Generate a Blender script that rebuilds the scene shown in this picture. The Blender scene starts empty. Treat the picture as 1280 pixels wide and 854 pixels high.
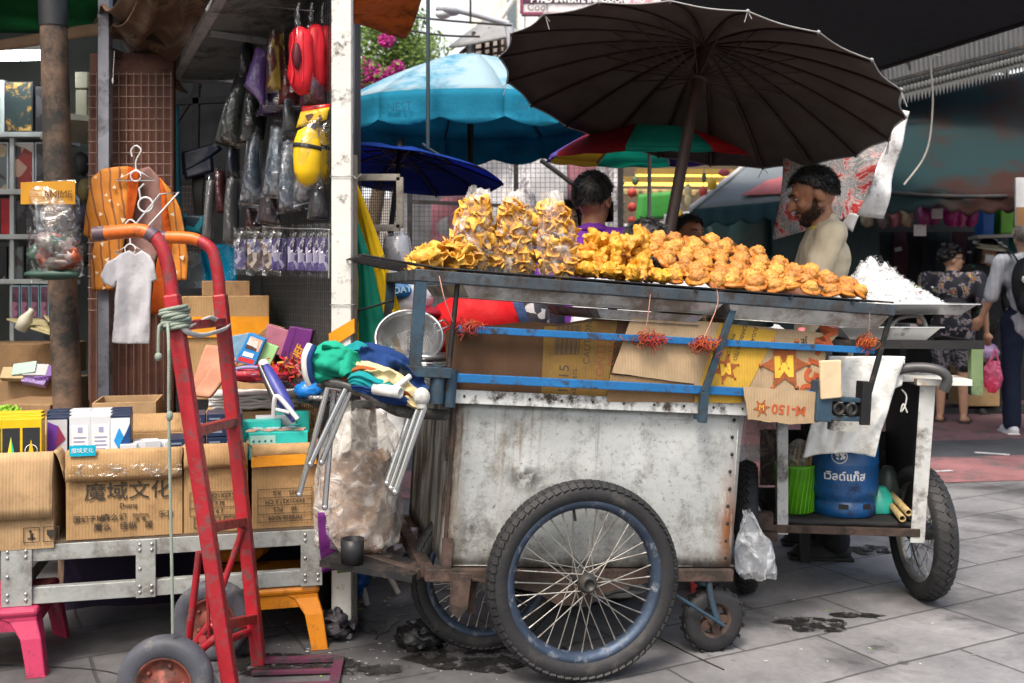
import bpy, bmesh, math, random
from mathutils import Vector as V, Matrix, noise
R = math.radians
rng = random.Random(7)
col = bpy.context.scene.collection
F, H, HY = 1244.0, 1.16, 362.0           # lens (in photo pixels), eye height, horizon row

def P(px, py, Y):                          # a point seen at that pixel, Y metres away
    return V(((px - 640) / F * Y, Y, H - (py - HY) / F * Y))
def G(px, py):                             # the ground point seen at that pixel
    return P(px, py, H * F / (py - HY))
class Fr:                                  # a local frame: u right, v away, w up
    def __init__(s, o, psi, tau=0):
        p, t = R(psi), R(tau)
        s.o = V((o[0], o[1], 0)); s.u = V((math.cos(p) * math.cos(t), math.sin(p) * math.cos(t), -math.sin(t)))
        s.v = V((-math.sin(p), math.cos(p), 0)); s.w = s.u.cross(s.v)
        s.M = Matrix.Translation(s.o) @ Matrix((s.u, s.v, s.w)).transposed().to_4x4()
    def pt(s, a, b, c): return s.o + s.u * a + s.v * b + s.w * c
    def hit(s, px, py, v=0):               # local point on the plane v seen at that pixel
        d = V(((px - 640) / F, 1, -(py - HY) / F)); c = V((0, 0, H))
        t = (s.o + s.v * v - c).dot(s.v) / d.dot(s.v); q = c + d * t - s.o
        return V((q.dot(s.u), v, q.dot(s.w)))

# ------------------------------------------------------------------ materials
MATS = {}
def _n(nt, typ, **kw):
    n = nt.nodes.new(typ)
    for k, x in kw.items():
        if k in n.inputs: n.inputs[k].default_value = x
        else: setattr(n, k, x)
    return n
def c4(c): return (c[0], c[1], c[2], 1)
def newmat(name):
    m = bpy.data.materials.new(name); m.use_nodes = True
    nt = m.node_tree; nt.nodes.clear()
    o = nt.nodes.new('ShaderNodeOutputMaterial'); b = nt.nodes.new('ShaderNodeBsdfPrincipled')
    nt.links.new(b.outputs[0], o.inputs[0]); MATS[name] = m
    return m, nt, b, o
def tc(nt, scale=(1, 1, 1), rot=(0, 0, 0)):
    t = _n(nt, 'ShaderNodeTexCoord'); mp = _n(nt, 'ShaderNodeMapping')
    mp.inputs['Scale'].default_value = scale; mp.inputs['Rotation'].default_value = rot
    nt.links.new(t.outputs['Object'], mp.inputs[0]); return mp.outputs[0]
def nz(nt, vec, scale, detail=5, rough=.6, dist=0):
    n = _n(nt, 'ShaderNodeTexNoise'); n.inputs['Scale'].default_value = scale; n.inputs['Detail'].default_value = detail
    n.inputs['Roughness'].default_value = rough; n.inputs['Distortion'].default_value = dist
    nt.links.new(vec, n.inputs['Vector']); return n.outputs['Fac']
def ramp(nt, fac, a, b, lo=0, hi=1):
    n = _n(nt, 'ShaderNodeMapRange'); n.inputs[1].default_value = a; n.inputs[2].default_value = b
    n.inputs[3].default_value = lo; n.inputs[4].default_value = hi; n.clamp = True
    nt.links.new(fac, n.inputs[0]); return n.outputs[0]
def mixc(nt, fac, a, b):
    n = _n(nt, 'ShaderNodeMix', data_type='RGBA')
    for s, x in ((0, fac), (6, a), (7, b)):
        if isinstance(x, (int, float)): n.inputs[s].default_value = x
        elif isinstance(x, tuple): n.inputs[s].default_value = c4(x)
        else: nt.links.new(x, n.inputs[s])
    return n.outputs[2]
def mth(nt, op, a, b=0.0, c=0.0):
    n = _n(nt, 'ShaderNodeMath', operation=op)
    for i, x in enumerate((a, b, c)):
        if isinstance(x, (int, float)): n.inputs[i].default_value = x
        else: nt.links.new(x, n.inputs[i])
    return n.outputs[0]
def bump(nt, b, h, strength=.3, dist=.01):
    n = _n(nt, 'ShaderNodeBump'); n.inputs['Strength'].default_value = strength; n.inputs['Distance'].default_value = dist
    nt.links.new(h, n.inputs['Height']); nt.links.new(n.outputs[0], b.inputs['Normal'])

def mat(name, c, rough=.6, metal=0, var=.18, vs=9, bmp=.15, bs=60, bd=.004, dirt=None, ds=7, da=.5, dsc=(1, 1, 1), spec=.4, trans=0, rnd=0):
    """painted / cloth / metal surface with tonal variation, grain and irregular dirt"""
    if name in MATS: return MATS[name]
    m, nt, b, o = newmat(name); vec = tc(nt)
    k = nz(nt, vec, vs)
    cc = mixc(nt, ramp(nt, k, .3, .7), tuple(x * (1 - var) for x in c), tuple(min(1, x * (1 + var)) for x in c))
    if rnd:                                # pieces differ in how brown they are
        oi = _n(nt, 'ShaderNodeObjectInfo'); cc = mixc(nt, ramp(nt, oi.outputs['Random'], 0, 1, 0, rnd), cc, (c[0] * .55, c[1] * .38, c[2] * .5))
    rr = rough
    if dirt:
        d = ramp(nt, nz(nt, tc(nt, dsc), ds, 8, .72), .665 - .42 * da, .80 - .42 * da)
        cc = mixc(nt, d, cc, dirt); 
        mr = mth(nt, 'MULTIPLY_ADD', d, max(0, .85 - rough), rough); nt.links.new(mr, b.inputs['Roughness'])
        if metal: nt.links.new(mth(nt, 'MULTIPLY_ADD', d, -metal, metal), b.inputs['Metallic'])
    else: b.inputs['Roughness'].default_value = rr
    nt.links.new(cc, b.inputs['Base Color'])
    if not (dirt and metal): b.inputs['Metallic'].default_value = metal
    b.inputs['Specular IOR Level'].default_value = spec
    if bmp: bump(nt, b, nz(nt, vec, bs, 4), bmp, bd)
    if trans:
        t = _n(nt, 'ShaderNodeBsdfTranslucent'); nt.links.new(cc, t.inputs[0])
        mx = _n(nt, 'ShaderNodeMixShader'); mx.inputs[0].default_value = trans
        nt.links.new(b.outputs[0], mx.inputs[1]); nt.links.new(t.outputs[0], mx.inputs[2]); nt.links.new(mx.outputs[0], o.inputs[0])
    return m
def cloth(name, c, **k):
    k = dict(dict(rough=.85, var=.12, bmp=.55, bs=9, bd=.02, spec=.2, trans=.12), **k); return mat(name, c, **k)
def film(name, tint=(1, 1, 1), opac=.12, bs=30, rough=.1, bstr=.8):
    """thin clear plastic: mostly see-through, crinkled highlights"""
    if name in MATS: return MATS[name]
    m, nt, b, o = newmat(name); vec = tc(nt)
    t = _n(nt, 'ShaderNodeBsdfTransparent'); t.inputs[0].default_value = c4(tint)
    b.inputs['Base Color'].default_value = c4(tint); b.inputs['Roughness'].default_value = rough; b.inputs['Specular IOR Level'].default_value = .9
    h = nz(nt, vec, bs, 3, .5, 1.2); bump(nt, b, h, bstr, .02)
    lw = _n(nt, 'ShaderNodeLayerWeight'); lw.inputs[0].default_value = .35
    f = mth(nt, 'ADD', mth(nt, 'MULTIPLY', lw.outputs['Facing'], .30), ramp(nt, h, .50, .78, opac * .15 if opac < .41 else opac * .3, opac * 1.6))
    if opac < .4:
        nn = b.inputs['Normal'].links[0].from_socket; b = _n(nt, 'ShaderNodeBsdfGlossy'); b.inputs[0].default_value = (.9, .9, .9, 1); b.inputs['Roughness'].default_value = rough; nt.links.new(nn, b.inputs['Normal'])
    mx = _n(nt, 'ShaderNodeMixShader'); nt.links.new(f, mx.inputs[0]); nt.links.new(t.outputs[0], mx.inputs[1]); nt.links.new(b.outputs[0], mx.inputs[2])
    nt.links.new(mx.outputs[0], o.inputs[0]); return m
def glow(name, c, s):
    if name in MATS: return MATS[name]
    m, nt, b, o = newmat(name); e = _n(nt, 'ShaderNodeEmission'); e.inputs[0].default_value = c4(c); e.inputs[1].default_value = s
    nt.links.new(e.outputs[0], o.inputs[0]); return m
def cardboard(name, c, dark=(.10, .06, .03), da=.25):
    if name in MATS: return MATS[name]
    m, nt, b, o = newmat(name); vec = tc(nt)
    w = _n(nt, 'ShaderNodeTexWave', wave_type='BANDS', bands_direction='X'); w.inputs['Scale'].default_value = 34; w.inputs['Distortion'].default_value = .6; w.inputs['Detail'].default_value = 2
    nt.links.new(vec, w.inputs[0])
    k = nz(nt, vec, 7, 6)
    cc = mixc(nt, ramp(nt, k, .3, .72), tuple(x * .66 for x in c), tuple(x * 1.12 for x in c))
    cc = mixc(nt, mth(nt, 'MULTIPLY', w.outputs['Fac'], .16), cc, tuple(x * .6 for x in c))
    d = ramp(nt, nz(nt, vec, 5, 8, .75), .66 - .42 * da, .84 - .42 * da, 0, .75); cc = mixc(nt, d, cc, dark)
    nt.links.new(cc, b.inputs['Base Color']); b.inputs['Roughness'].default_value = .8; b.inputs['Specular IOR Level'].default_value = .25
    bump(nt, b, mth(nt, 'ADD', mth(nt, 'MULTIPLY', w.outputs['Fac'], .4), nz(nt, vec, 22, 4)), .35, .004); return m
def stripes(name, cols, scale, axis='Z', rough=.8, noisev=.15, rot=(0, 0, 0), trans=.1, dist=0):
    """cloth or print in repeating bands"""
    if name in MATS: return MATS[name]
    m, nt, b, o = newmat(name); vec = tc(nt, (1, 1, 1), rot)
    s = _n(nt, 'ShaderNodeSeparateXYZ'); nt.links.new(vec, s.inputs[0])
    v = s.outputs['XYZ'.index(axis)]
    if dist: v = mth(nt, 'ADD', v, mth(nt, 'MULTIPLY', nz(nt, vec, 5, 2), dist))
    fr = mth(nt, 'FRACT', mth(nt, 'MULTIPLY', v, scale))
    r = _n(nt, 'ShaderNodeValToRGB'); r.color_ramp.interpolation = 'CONSTANT'; el = r.color_ramp.elements
    while len(el) < len(cols): el.new(.5)
    for i, (p, c) in enumerate(cols): el[i].position = p; el[i].color = c4(c)
    nt.links.new(fr, r.inputs[0])
    cc = mixc(nt, ramp(nt, nz(nt, vec, 8), .3, .7, 0, noisev * 2), r.outputs[0], (.08, .07, .07))
    nt.links.new(cc, b.inputs['Base Color']); b.inputs['Roughness'].default_value = rough; bump(nt, b, nz(nt, vec, 14, 4), .4, .012); return m
def patches(name, cols, scale, rough=.6, bmp=.3, smooth=False, kind='VORONOI', spec=.4, trans=0, det=4, dr=.65, dist=.5):
    """irregular printed patches (packaging art, camouflage, floral cloth)"""
    if name in MATS: return MATS[name]
    m, nt, b, o = newmat(name); vec = tc(nt)
    if kind == 'VORONOI':
        t = _n(nt, 'ShaderNodeTexVoronoi'); t.inputs['Scale'].default_value = scale; nt.links.new(vec, t.inputs['Vector'])
        s = _n(nt, 'ShaderNodeSeparateColor'); nt.links.new(t.outputs['Color'], s.inputs[0]); v = s.outputs[0]
    else: v = ramp(nt, nz(nt, vec, scale, det, dr, dist), .3, .7)
    r = _n(nt, 'ShaderNodeValToRGB'); r.color_ramp.interpolation = 'LINEAR' if smooth else 'CONSTANT'; el = r.color_ramp.elements
    while len(el) < len(cols): el.new(.5)
    for i, (p, c) in enumerate(cols): el[i].position = p; el[i].color = c4(c)
    nt.links.new(v, r.inputs[0]); nt.links.new(r.outputs[0], b.inputs['Base Color'])
    b.inputs['Roughness'].default_value = rough; b.inputs['Specular IOR Level'].default_value = spec
    bump(nt, b, nz(nt, vec, scale * 1.5, 4), bmp, .008)
    return m

# ------------------------------------------------------------------ mesh building
class MB:
    def __init__(s): s.v = []; s.f = []; s.m = []; s.s = []
    def add(s, vs, fs, m=0, sm=False):
        o = len(s.v); s.v += [V(x) for x in vs]
        for f in fs: s.f.append([i + o for i in f]); s.m.append(m); s.s.append(sm)
        return s
    def box(s, c, d, M=None, m=0, taper=1.0):
        c = V(c); hx, hy, hz = d[0] / 2, d[1] / 2, d[2] / 2
        vs = []
        for z in (-1, 1):
            k = taper if z < 0 else 1
            vs += [V((-hx * k, -hy * k, z * hz)), V((hx * k, -hy * k, z * hz)), V((hx * k, hy * k, z * hz)), V((-hx * k, hy * k, z * hz))]
        if M: vs = [M @ x for x in vs]
        return s.add([x + c for x in vs], [(3, 2, 1, 0), (4, 5, 6, 7), (0, 1, 5, 4), (1, 2, 6, 5), (2, 3, 7, 6), (3, 0, 4, 7)], m)
    def span(s, a, b, m=0):                # box between two corners
        a, b = V(a), V(b); return s.box((a + b) / 2, [abs(x) for x in (b - a)], None, m)
    def beam(s, a, b, w, h, up=(0, 0, 1), m=0):
        a, b = V(a), V(b); d = (b - a); L = d.length; d = d / L; up = V(up)
        x = d.cross(up)
        if x.length < 1e-4: x = d.cross(V((0, 1, 0)))
        x.normalize(); z = x.cross(d)
        return s.box((a + b) / 2, (w, L, h), Matrix((x, d, z)).transposed(), m)
    def tube(s, pts, r, n=8, m=0, closed=False, cap=True, flat=1.0):
        pts = [V(p) for p in pts]; N = len(pts); rs = r if isinstance(r, (list, tuple)) else [r] * N
        tang = []
        for i in range(N):
            a = pts[(i - 1) % N] if closed or i else pts[0]; b = pts[(i + 1) % N] if closed or i < N - 1 else pts[-1]
            t = b - a; tang.append(t.normalized() if t.length > 1e-9 else V((0, 0, 1)))
        x = tang[0].orthogonal().normalized(); vs = []
        for i in range(N):
            x = x - tang[i] * x.dot(tang[i])
            x = x.normalized() if x.length > 1e-6 else tang[i].orthogonal().normalized()
            y = tang[i].cross(x)
            for k in range(n):
                a = 2 * math.pi * k / n; vs.append(pts[i] + (x * math.cos(a) + y * math.sin(a) * flat) * rs[i])
        fs = []
        for i in range(N if closed else N - 1):
            j = (i + 1) % N
            for k in range(n): k2 = (k + 1) % n; fs.append((i * n + k, i * n + k2, j * n + k2, j * n + k))
        s.add(vs, fs, m, True)
        if cap and not closed:
            s.add(vs[:n], [tuple(range(n - 1, -1, -1))], m); s.add(vs[-n:], [tuple(range(n))], m)
        return s
    def cyl(s, a, b, r0, r1=None, n=16, m=0): return s.tube([a, b], [r0, r0 if r1 is None else r1], n, m)
    def lathe(s, prof, M=None, n=24, m=0, sm=True, a0=0, a1=2 * math.pi):
        full = abs(a1 - a0 - 2 * math.pi) < 1e-6; k = n if full else n + 1; vs = []
        for r, z in prof:
            for i in range(k):
                a = a0 + (a1 - a0) * i / n; p = V((r * math.cos(a), r * math.sin(a), z)); vs.append(M @ p if M else p)
        fs = []
        for j in range(len(prof) - 1):
            for i in range(n): i2 = (i + 1) % k; fs.append((j * k + i, j * k + i2, (j + 1) * k + i2, (j + 1) * k + i))
        return s.add(vs, fs, m, sm)
    def sheet(s, fn, nu, nv, m=0, sm=True):   # fn(a, b) with a, b in 0..1
        vs = [fn(i / nu, j / nv) for j in range(nv + 1) for i in range(nu + 1)]
        fs = [(j * (nu + 1) + i, j * (nu + 1) + i + 1, (j + 1) * (nu + 1) + i + 1, (j + 1) * (nu + 1) + i) for j in range(nv) for i in range(nu)]
        return s.add(vs, fs, m, sm)
    def quad(s, a, b, c, d, nu=8, nv=8, amp=0, fq=3, seed=0, m=0):   # a-b top, d-c bottom, rumpled
        a, b, c, d = V(a), V(b), V(c), V(d); nrm = (b - a).cross(d - a).normalized()
        def fn(x, y):
            p = a.lerp(b, x).lerp(d.lerp(c, x), y)
            return p + nrm * amp * noise.noise(p * fq + V((seed, seed * 2, 0))) if amp else p
        return s.sheet(fn, nu, nv, m)
    def prism(s, pts, M, d, m=0):              # polygon in xy, extruded by d along z, placed by M
        n = len(pts); vs = [M @ V((p[0], p[1], 0)) for p in pts] + [M @ V((p[0], p[1], d)) for p in pts]
        return s.add(vs, [tuple(range(n - 1, -1, -1)), tuple(range(n, 2 * n))] + [(i, (i + 1) % n, n + (i + 1) % n, n + i) for i in range(n)], m)
    def ell(s, c, r, M=None, n=12, m=0, amp=0, fq=3, seed=0, zmin=-1):
        c = V(c); r = r if isinstance(r, (tuple, list)) else (r, r, r); nv = max(6, n * 2 // 3); vs = []; fs = []
        for j in range(nv + 1):
            t = math.pi * j / nv
            for i in range(n):
                a = 2 * math.pi * i / n; p = V((math.sin(t) * math.cos(a), math.sin(t) * math.sin(a), max(zmin, math.cos(t))))
                k = 1 + (amp * noise.noise(p * fq + V((seed * 3.1, seed * 1.7, seed))) if amp else 0)
                p = V((p.x * r[0], p.y * r[1], p.z * r[2])) * k
                vs.append((M @ p if M else p) + c)
        for j in range(nv):
            for i in range(n): i2 = (i + 1) % n; fs.append((j * n + i, (j + 1) * n + i, (j + 1) * n + i2, j * n + i2))
        return s.add(vs, fs, m, True)
    def jitter(s, amp, fq=4, seed=0):
        for i, p in enumerate(s.v): s.v[i] = p + noise.noise_vector(p * fq + V((seed, 0, seed * 2))) * amp
        return s
    def crumple(s, a=.012, f=14, seed=0):      # creased like thin plastic
        for i, p in enumerate(s.v):
            d = noise.noise_vector(p * f + V((seed, 3, seed))); e = noise.noise_vector(p * f * 2.3 + V((5, seed, 1))); s.v[i] = p + V([(.5 - abs(x)) * (1 if y > 0 else -1) for x, y in zip(d, e)]) * a + e * a * .5
        s.s = [False] * len(s.s) if a > .02 else s.s; return s
    def map(s, fn): s.v = [fn(p) for p in s.v]; return s
    def build(s, name, mats, parent=None, world=True, bevel=0, solid=0, sub=0, base=True):
        mats = mats if isinstance(mats, (list, tuple)) else [mats]
        vs = s.v; wm = Matrix()
        if parent is not None:
            wm = WM.get(parent.name, Matrix())
            if world: inv = wm.inverted(); vs = [inv @ p for p in vs]
            loc = V()
        else:
            loc = V()
            if base and vs:
                xs = [p.x for p in vs]; ys = [p.y for p in vs]
                loc = V(((min(xs) + max(xs)) / 2, (min(ys) + max(ys)) / 2, min(p.z for p in vs))); vs = [p - loc for p in vs]
        me = bpy.data.meshes.new(name); me.from_pydata([tuple(p) for p in vs], [], s.f); 
        for mm in mats: me.materials.append(mm)
        me.polygons.foreach_set('material_index', s.m); me.polygons.foreach_set('use_smooth', s.s); me.update()
        o = bpy.data.objects.new(name, me); col.objects.link(o); o.location = loc
        if parent is not None: o.parent = parent
        WM[o.name] = wm if parent is not None else Matrix.Translation(loc)
        if bevel:
            md = o.modifiers.new('bevel', 'BEVEL'); md.width = bevel; md.segments = 2; md.limit_method = 'ANGLE'; md.angle_limit = R(50)
        if solid:
            md = o.modifiers.new('solid', 'SOLIDIFY'); md.thickness = solid; md.offset = 0
        if sub:
            md = o.modifiers.new('sub', 'SUBSURF'); md.levels = sub; md.render_levels = sub
        return o
WM = {}
def tag(o, label=None, cat=None, group=None, kind=None):
    if label and label != 'x' and not 4 <= len(label.split()) <= 16: print('LABEL', len(label.split()), label)
    if label: o['label'] = label
    if cat: o['category'] = cat
    if group: o['group'] = group
    if kind: o['kind'] = kind
    return o
def thing(name, label, cat, M=None, group=None):
    o = bpy.data.objects.new(name, None); col.objects.link(o); o.empty_display_size = .1
    M = M if isinstance(M, Matrix) else Matrix.Translation(V(M or (0, 0, 0)))
    o.matrix_world = M; WM[o.name] = M; return tag(o, label, cat, group)
KIDS = {}
def dup(root, M, label=None):
    kids = {}
    for x in bpy.data.objects:
        if x.parent: kids.setdefault(x.parent.name, []).append(x)
    def cp(o, par):
        c = o.copy(); col.objects.link(c)
        if par: c.parent = par
        for k in kids.get(o.name, []): cp(k, c)
        return c
    c = cp(root, None); c.matrix_world = M; WM[c.name] = M
    if label: tag(c, label)
    return c
def single(mb, name, mats, label, cat, group=None, **k): return tag(mb.build(name, mats, **k), label, cat, group)
def arc(c, r, a0, a1, n, ax=V((1, 0, 0)), ay=V((0, 0, 1))):
    return [V(c) + ax * (r * math.cos(a0 + (a1 - a0) * i / n)) + ay * (r * math.sin(a0 + (a1 - a0) * i / n)) for i in range(n + 1)]
def smooth_path(pts, k=6):                 # Catmull-Rom through the points
    pts = [V(p) for p in pts]; out = []
    q = [pts[0]] + pts + [pts[-1]]
    for i in range(1, len(q) - 2):
        a, b, c, d = q[i - 1], q[i], q[i + 1], q[i + 2]
        for t in range(k):
            t /= k; out.append(.5 * ((2 * b) + (c - a) * t + (2 * a - 5 * b + 4 * c - d) * t * t + (3 * b - a - 3 * c + d) * t ** 3))
    out.append(pts[-1]); return out
def basis(o, x, y):                        # matrix with x, y directions and z = x cross y
    x = V(x).normalized(); y = V(y); y = (y - x * y.dot(x)).normalized(); z = x.cross(y)
    return Matrix.Translation(V(o)) @ Matrix((x, y, z)).transposed().to_4x4()
def frombasis(name, body, size, M, m, parent, world=True, align='CENTER', ext=.0006, sx=1, bold=0):
    cu = bpy.data.curves.new(name, 'FONT'); cu.body = body; cu.size = size; cu.align_x = align; cu.align_y = 'CENTER'; cu.extrude = ext; cu.offset = bold
    cu.resolution_u = 3
    t = bpy.data.objects.new(name, cu); col.objects.link(t); bpy.context.view_layer.update()
    me = bpy.data.meshes.new_from_object(t.evaluated_get(bpy.context.evaluated_depsgraph_get()))
    bpy.data.objects.remove(t); bpy.data.curves.remove(cu)
    mb = MB(); S = Matrix.Diagonal((sx, 1, 1, 1))
    mb.add([M @ (S @ x.co) for x in me.vertices], [tuple(p.vertices) for p in me.polygons]); bpy.data.meshes.remove(me)
    return mb
def text(name, body, size, M, m, parent=None, world=True, **k):
    return frombasis(name, body, size, M, m, parent, world, **k).build(name, m, parent, world)
def blob(prims, voxel=.01, smooth=4, name='blob'):
    """one continuous skin over ellipsoids ('s', c, r[, M]) and tapered capsules ('c', a, b, ra, rb)"""
    mb = MB()
    for p in prims:
        if p[0] == 's': mb.ell(p[1], p[2], p[3] if len(p) > 3 else None, 16)
        else:
            a, b, ra, rb = V(p[1]), V(p[2]), p[3], p[4]; L = (b - a).length; n = 6
            pts = []; rs = []; d = (b - a) / max(L, 1e-6)
            for i in range(4): t = i / 4 * math.pi / 2; pts.append(a - d * ra * math.cos(t)); rs.append(max(ra * math.sin(t), 1e-4))
            for i in range(n + 1): pts.append(a.lerp(b, i / n)); rs.append(ra + (rb - ra) * i / n)
            for i in range(1, 5): t = i / 4 * math.pi / 2; pts.append(b + d * rb * math.sin(t)); rs.append(max(rb * math.cos(t), 1e-4))
            mb.tube(pts, rs, 14)
    me = bpy.data.meshes.new(name); me.from_pydata([tuple(x) for x in mb.v], [], mb.f)
    o = bpy.data.objects.new(name, me); col.objects.link(o)
    md = o.modifiers.new('r', 'REMESH'); md.mode = 'VOXEL'; md.voxel_size = voxel
    if smooth: sd = o.modifiers.new('s', 'SMOOTH'); sd.factor = .5; sd.iterations = smooth
    bpy.context.view_layer.update()
    e = bpy.data.meshes.new_from_object(o.evaluated_get(bpy.context.evaluated_depsgraph_get()))
    r = MB(); r.add([x.co for x in e.vertices], [tuple(p.vertices) for p in e.polygons], 0, True)
    bpy.data.objects.remove(o); bpy.data.meshes.remove(me); bpy.data.meshes.remove(e); return r
BLACK = mat('ink', (.02, .02, .02), .7, bmp=0)
# ------------------------------------------------------------------ ground
def pave_mat():
    m, nt, b, o = newmat('paving'); vec = tc(nt, (1, 1, 1), (0, 0, R(-28)))
    br = _n(nt, 'ShaderNodeTexBrick'); br.offset = .5
    for k, x in (('Scale', 1.0), ('Mortar Size', .006), ('Mortar Smooth', .3), ('Bias', -.1), ('Brick Width', .62), ('Row Height', .31)): br.inputs[k].default_value = x
    br.inputs['Color1'].default_value = (.80, .80, .80, 1); br.inputs['Color2'].default_value = (1, 1, 1, 1); br.inputs['Mortar'].default_value = (.27, .26, .26, 1)
    wob = _n(nt, 'ShaderNodeVectorMath', operation='ADD'); nn = _n(nt, 'ShaderNodeTexNoise'); nn.inputs['Scale'].default_value = 3.0
    nt.links.new(vec, nn.inputs['Vector']); sc = _n(nt, 'ShaderNodeVectorMath', operation='SCALE'); sc.inputs['Scale'].default_value = .02
    nt.links.new(nn.outputs['Color'], sc.inputs[0]); nt.links.new(vec, wob.inputs[0]); nt.links.new(sc.outputs[0], wob.inputs[1]); nt.links.new(wob.outputs[0], br.inputs['Vector'])
    base = mixc(nt, ramp(nt, nz(nt, vec, 1.6, 8, .7), .32, .68), (.14, .14, .148), (.345, .34, .35))
    base = mixc(nt, ramp(nt, nz(nt, vec, 38, 6, .7), .35, .7, 0, .35), base, (.10, .10, .105))
    mul = _n(nt, 'ShaderNodeMix', data_type='RGBA', blend_type='MULTIPLY'); mul.inputs[0].default_value = .85
    nt.links.new(base, mul.inputs[6]); nt.links.new(br.outputs['Color'], mul.inputs[7])
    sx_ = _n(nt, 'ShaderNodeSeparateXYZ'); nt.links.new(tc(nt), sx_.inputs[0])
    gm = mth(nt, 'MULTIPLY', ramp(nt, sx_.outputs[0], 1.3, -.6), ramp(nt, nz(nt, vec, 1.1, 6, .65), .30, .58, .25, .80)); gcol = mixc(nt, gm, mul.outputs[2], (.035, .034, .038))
    # oil and food stains, then pale scuffs
    st = ramp(nt, nz(nt, vec, 1.5, 8, .66, .6), .50, .64, 0, .75); cc = mixc(nt, st, gcol, (.05, .048, .05))
    st2 = ramp(nt, nz(nt, vec, 4.5, 8, .7), .61, .70, 0, .85); cc = mixc(nt, st2, cc, (.03, .028, .028))
    wh = ramp(nt, nz(nt, tc(nt, (1, 3, 1), (0, 0, R(40))), 9, 6, .75), .66, .76, 0, .55); cc = mixc(nt, wh, cc, (.55, .55, .56))
    vo = _n(nt, 'ShaderNodeTexVoronoi'); vo.inputs['Scale'].default_value = 5.5; nt.links.new(wob.outputs[0], vo.inputs['Vector']); cc = mixc(nt, mth(nt, 'MULTIPLY', ramp(nt, vo.outputs['Distance'], .11, .085, 0, .7), ramp(nt, nz(nt, vec, 2.2, 2), .5, .56)), cc, (.05, .048, .05))   # trodden gum
    nt.links.new(cc, b.inputs['Base Color']); nt.links.new(ramp(nt, st, 0, .8, .62, .38), b.inputs['Roughness'])
    h = mth(nt, 'ADD', mth(nt, 'MULTIPLY', br.outputs['Fac'], -1.2), mth(nt, 'MULTIPLY', nz(nt, vec, 60, 4), .35)); bump(nt, b, h, .6, .006); return m
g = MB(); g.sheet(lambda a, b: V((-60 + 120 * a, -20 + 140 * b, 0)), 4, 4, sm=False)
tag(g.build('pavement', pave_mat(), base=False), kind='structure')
pink = mat('pink_concrete', (.27, .12, .125), .75, var=.3, vs=2.5, bmp=.5, bs=45, dirt=(.10, .09, .09), ds=3, da=.42)
asph = mat('asphalt', (.06, .063, .07), .8, var=.3, vs=3, bmp=.6, bs=120)
def strip(name, y0, y1, m, z):
    f = Fr((0, y0), 8); g = MB()
    g.quad(f.pt(-14, y1 - y0, z), f.pt(16, y1 - y0, z), f.pt(16, 0, z), f.pt(-14, 0, z), 4, 2); return tag(g.build(name, m, base=False), kind='structure')
strip('pink_road_band', 5.6, 6.45, pink, .004)
strip('asphalt_lane', 6.45, 7.15, asph, .004)
strip('pink_walkway', 7.15, 12.0, mat('pink_walk', (.16, .085, .095), .75, var=.3, vs=3, bmp=.5, bs=50, dirt=(.07, .06, .06), ds=3, da=.42), .004)
lm = MB()
for a, b2, w in (((1218, 567), (1262, 570), .05), ((1170, 591), (1190, 590), .03)):
    p, q = G(*a), G(*b2); p.z = q.z = .009; lm.beam(p, q, w, .001)
tag(lm.build('road_marking', mat('road_paint', (.62, .62, .64), .6, dirt=(.2, .2, .2), da=.4, ds=20), base=False), kind='structure')
# small litter on the paving: too many crumbs to count
lt = MB(); r2 = random.Random(3)
for i in range(210):
    px, py = r2.uniform(330, 640), r2.uniform(715, 850)
    if r2.random() < .12: px, py = r2.uniform(860, 1270), r2.uniform(700, 850)
    p = G(px, py); s = r2.uniform(.0015, .005) * (1.8 if py < 770 and px < 640 else 1)
    lt.ell(p + V((0, 0, s * .4)), (s * r2.uniform(.6, 2.4), s * r2.uniform(.5, 1.3), s * .35), None, 6, 0 if r2.random() < .55 else (1 if r2.random() < .7 else 2))
tag(lt.build('litter_crumbs', [mat('crumb_white', (.42, .42, .41)), mat('crumb_grey', (.22, .21, .2)), mat('crumb_green', (.25, .4, .08))]), 'scattered crumbs and scraps on the grey paving', 'litter', kind='stuff')
cr = MB()
for pts in ([(400, 725), (440, 765), (470, 790), (470, 800)], [(330, 798), (380, 791), (470, 790)], [(800, 785), (850, 812), (905, 838)], [(0, 832), (120, 838), (170, 852)]):
    q = [G(*p) for p in pts]; q = smooth_path(q, 5)
    for a, b2 in zip(q, q[1:]):
        a.z = b2.z = .0015; cr.beam(a, b2, .003 + .007 * abs(noise.noise(a * 30)), .003)
tag(cr.build('pavement_crack', mat('crack_dirt', (.02, .02, .02), .9), base=False), kind='structure')
wet = MB()
for (px, py, rx, ry) in ((425, 748, .10, .05), (468, 778, .08, .06), (430, 775, .06, .03), (1015, 780, .13, .05), (1085, 688, .10, .05), (1070, 770, .1, .02), (350, 830, .2, .05), (600, 820, .25, .08), (470, 838, .10, .03)):
    c = G(px, py); c.z = .003; pts = []
    for i in range(28):
        a = i / 28 * 2 * math.pi; k = 1 + .55 * noise.noise(V((math.cos(a) * 1.6 + px, math.sin(a) * 1.6, py * .1)))
        pts.append((rx * k * math.cos(a), ry * k * math.sin(a) * 1.6))
    wet.prism(pts, Matrix.Translation(c), .001)
pm, pnt, pb, po_ = newmat('puddle'); pv = tc(pnt); pb.inputs['Base Color'].default_value = (.025, .024, .024, 1); pb.inputs['Roughness'].default_value = .3
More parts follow.
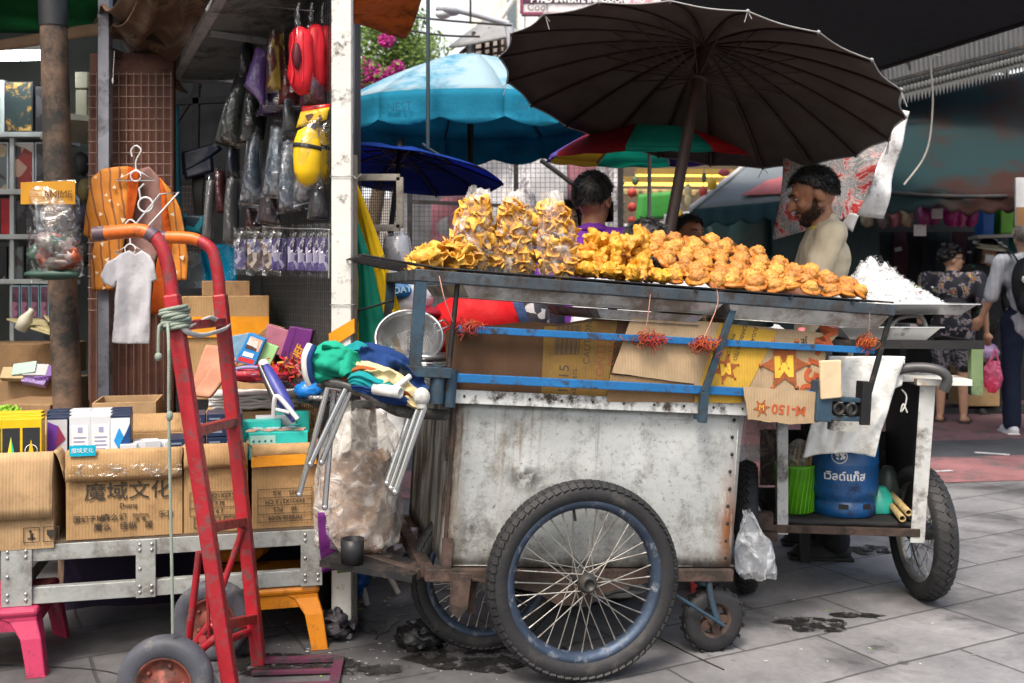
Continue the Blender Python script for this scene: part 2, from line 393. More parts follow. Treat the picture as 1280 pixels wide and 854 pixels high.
px_ = _n(pnt, 'ShaderNodeMixShader'); ptr = _n(pnt, 'ShaderNodeBsdfTransparent'); pnt.links.new(ramp(pnt, nz(pnt, pv, 16, 8, .75), .44, .56, 0, .85), px_.inputs[0]); pnt.links.new(ptr.outputs[0], px_.inputs[1]); pnt.links.new(pb.outputs[0], px_.inputs[2]); pnt.links.new(px_.outputs[0], po_.inputs[0])
tag(wet.build('dirty_puddle', pm, base=False), kind='structure')

# ------------------------------------------------------------------ camera, sky, sun
w = bpy.data.worlds.new('World'); bpy.context.scene.world = w; w.use_nodes = True
nt = w.node_tree; bg = nt.nodes['Background']
SUN_EL, SUN_AZ = R(58), R(200)              # azimuth measured clockwise from +Y
sky = nt.nodes.new('ShaderNodeTexSky'); sky.sky_type = 'NISHITA'; sky.sun_disc = False; sky.sun_elevation = SUN_EL; sky.sun_rotation = SUN_AZ
sky.air_density = 1.6; sky.dust_density = 7.0; sky.ozone_density = 1.5
gz_ = _n(nt, 'ShaderNodeTexCoord'); sz_ = _n(nt, 'ShaderNodeSeparateXYZ'); nt.links.new(gz_.outputs['Generated'], sz_.inputs[0]); hz_ = mixc(nt, mth(nt, 'MULTIPLY', ramp(nt, sz_.outputs[2], .62, .30, 0, .9), ramp(nt, sz_.outputs[1], .55, .85)), sky.outputs[0], (5.0, 5.1, 5.25)); nt.links.new(hz_, bg.inputs[0]); bg.inputs[1].default_value = .12
sd = bpy.data.lights.new('sun', 'SUN'); sd.energy = 1.3; sd.angle = R(14); sd.color = (1, .96, .9)
so = bpy.data.objects.new('sun', sd); col.objects.link(so)
dirv = V((math.sin(SUN_AZ) * math.cos(SUN_EL), math.cos(SUN_AZ) * math.cos(SUN_EL), math.sin(SUN_EL)))
so.rotation_euler = dirv.to_track_quat('Z', 'Y').to_euler()
cam = bpy.data.cameras.new('camera'); cam.lens = 36 * F / 1280; cam.sensor_width = 36; cam.shift_y = -(427 - HY) / 1280; cam.clip_end = 500; cam.dof.use_dof = True; cam.dof.focus_distance = 3.05; cam.dof.aperture_fstop = 5.0
co = bpy.data.objects.new('camera', cam); col.objects.link(co); co.location = (0, 0, H); co.rotation_euler = (R(90), 0, 0)
sc = bpy.context.scene; sc.camera = co
sc.view_settings.view_transform = 'Standard'; sc.view_settings.look = 'None'; sc.view_settings.exposure = 1.15; sc.view_settings.gamma = 1
sc.cycles.transparent_max_bounces = 24; sc.cycles.max_bounces = 6; sc.cycles.use_denoising = True
sc.cycles.caustics_reflective = False; sc.cycles.caustics_refractive = False
# ------------------------------------------------------------------ the fritter cart
C1 = Fr((.168, 3.05), 14, 4)
def panel_mat():
    m, nt, b, o = newmat('stained_panel'); vec = tc(nt); sep = _n(nt, 'ShaderNodeSeparateXYZ'); nt.links.new(vec, sep.inputs[0]); x, z = sep.outputs[0], sep.outputs[2]
    cc = mixc(nt, ramp(nt, nz(nt, vec, 3.5, 7, .65), .3, .7), (.36, .38, .375), (.60, .62, .615))
    cc = mixc(nt, ramp(nt, nz(nt, vec, 55, 6, .8), .555, .66, 0, .85), cc, (.13, .13, .125))         # speckle
    cc = mixc(nt, ramp(nt, nz(nt, vec, 6, 9, .78), .50, .64, 0, .8), cc, (.16, .155, .14))            # grime clouds
    def gauss(v, c, w): return mth(nt, 'POWER', 2.718, mth(nt, 'MULTIPLY', mth(nt, 'POWER', mth(nt, 'DIVIDE', mth(nt, 'SUBTRACT', v, c), w), 2.0), -1.0))
    run = nz(nt, tc(nt, (40, 40, 1.6)), 1.6, 6, .7)
    for cx, wd, col_, top, k in ((-.20, .07, (.20, .105, .035), .80, .9), (.055, .018, (.05, .045, .04), .82, .7), (-.385, .022, (.07, .05, .035), .70, 1.0)):
        f = mth(nt, 'MULTIPLY', gauss(x, cx, wd), ramp(nt, run, .50, .66)); f = mth(nt, 'MULTIPLY', f, ramp(nt, z, .38, top, .05, k)); cc = mixc(nt, f, cc, col_)
    f = mth(nt, 'MULTIPLY', mth(nt, 'MULTIPLY', gauss(x, .508, .034), gauss(z, .42, .17)), ramp(nt, nz(nt, tc(nt, (30, 30, 4)), 1.3, 6, .75), .34, .46)); cc = mixc(nt, f, cc, (.22, .075, .018))
    f = mth(nt, 'MULTIPLY', ramp(nt, nz(nt, tc(nt, (55, 55, .9)), 1.5, 5, .7), .60, .68), mth(nt, 'MULTIPLY', ramp(nt, nz(nt, tc(nt, (9, 9, .1)), 1, 3), .48, .58), ramp(nt, z, .50, .78, 0, .85))); cc = mixc(nt, f, cc, (.10, .06, .03))   # drips from the top trim
    f = mth(nt, 'MULTIPLY', ramp(nt, z, .42, .31), ramp(nt, nz(nt, vec, 11, 8, .75), .36, .60, 0, .9)); cc = mixc(nt, f, cc, (.085, .065, .045))
    f = mth(nt, 'MULTIPLY', ramp(nt, x, -.34, -.40), ramp(nt, nz(nt, tc(nt, (8, 8, 3)), 2, 8, .75), .36, .52, 0, .9)); cc = mixc(nt, f, cc, (.12, .07, .035))
    f = mth(nt, 'MULTIPLY', mth(nt, 'MULTIPLY', gauss(x, -.17, .06), gauss(z, .58, .035)), ramp(nt, nz(nt, vec, 18, 6, .7), .42, .55)); cc = mixc(nt, f, cc, (.06, .055, .045))
    f = mth(nt, 'MULTIPLY', mth(nt, 'MULTIPLY', gauss(x, -.33, .10), gauss(z, .40, .10)), ramp(nt, nz(nt, vec, 9, 8, .75), .42, .6)); cc = mixc(nt, f, cc, (.09, .085, .07))
    nt.links.new(cc, b.inputs['Base Color']); b.inputs['Roughness'].default_value = .42; b.inputs['Metallic'].default_value = .3
    bump(nt, b, mth(nt, 'ADD', nz(nt, vec, 4, 3), mth(nt, 'MULTIPLY', nz(nt, vec, 80, 4), .12)), .35, .012); return m
PANEL = panel_mat()
WTRIM = mat('chipped_white_trim', (.60, .62, .62), .5, metal=.1, var=.12, dirt=(.05, .035, .028), ds=18, da=.44, bmp=.3)
DBLUE = mat('dark_blue_steel', (.035, .07, .105), .5, metal=.3, var=.3, dirt=(.03, .025, .022), ds=14, da=.45, bmp=.3)
BLUE = mat('blue_rail_paint', (.012, .135, .36), .45, var=.2, dirt=(.03, .03, .035), ds=18, da=.42, bmp=.25)
RUST = mat('rusty_frame', (.085, .055, .045), .75, metal=.2, var=.4, dirt=(.03, .022, .018), ds=12, da=.5, bmp=.5)
IRON = mat('black_iron', (.022, .022, .024), .55, metal=.4, var=.3, dirt=(.07, .045, .03), ds=14, da=.3, bmp=.3)
STEEL = mat('steel', (.55, .56, .57), .28, metal=.9, var=.12, dirt=(.20, .19, .18), ds=9, da=.24, bmp=.12)
CHROME = mat('chrome', (.62, .63, .65), .16, metal=1, var=.1, bmp=.05, dirt=(.16, .15, .14), ds=12, da=.16)
GALV = mat('galvanised_steel', (.40, .42, .41), .5, metal=.45, var=.2, vs=6, dirt=(.17, .165, .155), ds=8, da=.45, bmp=.3)
RUBBER = mat('tyre_rubber', (.020, .020, .022), .62, var=.3, dirt=(.06, .057, .055), ds=10, da=.26, bmp=.4, bs=90)
CARD = cardboard('card_light', (.46, .33, .20), da=.2)
CARDB = cardboard('card_brown', (.095, .050, .027), da=.32)
CARDM = cardboard('card_mid', (.30, .185, .095), da=.25)

cart = thing('food_cart', 'white stained steel street cart with spoked wheels carrying the tray of fried snacks', 'food cart', C1.M)
def CB(mb, name, m, par=None, **k): return mb.build(name, m, par or cart, world=False, **k)
b = MB()                                     # cabinet sheets, slightly tapered
x0, x1, z0, z1, dv = -.405, .541, .31, .803, .70
bot = lambda x: x if x < 0 else x - .018
b.sheet(lambda a, c: V((x0 + (x1 - x0) * a - (.018 * (1 - c) if a > .99 else 0), .009 * noise.noise(V((a * 4.5, c * 3.2, 0))), z0 + (z1 - z0) * c)), 24, 14)
b.sheet(lambda a, c: V((bot(x1), dv * a, z0 + (z1 - z0) * c)), 4, 4); b.sheet(lambda a, c: V((x1 - (x1 - x0) * a, dv, z0 + (z1 - z0) * c)), 4, 4)
b.sheet(lambda a, c: V((x0 + (x1 - x0) * a, dv * c, z0 + .002)), 2, 2); b.sheet(lambda a, c: V((x0 + (x1 - x0) * a, dv * c, z1 - .03)), 2, 2)
body = CB(b, 'cabinet', PANEL, solid=.003)
e = MB(); e.sheet(lambda a, c: V((x0 - .004 + .003 * noise.noise(V((a * 3, c * 5, 3))), dv * (1 - a), z0 + .005 + (z1 - z0 - .02) * c)), 10, 10)
CB(e, 'end_panel', mat('grimy_end_panel', (.27, .27, .255), .5, metal=.2, var=.25, vs=4, dirt=(.06, .045, .03), ds=4, da=.52, dsc=(3, 3, .6), bmp=.3), solid=.003)
e = MB()
for z, u in ((.46, -.412), (.62, -.412)): e.cyl((u, .02, z), (u, .02, z + .07), .008)
e.box((x0 - .002, -.003, .55), (.008, .010, .49)); e.box((-.40, -.008, .345), (.03, .014, .10)); CB(e, 'corner_strip', RUST)
t = MB(); t.span((-.44, -.034, .798), (.548, .004, .838)); t.span((-.44, .004, .832), (.548, .70, .838)); t.span((-.437, .004, .803), (-.433, .7, .832)); CB(t, 'edge_trim', WTRIM, bevel=.003)
rv = MB()
for i in range(9): rv.ell((.505 - .003 * (i % 2), -.004, .34 + i * .055), (.006, .004, .006), None, 8)
for i in range(10): rv.ell((-.385 + i * .1, -.036, .82), (.004, .003, .004), None, 8)
CB(rv, 'rivet_line', IRON)
fr = MB()                                    # chassis
for v in (.0, .70): fr.span((-.46, v - .02, .268), (.53, v + .02, .306))
for u in (-.45, -.05, .51): fr.span((u - .02, .021, .27), (u + .02, .68, .305))
fr.span((-.72, .42, .272), (-.47, .60, .292)); fr.beam((-.70, .30, .28), (-.47, .02, .28), .03, .03); fr.span((-.72, .24, .265), (-.69, .42, .295))
CB(fr, 'chassis', RUST, bevel=.003)
fr = MB(); fr.tube([(-.50, .58, .29), (-.505, .58, .86)], .013, 6); CB(fr, 'corner_post', IRON)
br = MB()                                    # suspension plates and axle brackets
for v in (-.02, .62):
    br.prism([(-.34, .28), (.28, .28), (.10, .24), (.05, .20), (-.05, .20), (-.12, .24)], Matrix.Translation((0, v + .01, 0)) @ Matrix.Rotation(R(90), 4, 'X'), .02)
    br.prism([(-.39, .30), (-.33, .30), (-.335, .20), (-.36, .17), (-.385, .19)], Matrix.Translation((0, v - .01, 0)) @ Matrix.Rotation(R(90), 4, 'X'), .02)
br.cyl((0, -.03, .29), (0, .64, .29), .018); br.cyl((-.22, .05, .235), (-.22, .5, .235), .018); br.span((-.32, .0, .17), (-.30, .02, .27)); CB(br, 'axle_bracket', RUST)
bx = MB(); bx.span((.0, .10, .172), (.12, .5, .266)); CB(bx, 'tool_tray', mat('blue_plastic', (.02, .10, .30), .4))
def cart_wheel(v, u0, k=1):
    Mx = Matrix.Translation((u0, v, .298 * k + .07 * u0)) @ Matrix.Rotation(R(90), 4, 'X') @ Matrix.Scale(k, 4)
    hub = MB(); hub.lathe([(.0, -.055), (.022, -.055), (.026, -.05), (.030, -.03), (.022, -.026), (.020, .026), (.030, .03), (.026, .05), (.022, .056), (.016, .060), (.016, .052), (0, .052)], Mx, 24)
    wob = CB(hub, 'wheel', mat('hub_metal', (.06, .058, .055), .45, metal=.6, dirt=(.03, .025, .02), da=.4, bmp=.3))
    ty = MB(); prof = []
    for i in range(17):
        a = -math.pi * .78 + 2 * math.pi * .78 * i / 16; prof.append((.262 + .034 * math.cos(a), .036 * math.sin(a)))
    ty.lathe(prof, Mx, 96)
    for i in range(72):                       # tread blocks
        for s in (-1, 1):
            for rr, zz, tl in ((.2925, .012, 8), (.2855, .027, 40)):
                a = 2 * math.pi * (i + (.5 if s > 0 else 0)) / 72
                L = Matrix.Translation((rr * math.cos(a), rr * math.sin(a), s * zz)) @ Matrix.Rotation(a, 4, 'Z') @ Matrix.Rotation(R(-s * tl), 4, 'Y') @ Matrix.Rotation(R(14 * s), 4, 'X')
                ty.box(Mx @ L.to_translation(), (.007, .0195, .0185), (Mx @ L).to_3x3())
    CB(ty, 'tyre', RUBBER, wob)
    rm = MB(); rm.lathe([(.226, -.024), (.238, -.026), (.243, -.021), (.240, -.017), (.226, -.012), (.217, 0), (.226, .012), (.240, .017), (.243, .021), (.238, .026), (.226, .024), (.214, .010), (.212, 0), (.214, -.010), (.226, -.024)], Mx, 72)
    CB(rm, 'rim', mat('blue_rim', (.042, .062, .10), .45, metal=.45, var=.3, dirt=(.19, .2, .22), ds=26, da=.30, bmp=.3), wob)
    sp = MB()
    for i in range(36):
        a = 2 * math.pi * i / 36 + .04; s = 1 if i % 2 else -1; k = 1 if (i // 2) % 2 else -1; ah = a + k * .95
        p = Mx @ V((.027 * math.cos(ah), .027 * math.sin(ah), .03 * s)); q = Mx @ V((.214 * math.cos(a), .214 * math.sin(a), .004 * s))
        sp.tube([p, q], .0021, 5); n0 = p.lerp(q, .93); sp.tube([n0, q], .0034, 5)
    CB(sp, 'spokes', mat('spoke_steel', (.34, .33, .31), .35, metal=.8, dirt=(.09, .06, .04), da=.4, ds=12), wob)
    vl = MB(); a = R(102); p = Mx @ V((.212 * math.cos(a), .212 * math.sin(a), 0)); q = Mx @ V((.178 * math.cos(a), .178 * math.sin(a), 0)); vl.tube([p, q], .004, 6); CB(vl, 'valve', BLACK, wob)
cart_wheel(-.10, 0); cart_wheel(.21, -.22, .84)
# castor under the right end
cw = MB(); cv = .03; ca = V((.49, cv, .137)); Mx = Matrix.Translation(ca) @ Matrix.Rotation(R(90), 4, 'X')
cw.lathe([(.055, -.024), (.075, -.026), (.094, -.022), (.103, -.010), (.105, 0), (.103, .010), (.094, .022), (.075, .026), (.055, .024)], Mx, 40)
for i in range(36):
    a = 2 * math.pi * i / 36; L = Matrix.Translation((.104 * math.cos(a), .104 * math.sin(a), (.010 if i % 2 else -.010))) @ Matrix.Rotation(a, 4, 'Z'); cw.box(Mx @ L.to_translation(), (.006, .011, .018), (Mx @ L).to_3x3())
cwo = CB(cw, 'castor_wheel', RUBBER)
rm = MB(); rm.lathe([(.056, -.022), (.05, -.018), (.048, .0), (.05, .018), (.056, .022)], Mx, 30); rm.lathe([(0, -.03), (.018, -.03), (.022, -.02), (.022, .02), (.018, .03), (0, .03)], Mx, 20)
for i in range(5):
    a = 2 * math.pi * i / 5; rm.beam(Mx @ V((.018 * math.cos(a), .018 * math.sin(a), 0)), Mx @ V((.052 * math.cos(a), .052 * math.sin(a), 0)), .02, .026)
CB(rm, 'castor_rim', RUST, cwo)
fk = MB()
for s in (-1, 1): fk.tube([(.45, cv + s * .035, .28), (.46, cv + s * .036, .22), (.49, cv + s * .04, .134)], .011, 8)
fk.tube([(.33, cv - .05, .23), (.51, cv - .05, .128)], .006, 6); fk.cyl((.45, cv, .25), (.45, cv, .285), .03); CB(fk, 'castor_fork', DBLUE)
# upper frame: posts, tray rail, braces
up = MB(); up.span((-.565, -.10, 1.148), (1.0, -.065, 1.183)); up.span((-.565, .60, 1.148), (1.0, .632, 1.183)); up.span((-.565, -.064, 1.149), (-.535, .599, 1.182)); up.span((.97, -.064, 1.149), (.999, .599, 1.182))
for u in (-.1, .42): up.span((u, -.064, 1.150), (u + .025, .599, 1.170))
CB(up, 'tray_rail', mat('chipped_rail', (.075, .095, .115), .45, metal=.55, var=.35, dirt=(.035, .03, .03), ds=12, da=.45, bmp=.35), bevel=.003)
for sp_ in (((-.562, -.098, .90), (-.528, -.066, 1.148)), ((-.562, .60, .84), (-.53, .63, 1.148)), ((.5, .60, .84), (.53, .63, 1.148))): po = MB(); po.span(*sp_); CB(po, 'post', DBLUE, bevel=.002)
po = MB(); po.span((-.59, -.10, .875), (-.44, -.06, .905)); po.cyl((-.475, -.075, .80), (-.475, -.075, .91), .021); po.cyl((-.435, -.06, .79), (-.435, -.06, .90), .02); po.span((-.57, -.06, .84), (-.54, .60, .868)); CB(po, 'corner_joint', DBLUE, bevel=.002)
rd = MB(); rd.tube([(-.447, -.07, .84), (-.435, -.07, 1.15)], .0075, 6); CB(rd, 'thin_rod', IRON)
ra = MB(); ra.span((-.43, -.062, .862), (.80, -.048, .888)); CB(ra, 'lower_rail', BLUE, bevel=.002)
ra = MB(); ra.beam((-.42, -.055, 1.018), (.96, -.055, 1.030), .014, .021); CB(ra, 'upper_rail', BLUE, bevel=.002)
bc = MB(); bc.beam((.447, -.075, 1.155), (.362, -.075, .87), .022, .012, (0, 1, 0)); bc.span((.349, -.081, .775), (.376, -.063, .871)); bc.span((.355, -.06, .78), (.371, -.02, .795)); CB(bc, 'brace', DBLUE, bevel=.002)
bc = MB(); bc.beam((1.0, -.075, 1.15), (.93, -.075, .86), .016, .012, (0, 1, 0)); bc.span((.905, -.09, .79), (.94, -.05, .93)); CB(bc, 'end_brace', IRON, bevel=.002)
eb = MB(); eb.span((.745, -.09, .795), (.80, -.04, .925)); eb.span((.80, -.085, .86), (.905, -.045, .875)); eb.span((.80, -.085, .80), (.905, -.045, .816)); CB(eb, 'end_bracket', DBLUE, bevel=.003)
eb = MB()
for u in (.826, .872): eb.lathe([(.014, -.02), (.021, -.02), (.021, .02), (.014, .02), (.014, -.02)], Matrix.Translation((u, -.07, .838)) @ Matrix.Rotation(R(90), 4, 'X'), 16); eb.lathe([(0, .0), (.014, .0)], Matrix.Translation((u, -.07, .838)) @ Matrix.Rotation(R(90), 4, 'X'), 16, 1)
eb.span((.81, -.088, .768), (.90, -.05, .80), 1); CB(eb, 'lamp_socket', [IRON, mat('socket_grey', (.33, .33, .31), .6, dirt=(.06, .06, .06), da=.4)])
pn = MB()                                    # shallow steel trays under the food
def pan(u0, u1, v0, v1, z, d, m=0):
    k = .025
    pn.sheet(lambda a, c: V((u0 + (u1 - u0) * a, v0 + (v1 - v0) * c, z - d)).lerp(V(((u0 + u1) / 2, (v0 + v1) / 2, z - d)), .04), 2, 2, m)
    ring = [(u0, v0), (u1, v0), (u1, v1), (u0, v1)]; inn = [(u0 + k, v0 + k), (u1 - k, v0 + k), (u1 - k, v1 - k), (u0 + k, v1 - k)]
    for i in range(4):
        a, b2 = ring[i], ring[(i + 1) % 4]; c, d2 = inn[i], inn[(i + 1) % 4]
        pn.add([(a[0], a[1], z), (b2[0], b2[1], z), (d2[0], d2[1], z - d), (c[0], c[1], z - d)], [(0, 1, 2, 3)], m)
pan(.42, .985, -.09, .62, 1.1465, .045); pan(-.42, .40, -.085, .62, 1.1465, .035); pan(.0, .35, -.06, .5, 1.105, .03)
CB(pn, 'steel_tray', mat('worn_steel', (.50, .50, .49), .38, metal=.75, var=.2, dirt=(.20, .16, .13), ds=5, da=.45), solid=.002)
ms = MB()                                    # wire grid tray
def gz(u, v): return 1.189 + (max(0, -.5 - u) * .10)
for i in range(17): v = -.095 + i * .0445; ms.tube([(u, v, gz(u, v)) for u in (-.72, -.6, -.5, .985)], .0017, 4, cap=False)
for i in range(78): u = -.72 + i * .0221; ms.tube([(u, -.1, gz(u, 0) + .002), (u, .62, gz(u, 0) + .002)], .0015, 4, cap=False)
ms.tube([(-.72, -.1, gz(-.72, 0)), (-.5, -.1, 1.19), (.99, -.1, 1.19)], .003, 5); ms.tube([(-.72, -.1, gz(-.72, 0)), (-.72, .62, gz(-.72, 0))], .003, 5)
for u in (-.66, -.36, .13, .3, .62, .84): ms.tube([(u - .012, -.10, 1.192), (u, -.104, 1.215 if u < .2 else 1.175), (u + .012, -.10, 1.192)], .0018, 5)
CB(ms, 'wire_grid', IRON)

# cardboard wind screens tucked behind the blue rails
def sheet_card(name, pts, v, m, label, cat='cardboard', th=.004, rag=.0, seed=0):
    poly = []
    for i, p in enumerate(pts):
        q = pts[(i + 1) % len(pts)]; n = 10
        for k in range(n):
            t = k / n; x = p[0] + (q[0] - p[0]) * t; y = p[1] + (q[1] - p[1]) * t
            poly.append((x + rag * noise.noise(V((x * 40, y * 40, seed))), y + rag * noise.noise(V((x * 40, y * 40, seed + 9)))))
    mb = MB(); M0 = C1.M @ Matrix.Translation((0, v, 0)) @ Matrix.Rotation(R(90), 4, 'X')
    mb.prism(poly, M0, th); return tag(mb.build(name, m), label, cat)
def hl(px, py, v): q = C1.hit(px, py, v); return (q.x, q.z)
bw = sheet_card('cardboard_sheet', [hl(*p, -.02) for p in ((557, 498), (868, 502), (868, 478), (795, 470), (800, 392), (740, 398), (700, 405), (660, 402), (557, 412))], -.02, CARDB, 'dark brown cardboard screen at the left behind the blue cart rails', rag=.003)
def decal(mb_pts, v, m, par, name, th=.001):
    mb = MB(); mb.prism(mb_pts, C1.M @ Matrix.Translation((0, v, 0)) @ Matrix.Rotation(R(90), 4, 'X'), th); return mb.build(name, m, par)
OCHRE = cardboard('card_ochre', (.22, .13, .035), da=.4); YEL = cardboard('card_yellow', (.60, .36, .05), da=.12)
decal([hl(*p, -.025) for p in ((676, 499), (757, 501), (772, 400), (740, 402), (700, 408), (680, 408))], -.0255, OCHRE, bw, 'ochre_band')
def cmat(px, py, v, ang): q = C1.hit(px, py, v); return C1.M @ Matrix.Translation(q) @ Matrix.Rotation(R(90), 4, 'X') @ Matrix.Rotation(R(ang), 4, 'Z')
FADE = mat('faded_print', (.06, .04, .03), .8, bmp=0); BROWNI = mat('brown_print', (.20, .055, .03), .8, bmp=0)
for s, px, py, sz, a in (('CAUTION', 735, 428, .03, 90), ('1615', 705, 474, .045, 90), ('ผลิต 1615', 718, 478, .02, 90), ('CONTENTS', 752, 440, .04, 90), ('M-150', 765, 440, .032, 90)):
    text('printed_text', s, sz, cmat(px, py, -.0262, a), FADE if px < 745 else BROWNI, bw)
bc2 = MB()
for i in range(17):
    q = C1.hit(694 + i * 1.9, 425, -.0262); bc2.box(q, (.0015 + .0013 * (i % 3), .001, .09))
bc2.map(lambda p: C1.M @ p); bc2.build('barcode', FADE, bw)
sm_ = sheet_card('cardboard_sheet', [hl(*p, -.03) for p in ((757, 502), (872, 503), (874, 477), (762, 468))], -.032, CARDM, 'small brown cardboard piece under the middle of the lower blue rail', rag=.002, seed=3)
lc = sheet_card('cardboard_sheet', [hl(*p, -.04) for p in ((765, 466), (867, 480), (869, 503), (930, 503), (1023, 505), (1033, 432), (1048, 418), (893, 403), (800, 393), (788, 399))], -.038, CARD, 'pale cardboard screen printed with big star emblems between the blue cart rails', rag=.002, seed=5)
decal([hl(*p, -.044) for p in ((868, 503), (926, 504), (972, 414), (900, 404))], -.0432, YEL, lc, 'yellow_band')
def star(px, py, rad, v, m, par, ang=0, n=6):
    q = C1.hit(px, py, v); pts = []
    for i in range(n * 2):
        a = R(ang) + i * math.pi / n; r = rad if i % 2 == 0 else rad * .52; pts.append((q.x + r * math.cos(a), q.z + r * math.sin(a)))
    kn = MB(); kn.prism(pts, C1.M @ Matrix.Translation((0, v, 0)) @ Matrix.Rotation(R(90), 4, 'X'), .0008)
    for i in range(n):
        a = R(ang) + i * 2 * math.pi / n; kn.ell(C1.M @ V((q.x + rad * math.cos(a), v, q.z + rad * math.sin(a))), rad * .09, None, 8)
    kn.build('star_emblem', m, par)
STARI = mat('star_print', (.30, .085, .025), .8, var=.3, vs=40, bmp=0); YPR = mat('yellow_print', (.72, .45, .05), .8, bmp=0); REDP = mat('red_print', (.42, .09, .03), .8, bmp=0)
star(981, 456, .085, -.0444, STARI, lc, 4); text('emblem_letter', 'M', .085, cmat(980, 457, -.0456, 186), YPR, lc, bold=.006)
star(907, 461, .045, -.0446, STARI, lc, 20); text('emblem_letter', 'M', .045, cmat(907, 461, -.0458, 190), YPR, lc, bold=.003)
text('printed_text', 'M-150', .095, cmat(1022, 452, -.0444, 255), REDP, lc, bold=.003)
for s, px, py, a, sz in (('CARBONATED', 925, 428, 255, .018), ('ENERGY DRINK', 912, 436, 255, .014), ('SUGAR', 942, 420, 255, .018), ('JE', 1005, 427, 190, .03), ('JC', 1024, 431, 190, .03)): text('printed_text', s, sz, cmat(px, py, -.0444, a), FADE, lc)
lo = sheet_card('cardboard_sheet', [hl(*p, -.07) for p in ((928, 483), (1020, 490), (1026, 512), (1022, 528), (985, 530), (934, 524))], -.072, CARD, 'small pale printed cardboard flap hanging below the lower blue rail end', rag=.003, seed=8)
star(952, 510, .026, -.0770, STARI, lo, 10); text('emblem_letter', 'M', .024, cmat(952, 510, -.0785, 0), YPR, lo); text('printed_text', 'M-150', .042, cmat(986, 512, -.0772, 180 - 2), REDP, lo, sx=1.1, bold=.001)
wd = MB(); q = C1.hit(1033, 480, -.1); wd.box((0, 0, 0), (.075, .012, .12)); wd.jitter(.004, 30); wd.map(lambda p: C1.M @ (Matrix.Translation(C1.hit(1038, 474, -.095)) @ Matrix.Rotation(R(-6), 4, 'Y') @ p)); single(wd, 'wood_block', mat('raw_wood', (.60, .47, .30), .8, bmp=.3), 'pale wooden block wedged in the right end bracket of the cart', 'wood block', bevel=.004)
top_card = sheet_card('cardboard_sheet', [hl(*p, .10) for p in ((800, 402), (905, 415), (920, 388), (880, 386), (800, 392))], .10, CARD, 'pale cardboard strip lying behind the star printed screen under the tray', rag=.003, seed=11)
# bundles of rubber bands looped on the upper rail
RBM = [mat('band_red', (.30, .03, .02), .6), mat('band_orange', (.42, .09, .015), .5)]
def bands(px, py, v, n, sx, mm, label, seed):
    r3 = random.Random(seed); mb = MB(); c = C1.hit(px, py, v)
    for i in range(n):
        o = V((r3.gauss(0, sx), r3.gauss(0, .012) - .006, r3.gauss(0, .008))); r = r3.uniform(.010, .020); ax = V((r3.gauss(0, 1), r3.gauss(0, 1), r3.gauss(0, .6))).normalized(); x = ax.orthogonal().normalized(); y = ax.cross(x)
        mb.tube([C1.M @ (c + o + (x * math.cos(t * .63) * r + y * math.sin(t * .63) * r * .6)) for t in range(10)], .0013, 4, 0 if r3.random() < mm else 1, closed=True)
    for k in range(3): mb.tube([C1.M @ (c + V((r3.gauss(0, .01), -.01, 0))), C1.M @ (c + V((r3.gauss(0, .02), -.012, -.03 - .02 * r3.random())))], .0012, 4)
    return single(mb, 'rubber_bands', RBM, label, 'rubber bands', 'bundles of rubber bands on the cart rail')
bands(583, 409, -.06, 46, .022, .8, 'dark red rubber bands bunched at the left end of the upper cart rail', 1)
bands(812, 424, -.06, 60, .024, .8, 'red rubber bands knotted on the upper rail where the brown and pale cardboard meet', 2)
bands(880, 430, -.085, 60, .02, .4, 'orange red rubber bands knotted beside the diagonal brace of the cart', 3)
bands(1082, 429, -.06, 50, .014, .1, 'bright orange rubber bands at the right end of the upper cart rail', 4)
PINKS = mat('pink_string', (.62, .30, .22), .7)
def string(pts, label, r=.0015, m=PINKS, name='string'):
    mb = MB(); mb.tube(smooth_path(pts, 4), r, 5); return single(mb, name, m, label, 'string')
def cp(px, py, v): return C1.M @ C1.hit(px, py, v)
string([cp(549, 345, -.10), cp(556, 375, -.11), cp(566, 402, -.08)], 'pink string slanting from the tray edge beside the thin rod')
string([cp(813, 368, -.1), cp(810, 395, -.09), cp(806, 420, -.07)], 'pale string from the tray to the rubber bands over the cardboard seam')
string([cp(894, 355, -.1), cp(897, 380, -.1), cp(880, 422, -.095)], 'pink string slanting down to the bands by the diagonal brace')
string([cp(1087, 392, -.1), cp(1086, 424, -.07)], 'short orange string above the bright orange bands')
# ------------------------------------------------------------------ fried snacks on the tray
FRY = mat('fried_golden', (.56, .25, .03), .42, var=.45, vs=28, bmp=.8, bs=70, bd=.006, dirt=(.30, .10, .015), ds=30, da=.42, spec=.5)
FRYD = mat('fried_disc', (.60, .22, .02), .45, rnd=.75, var=.4, vs=25, bmp=.6, bs=80, dirt=(.22, .06, .01), ds=30, da=.4, spec=.5)
TOPP = mat('fried_topping', (.70, .34, .06), .45, rnd=.7, var=.35, vs=60, bmp=1, bs=110, bd=.006, dirt=(.20, .06, .012), ds=75, da=.36, spec=.5)
BAN = mat('fried_banana', (.82, .39, .03), .42, rnd=.55, var=.35, vs=22, bmp=.9, bs=60, bd=.007, dirt=(.50, .17, .012), ds=22, da=.42, spec=.5)
CHIP = mat('fried_chip', (.86, .45, .07), .45, var=.3, vs=35, bmp=.6, bs=70, dirt=(.55, .20, .015), ds=26, da=.36, spec=.45, trans=.15)
protos = []
for k in range(4):
    r = thing('fritter', 'x', 'fritter', Matrix(), 'round fritters piled on the tray')
    d = MB(); d.ell((0, 0, 0), (.038, .037, .0115), None, 20, 0, .16, 2.2, k + 1); d.build('base', FRYD, r, world=False)
    d = MB(); d.ell((.002, -.001, .009), (.0265, .0265, .0235), None, 20, 0, .30, 3.4, k + 5); d.build('topping', TOPP, r, world=False); protos.append(r)
r4 = random.Random(11); rows = 7; first = True; used = set()
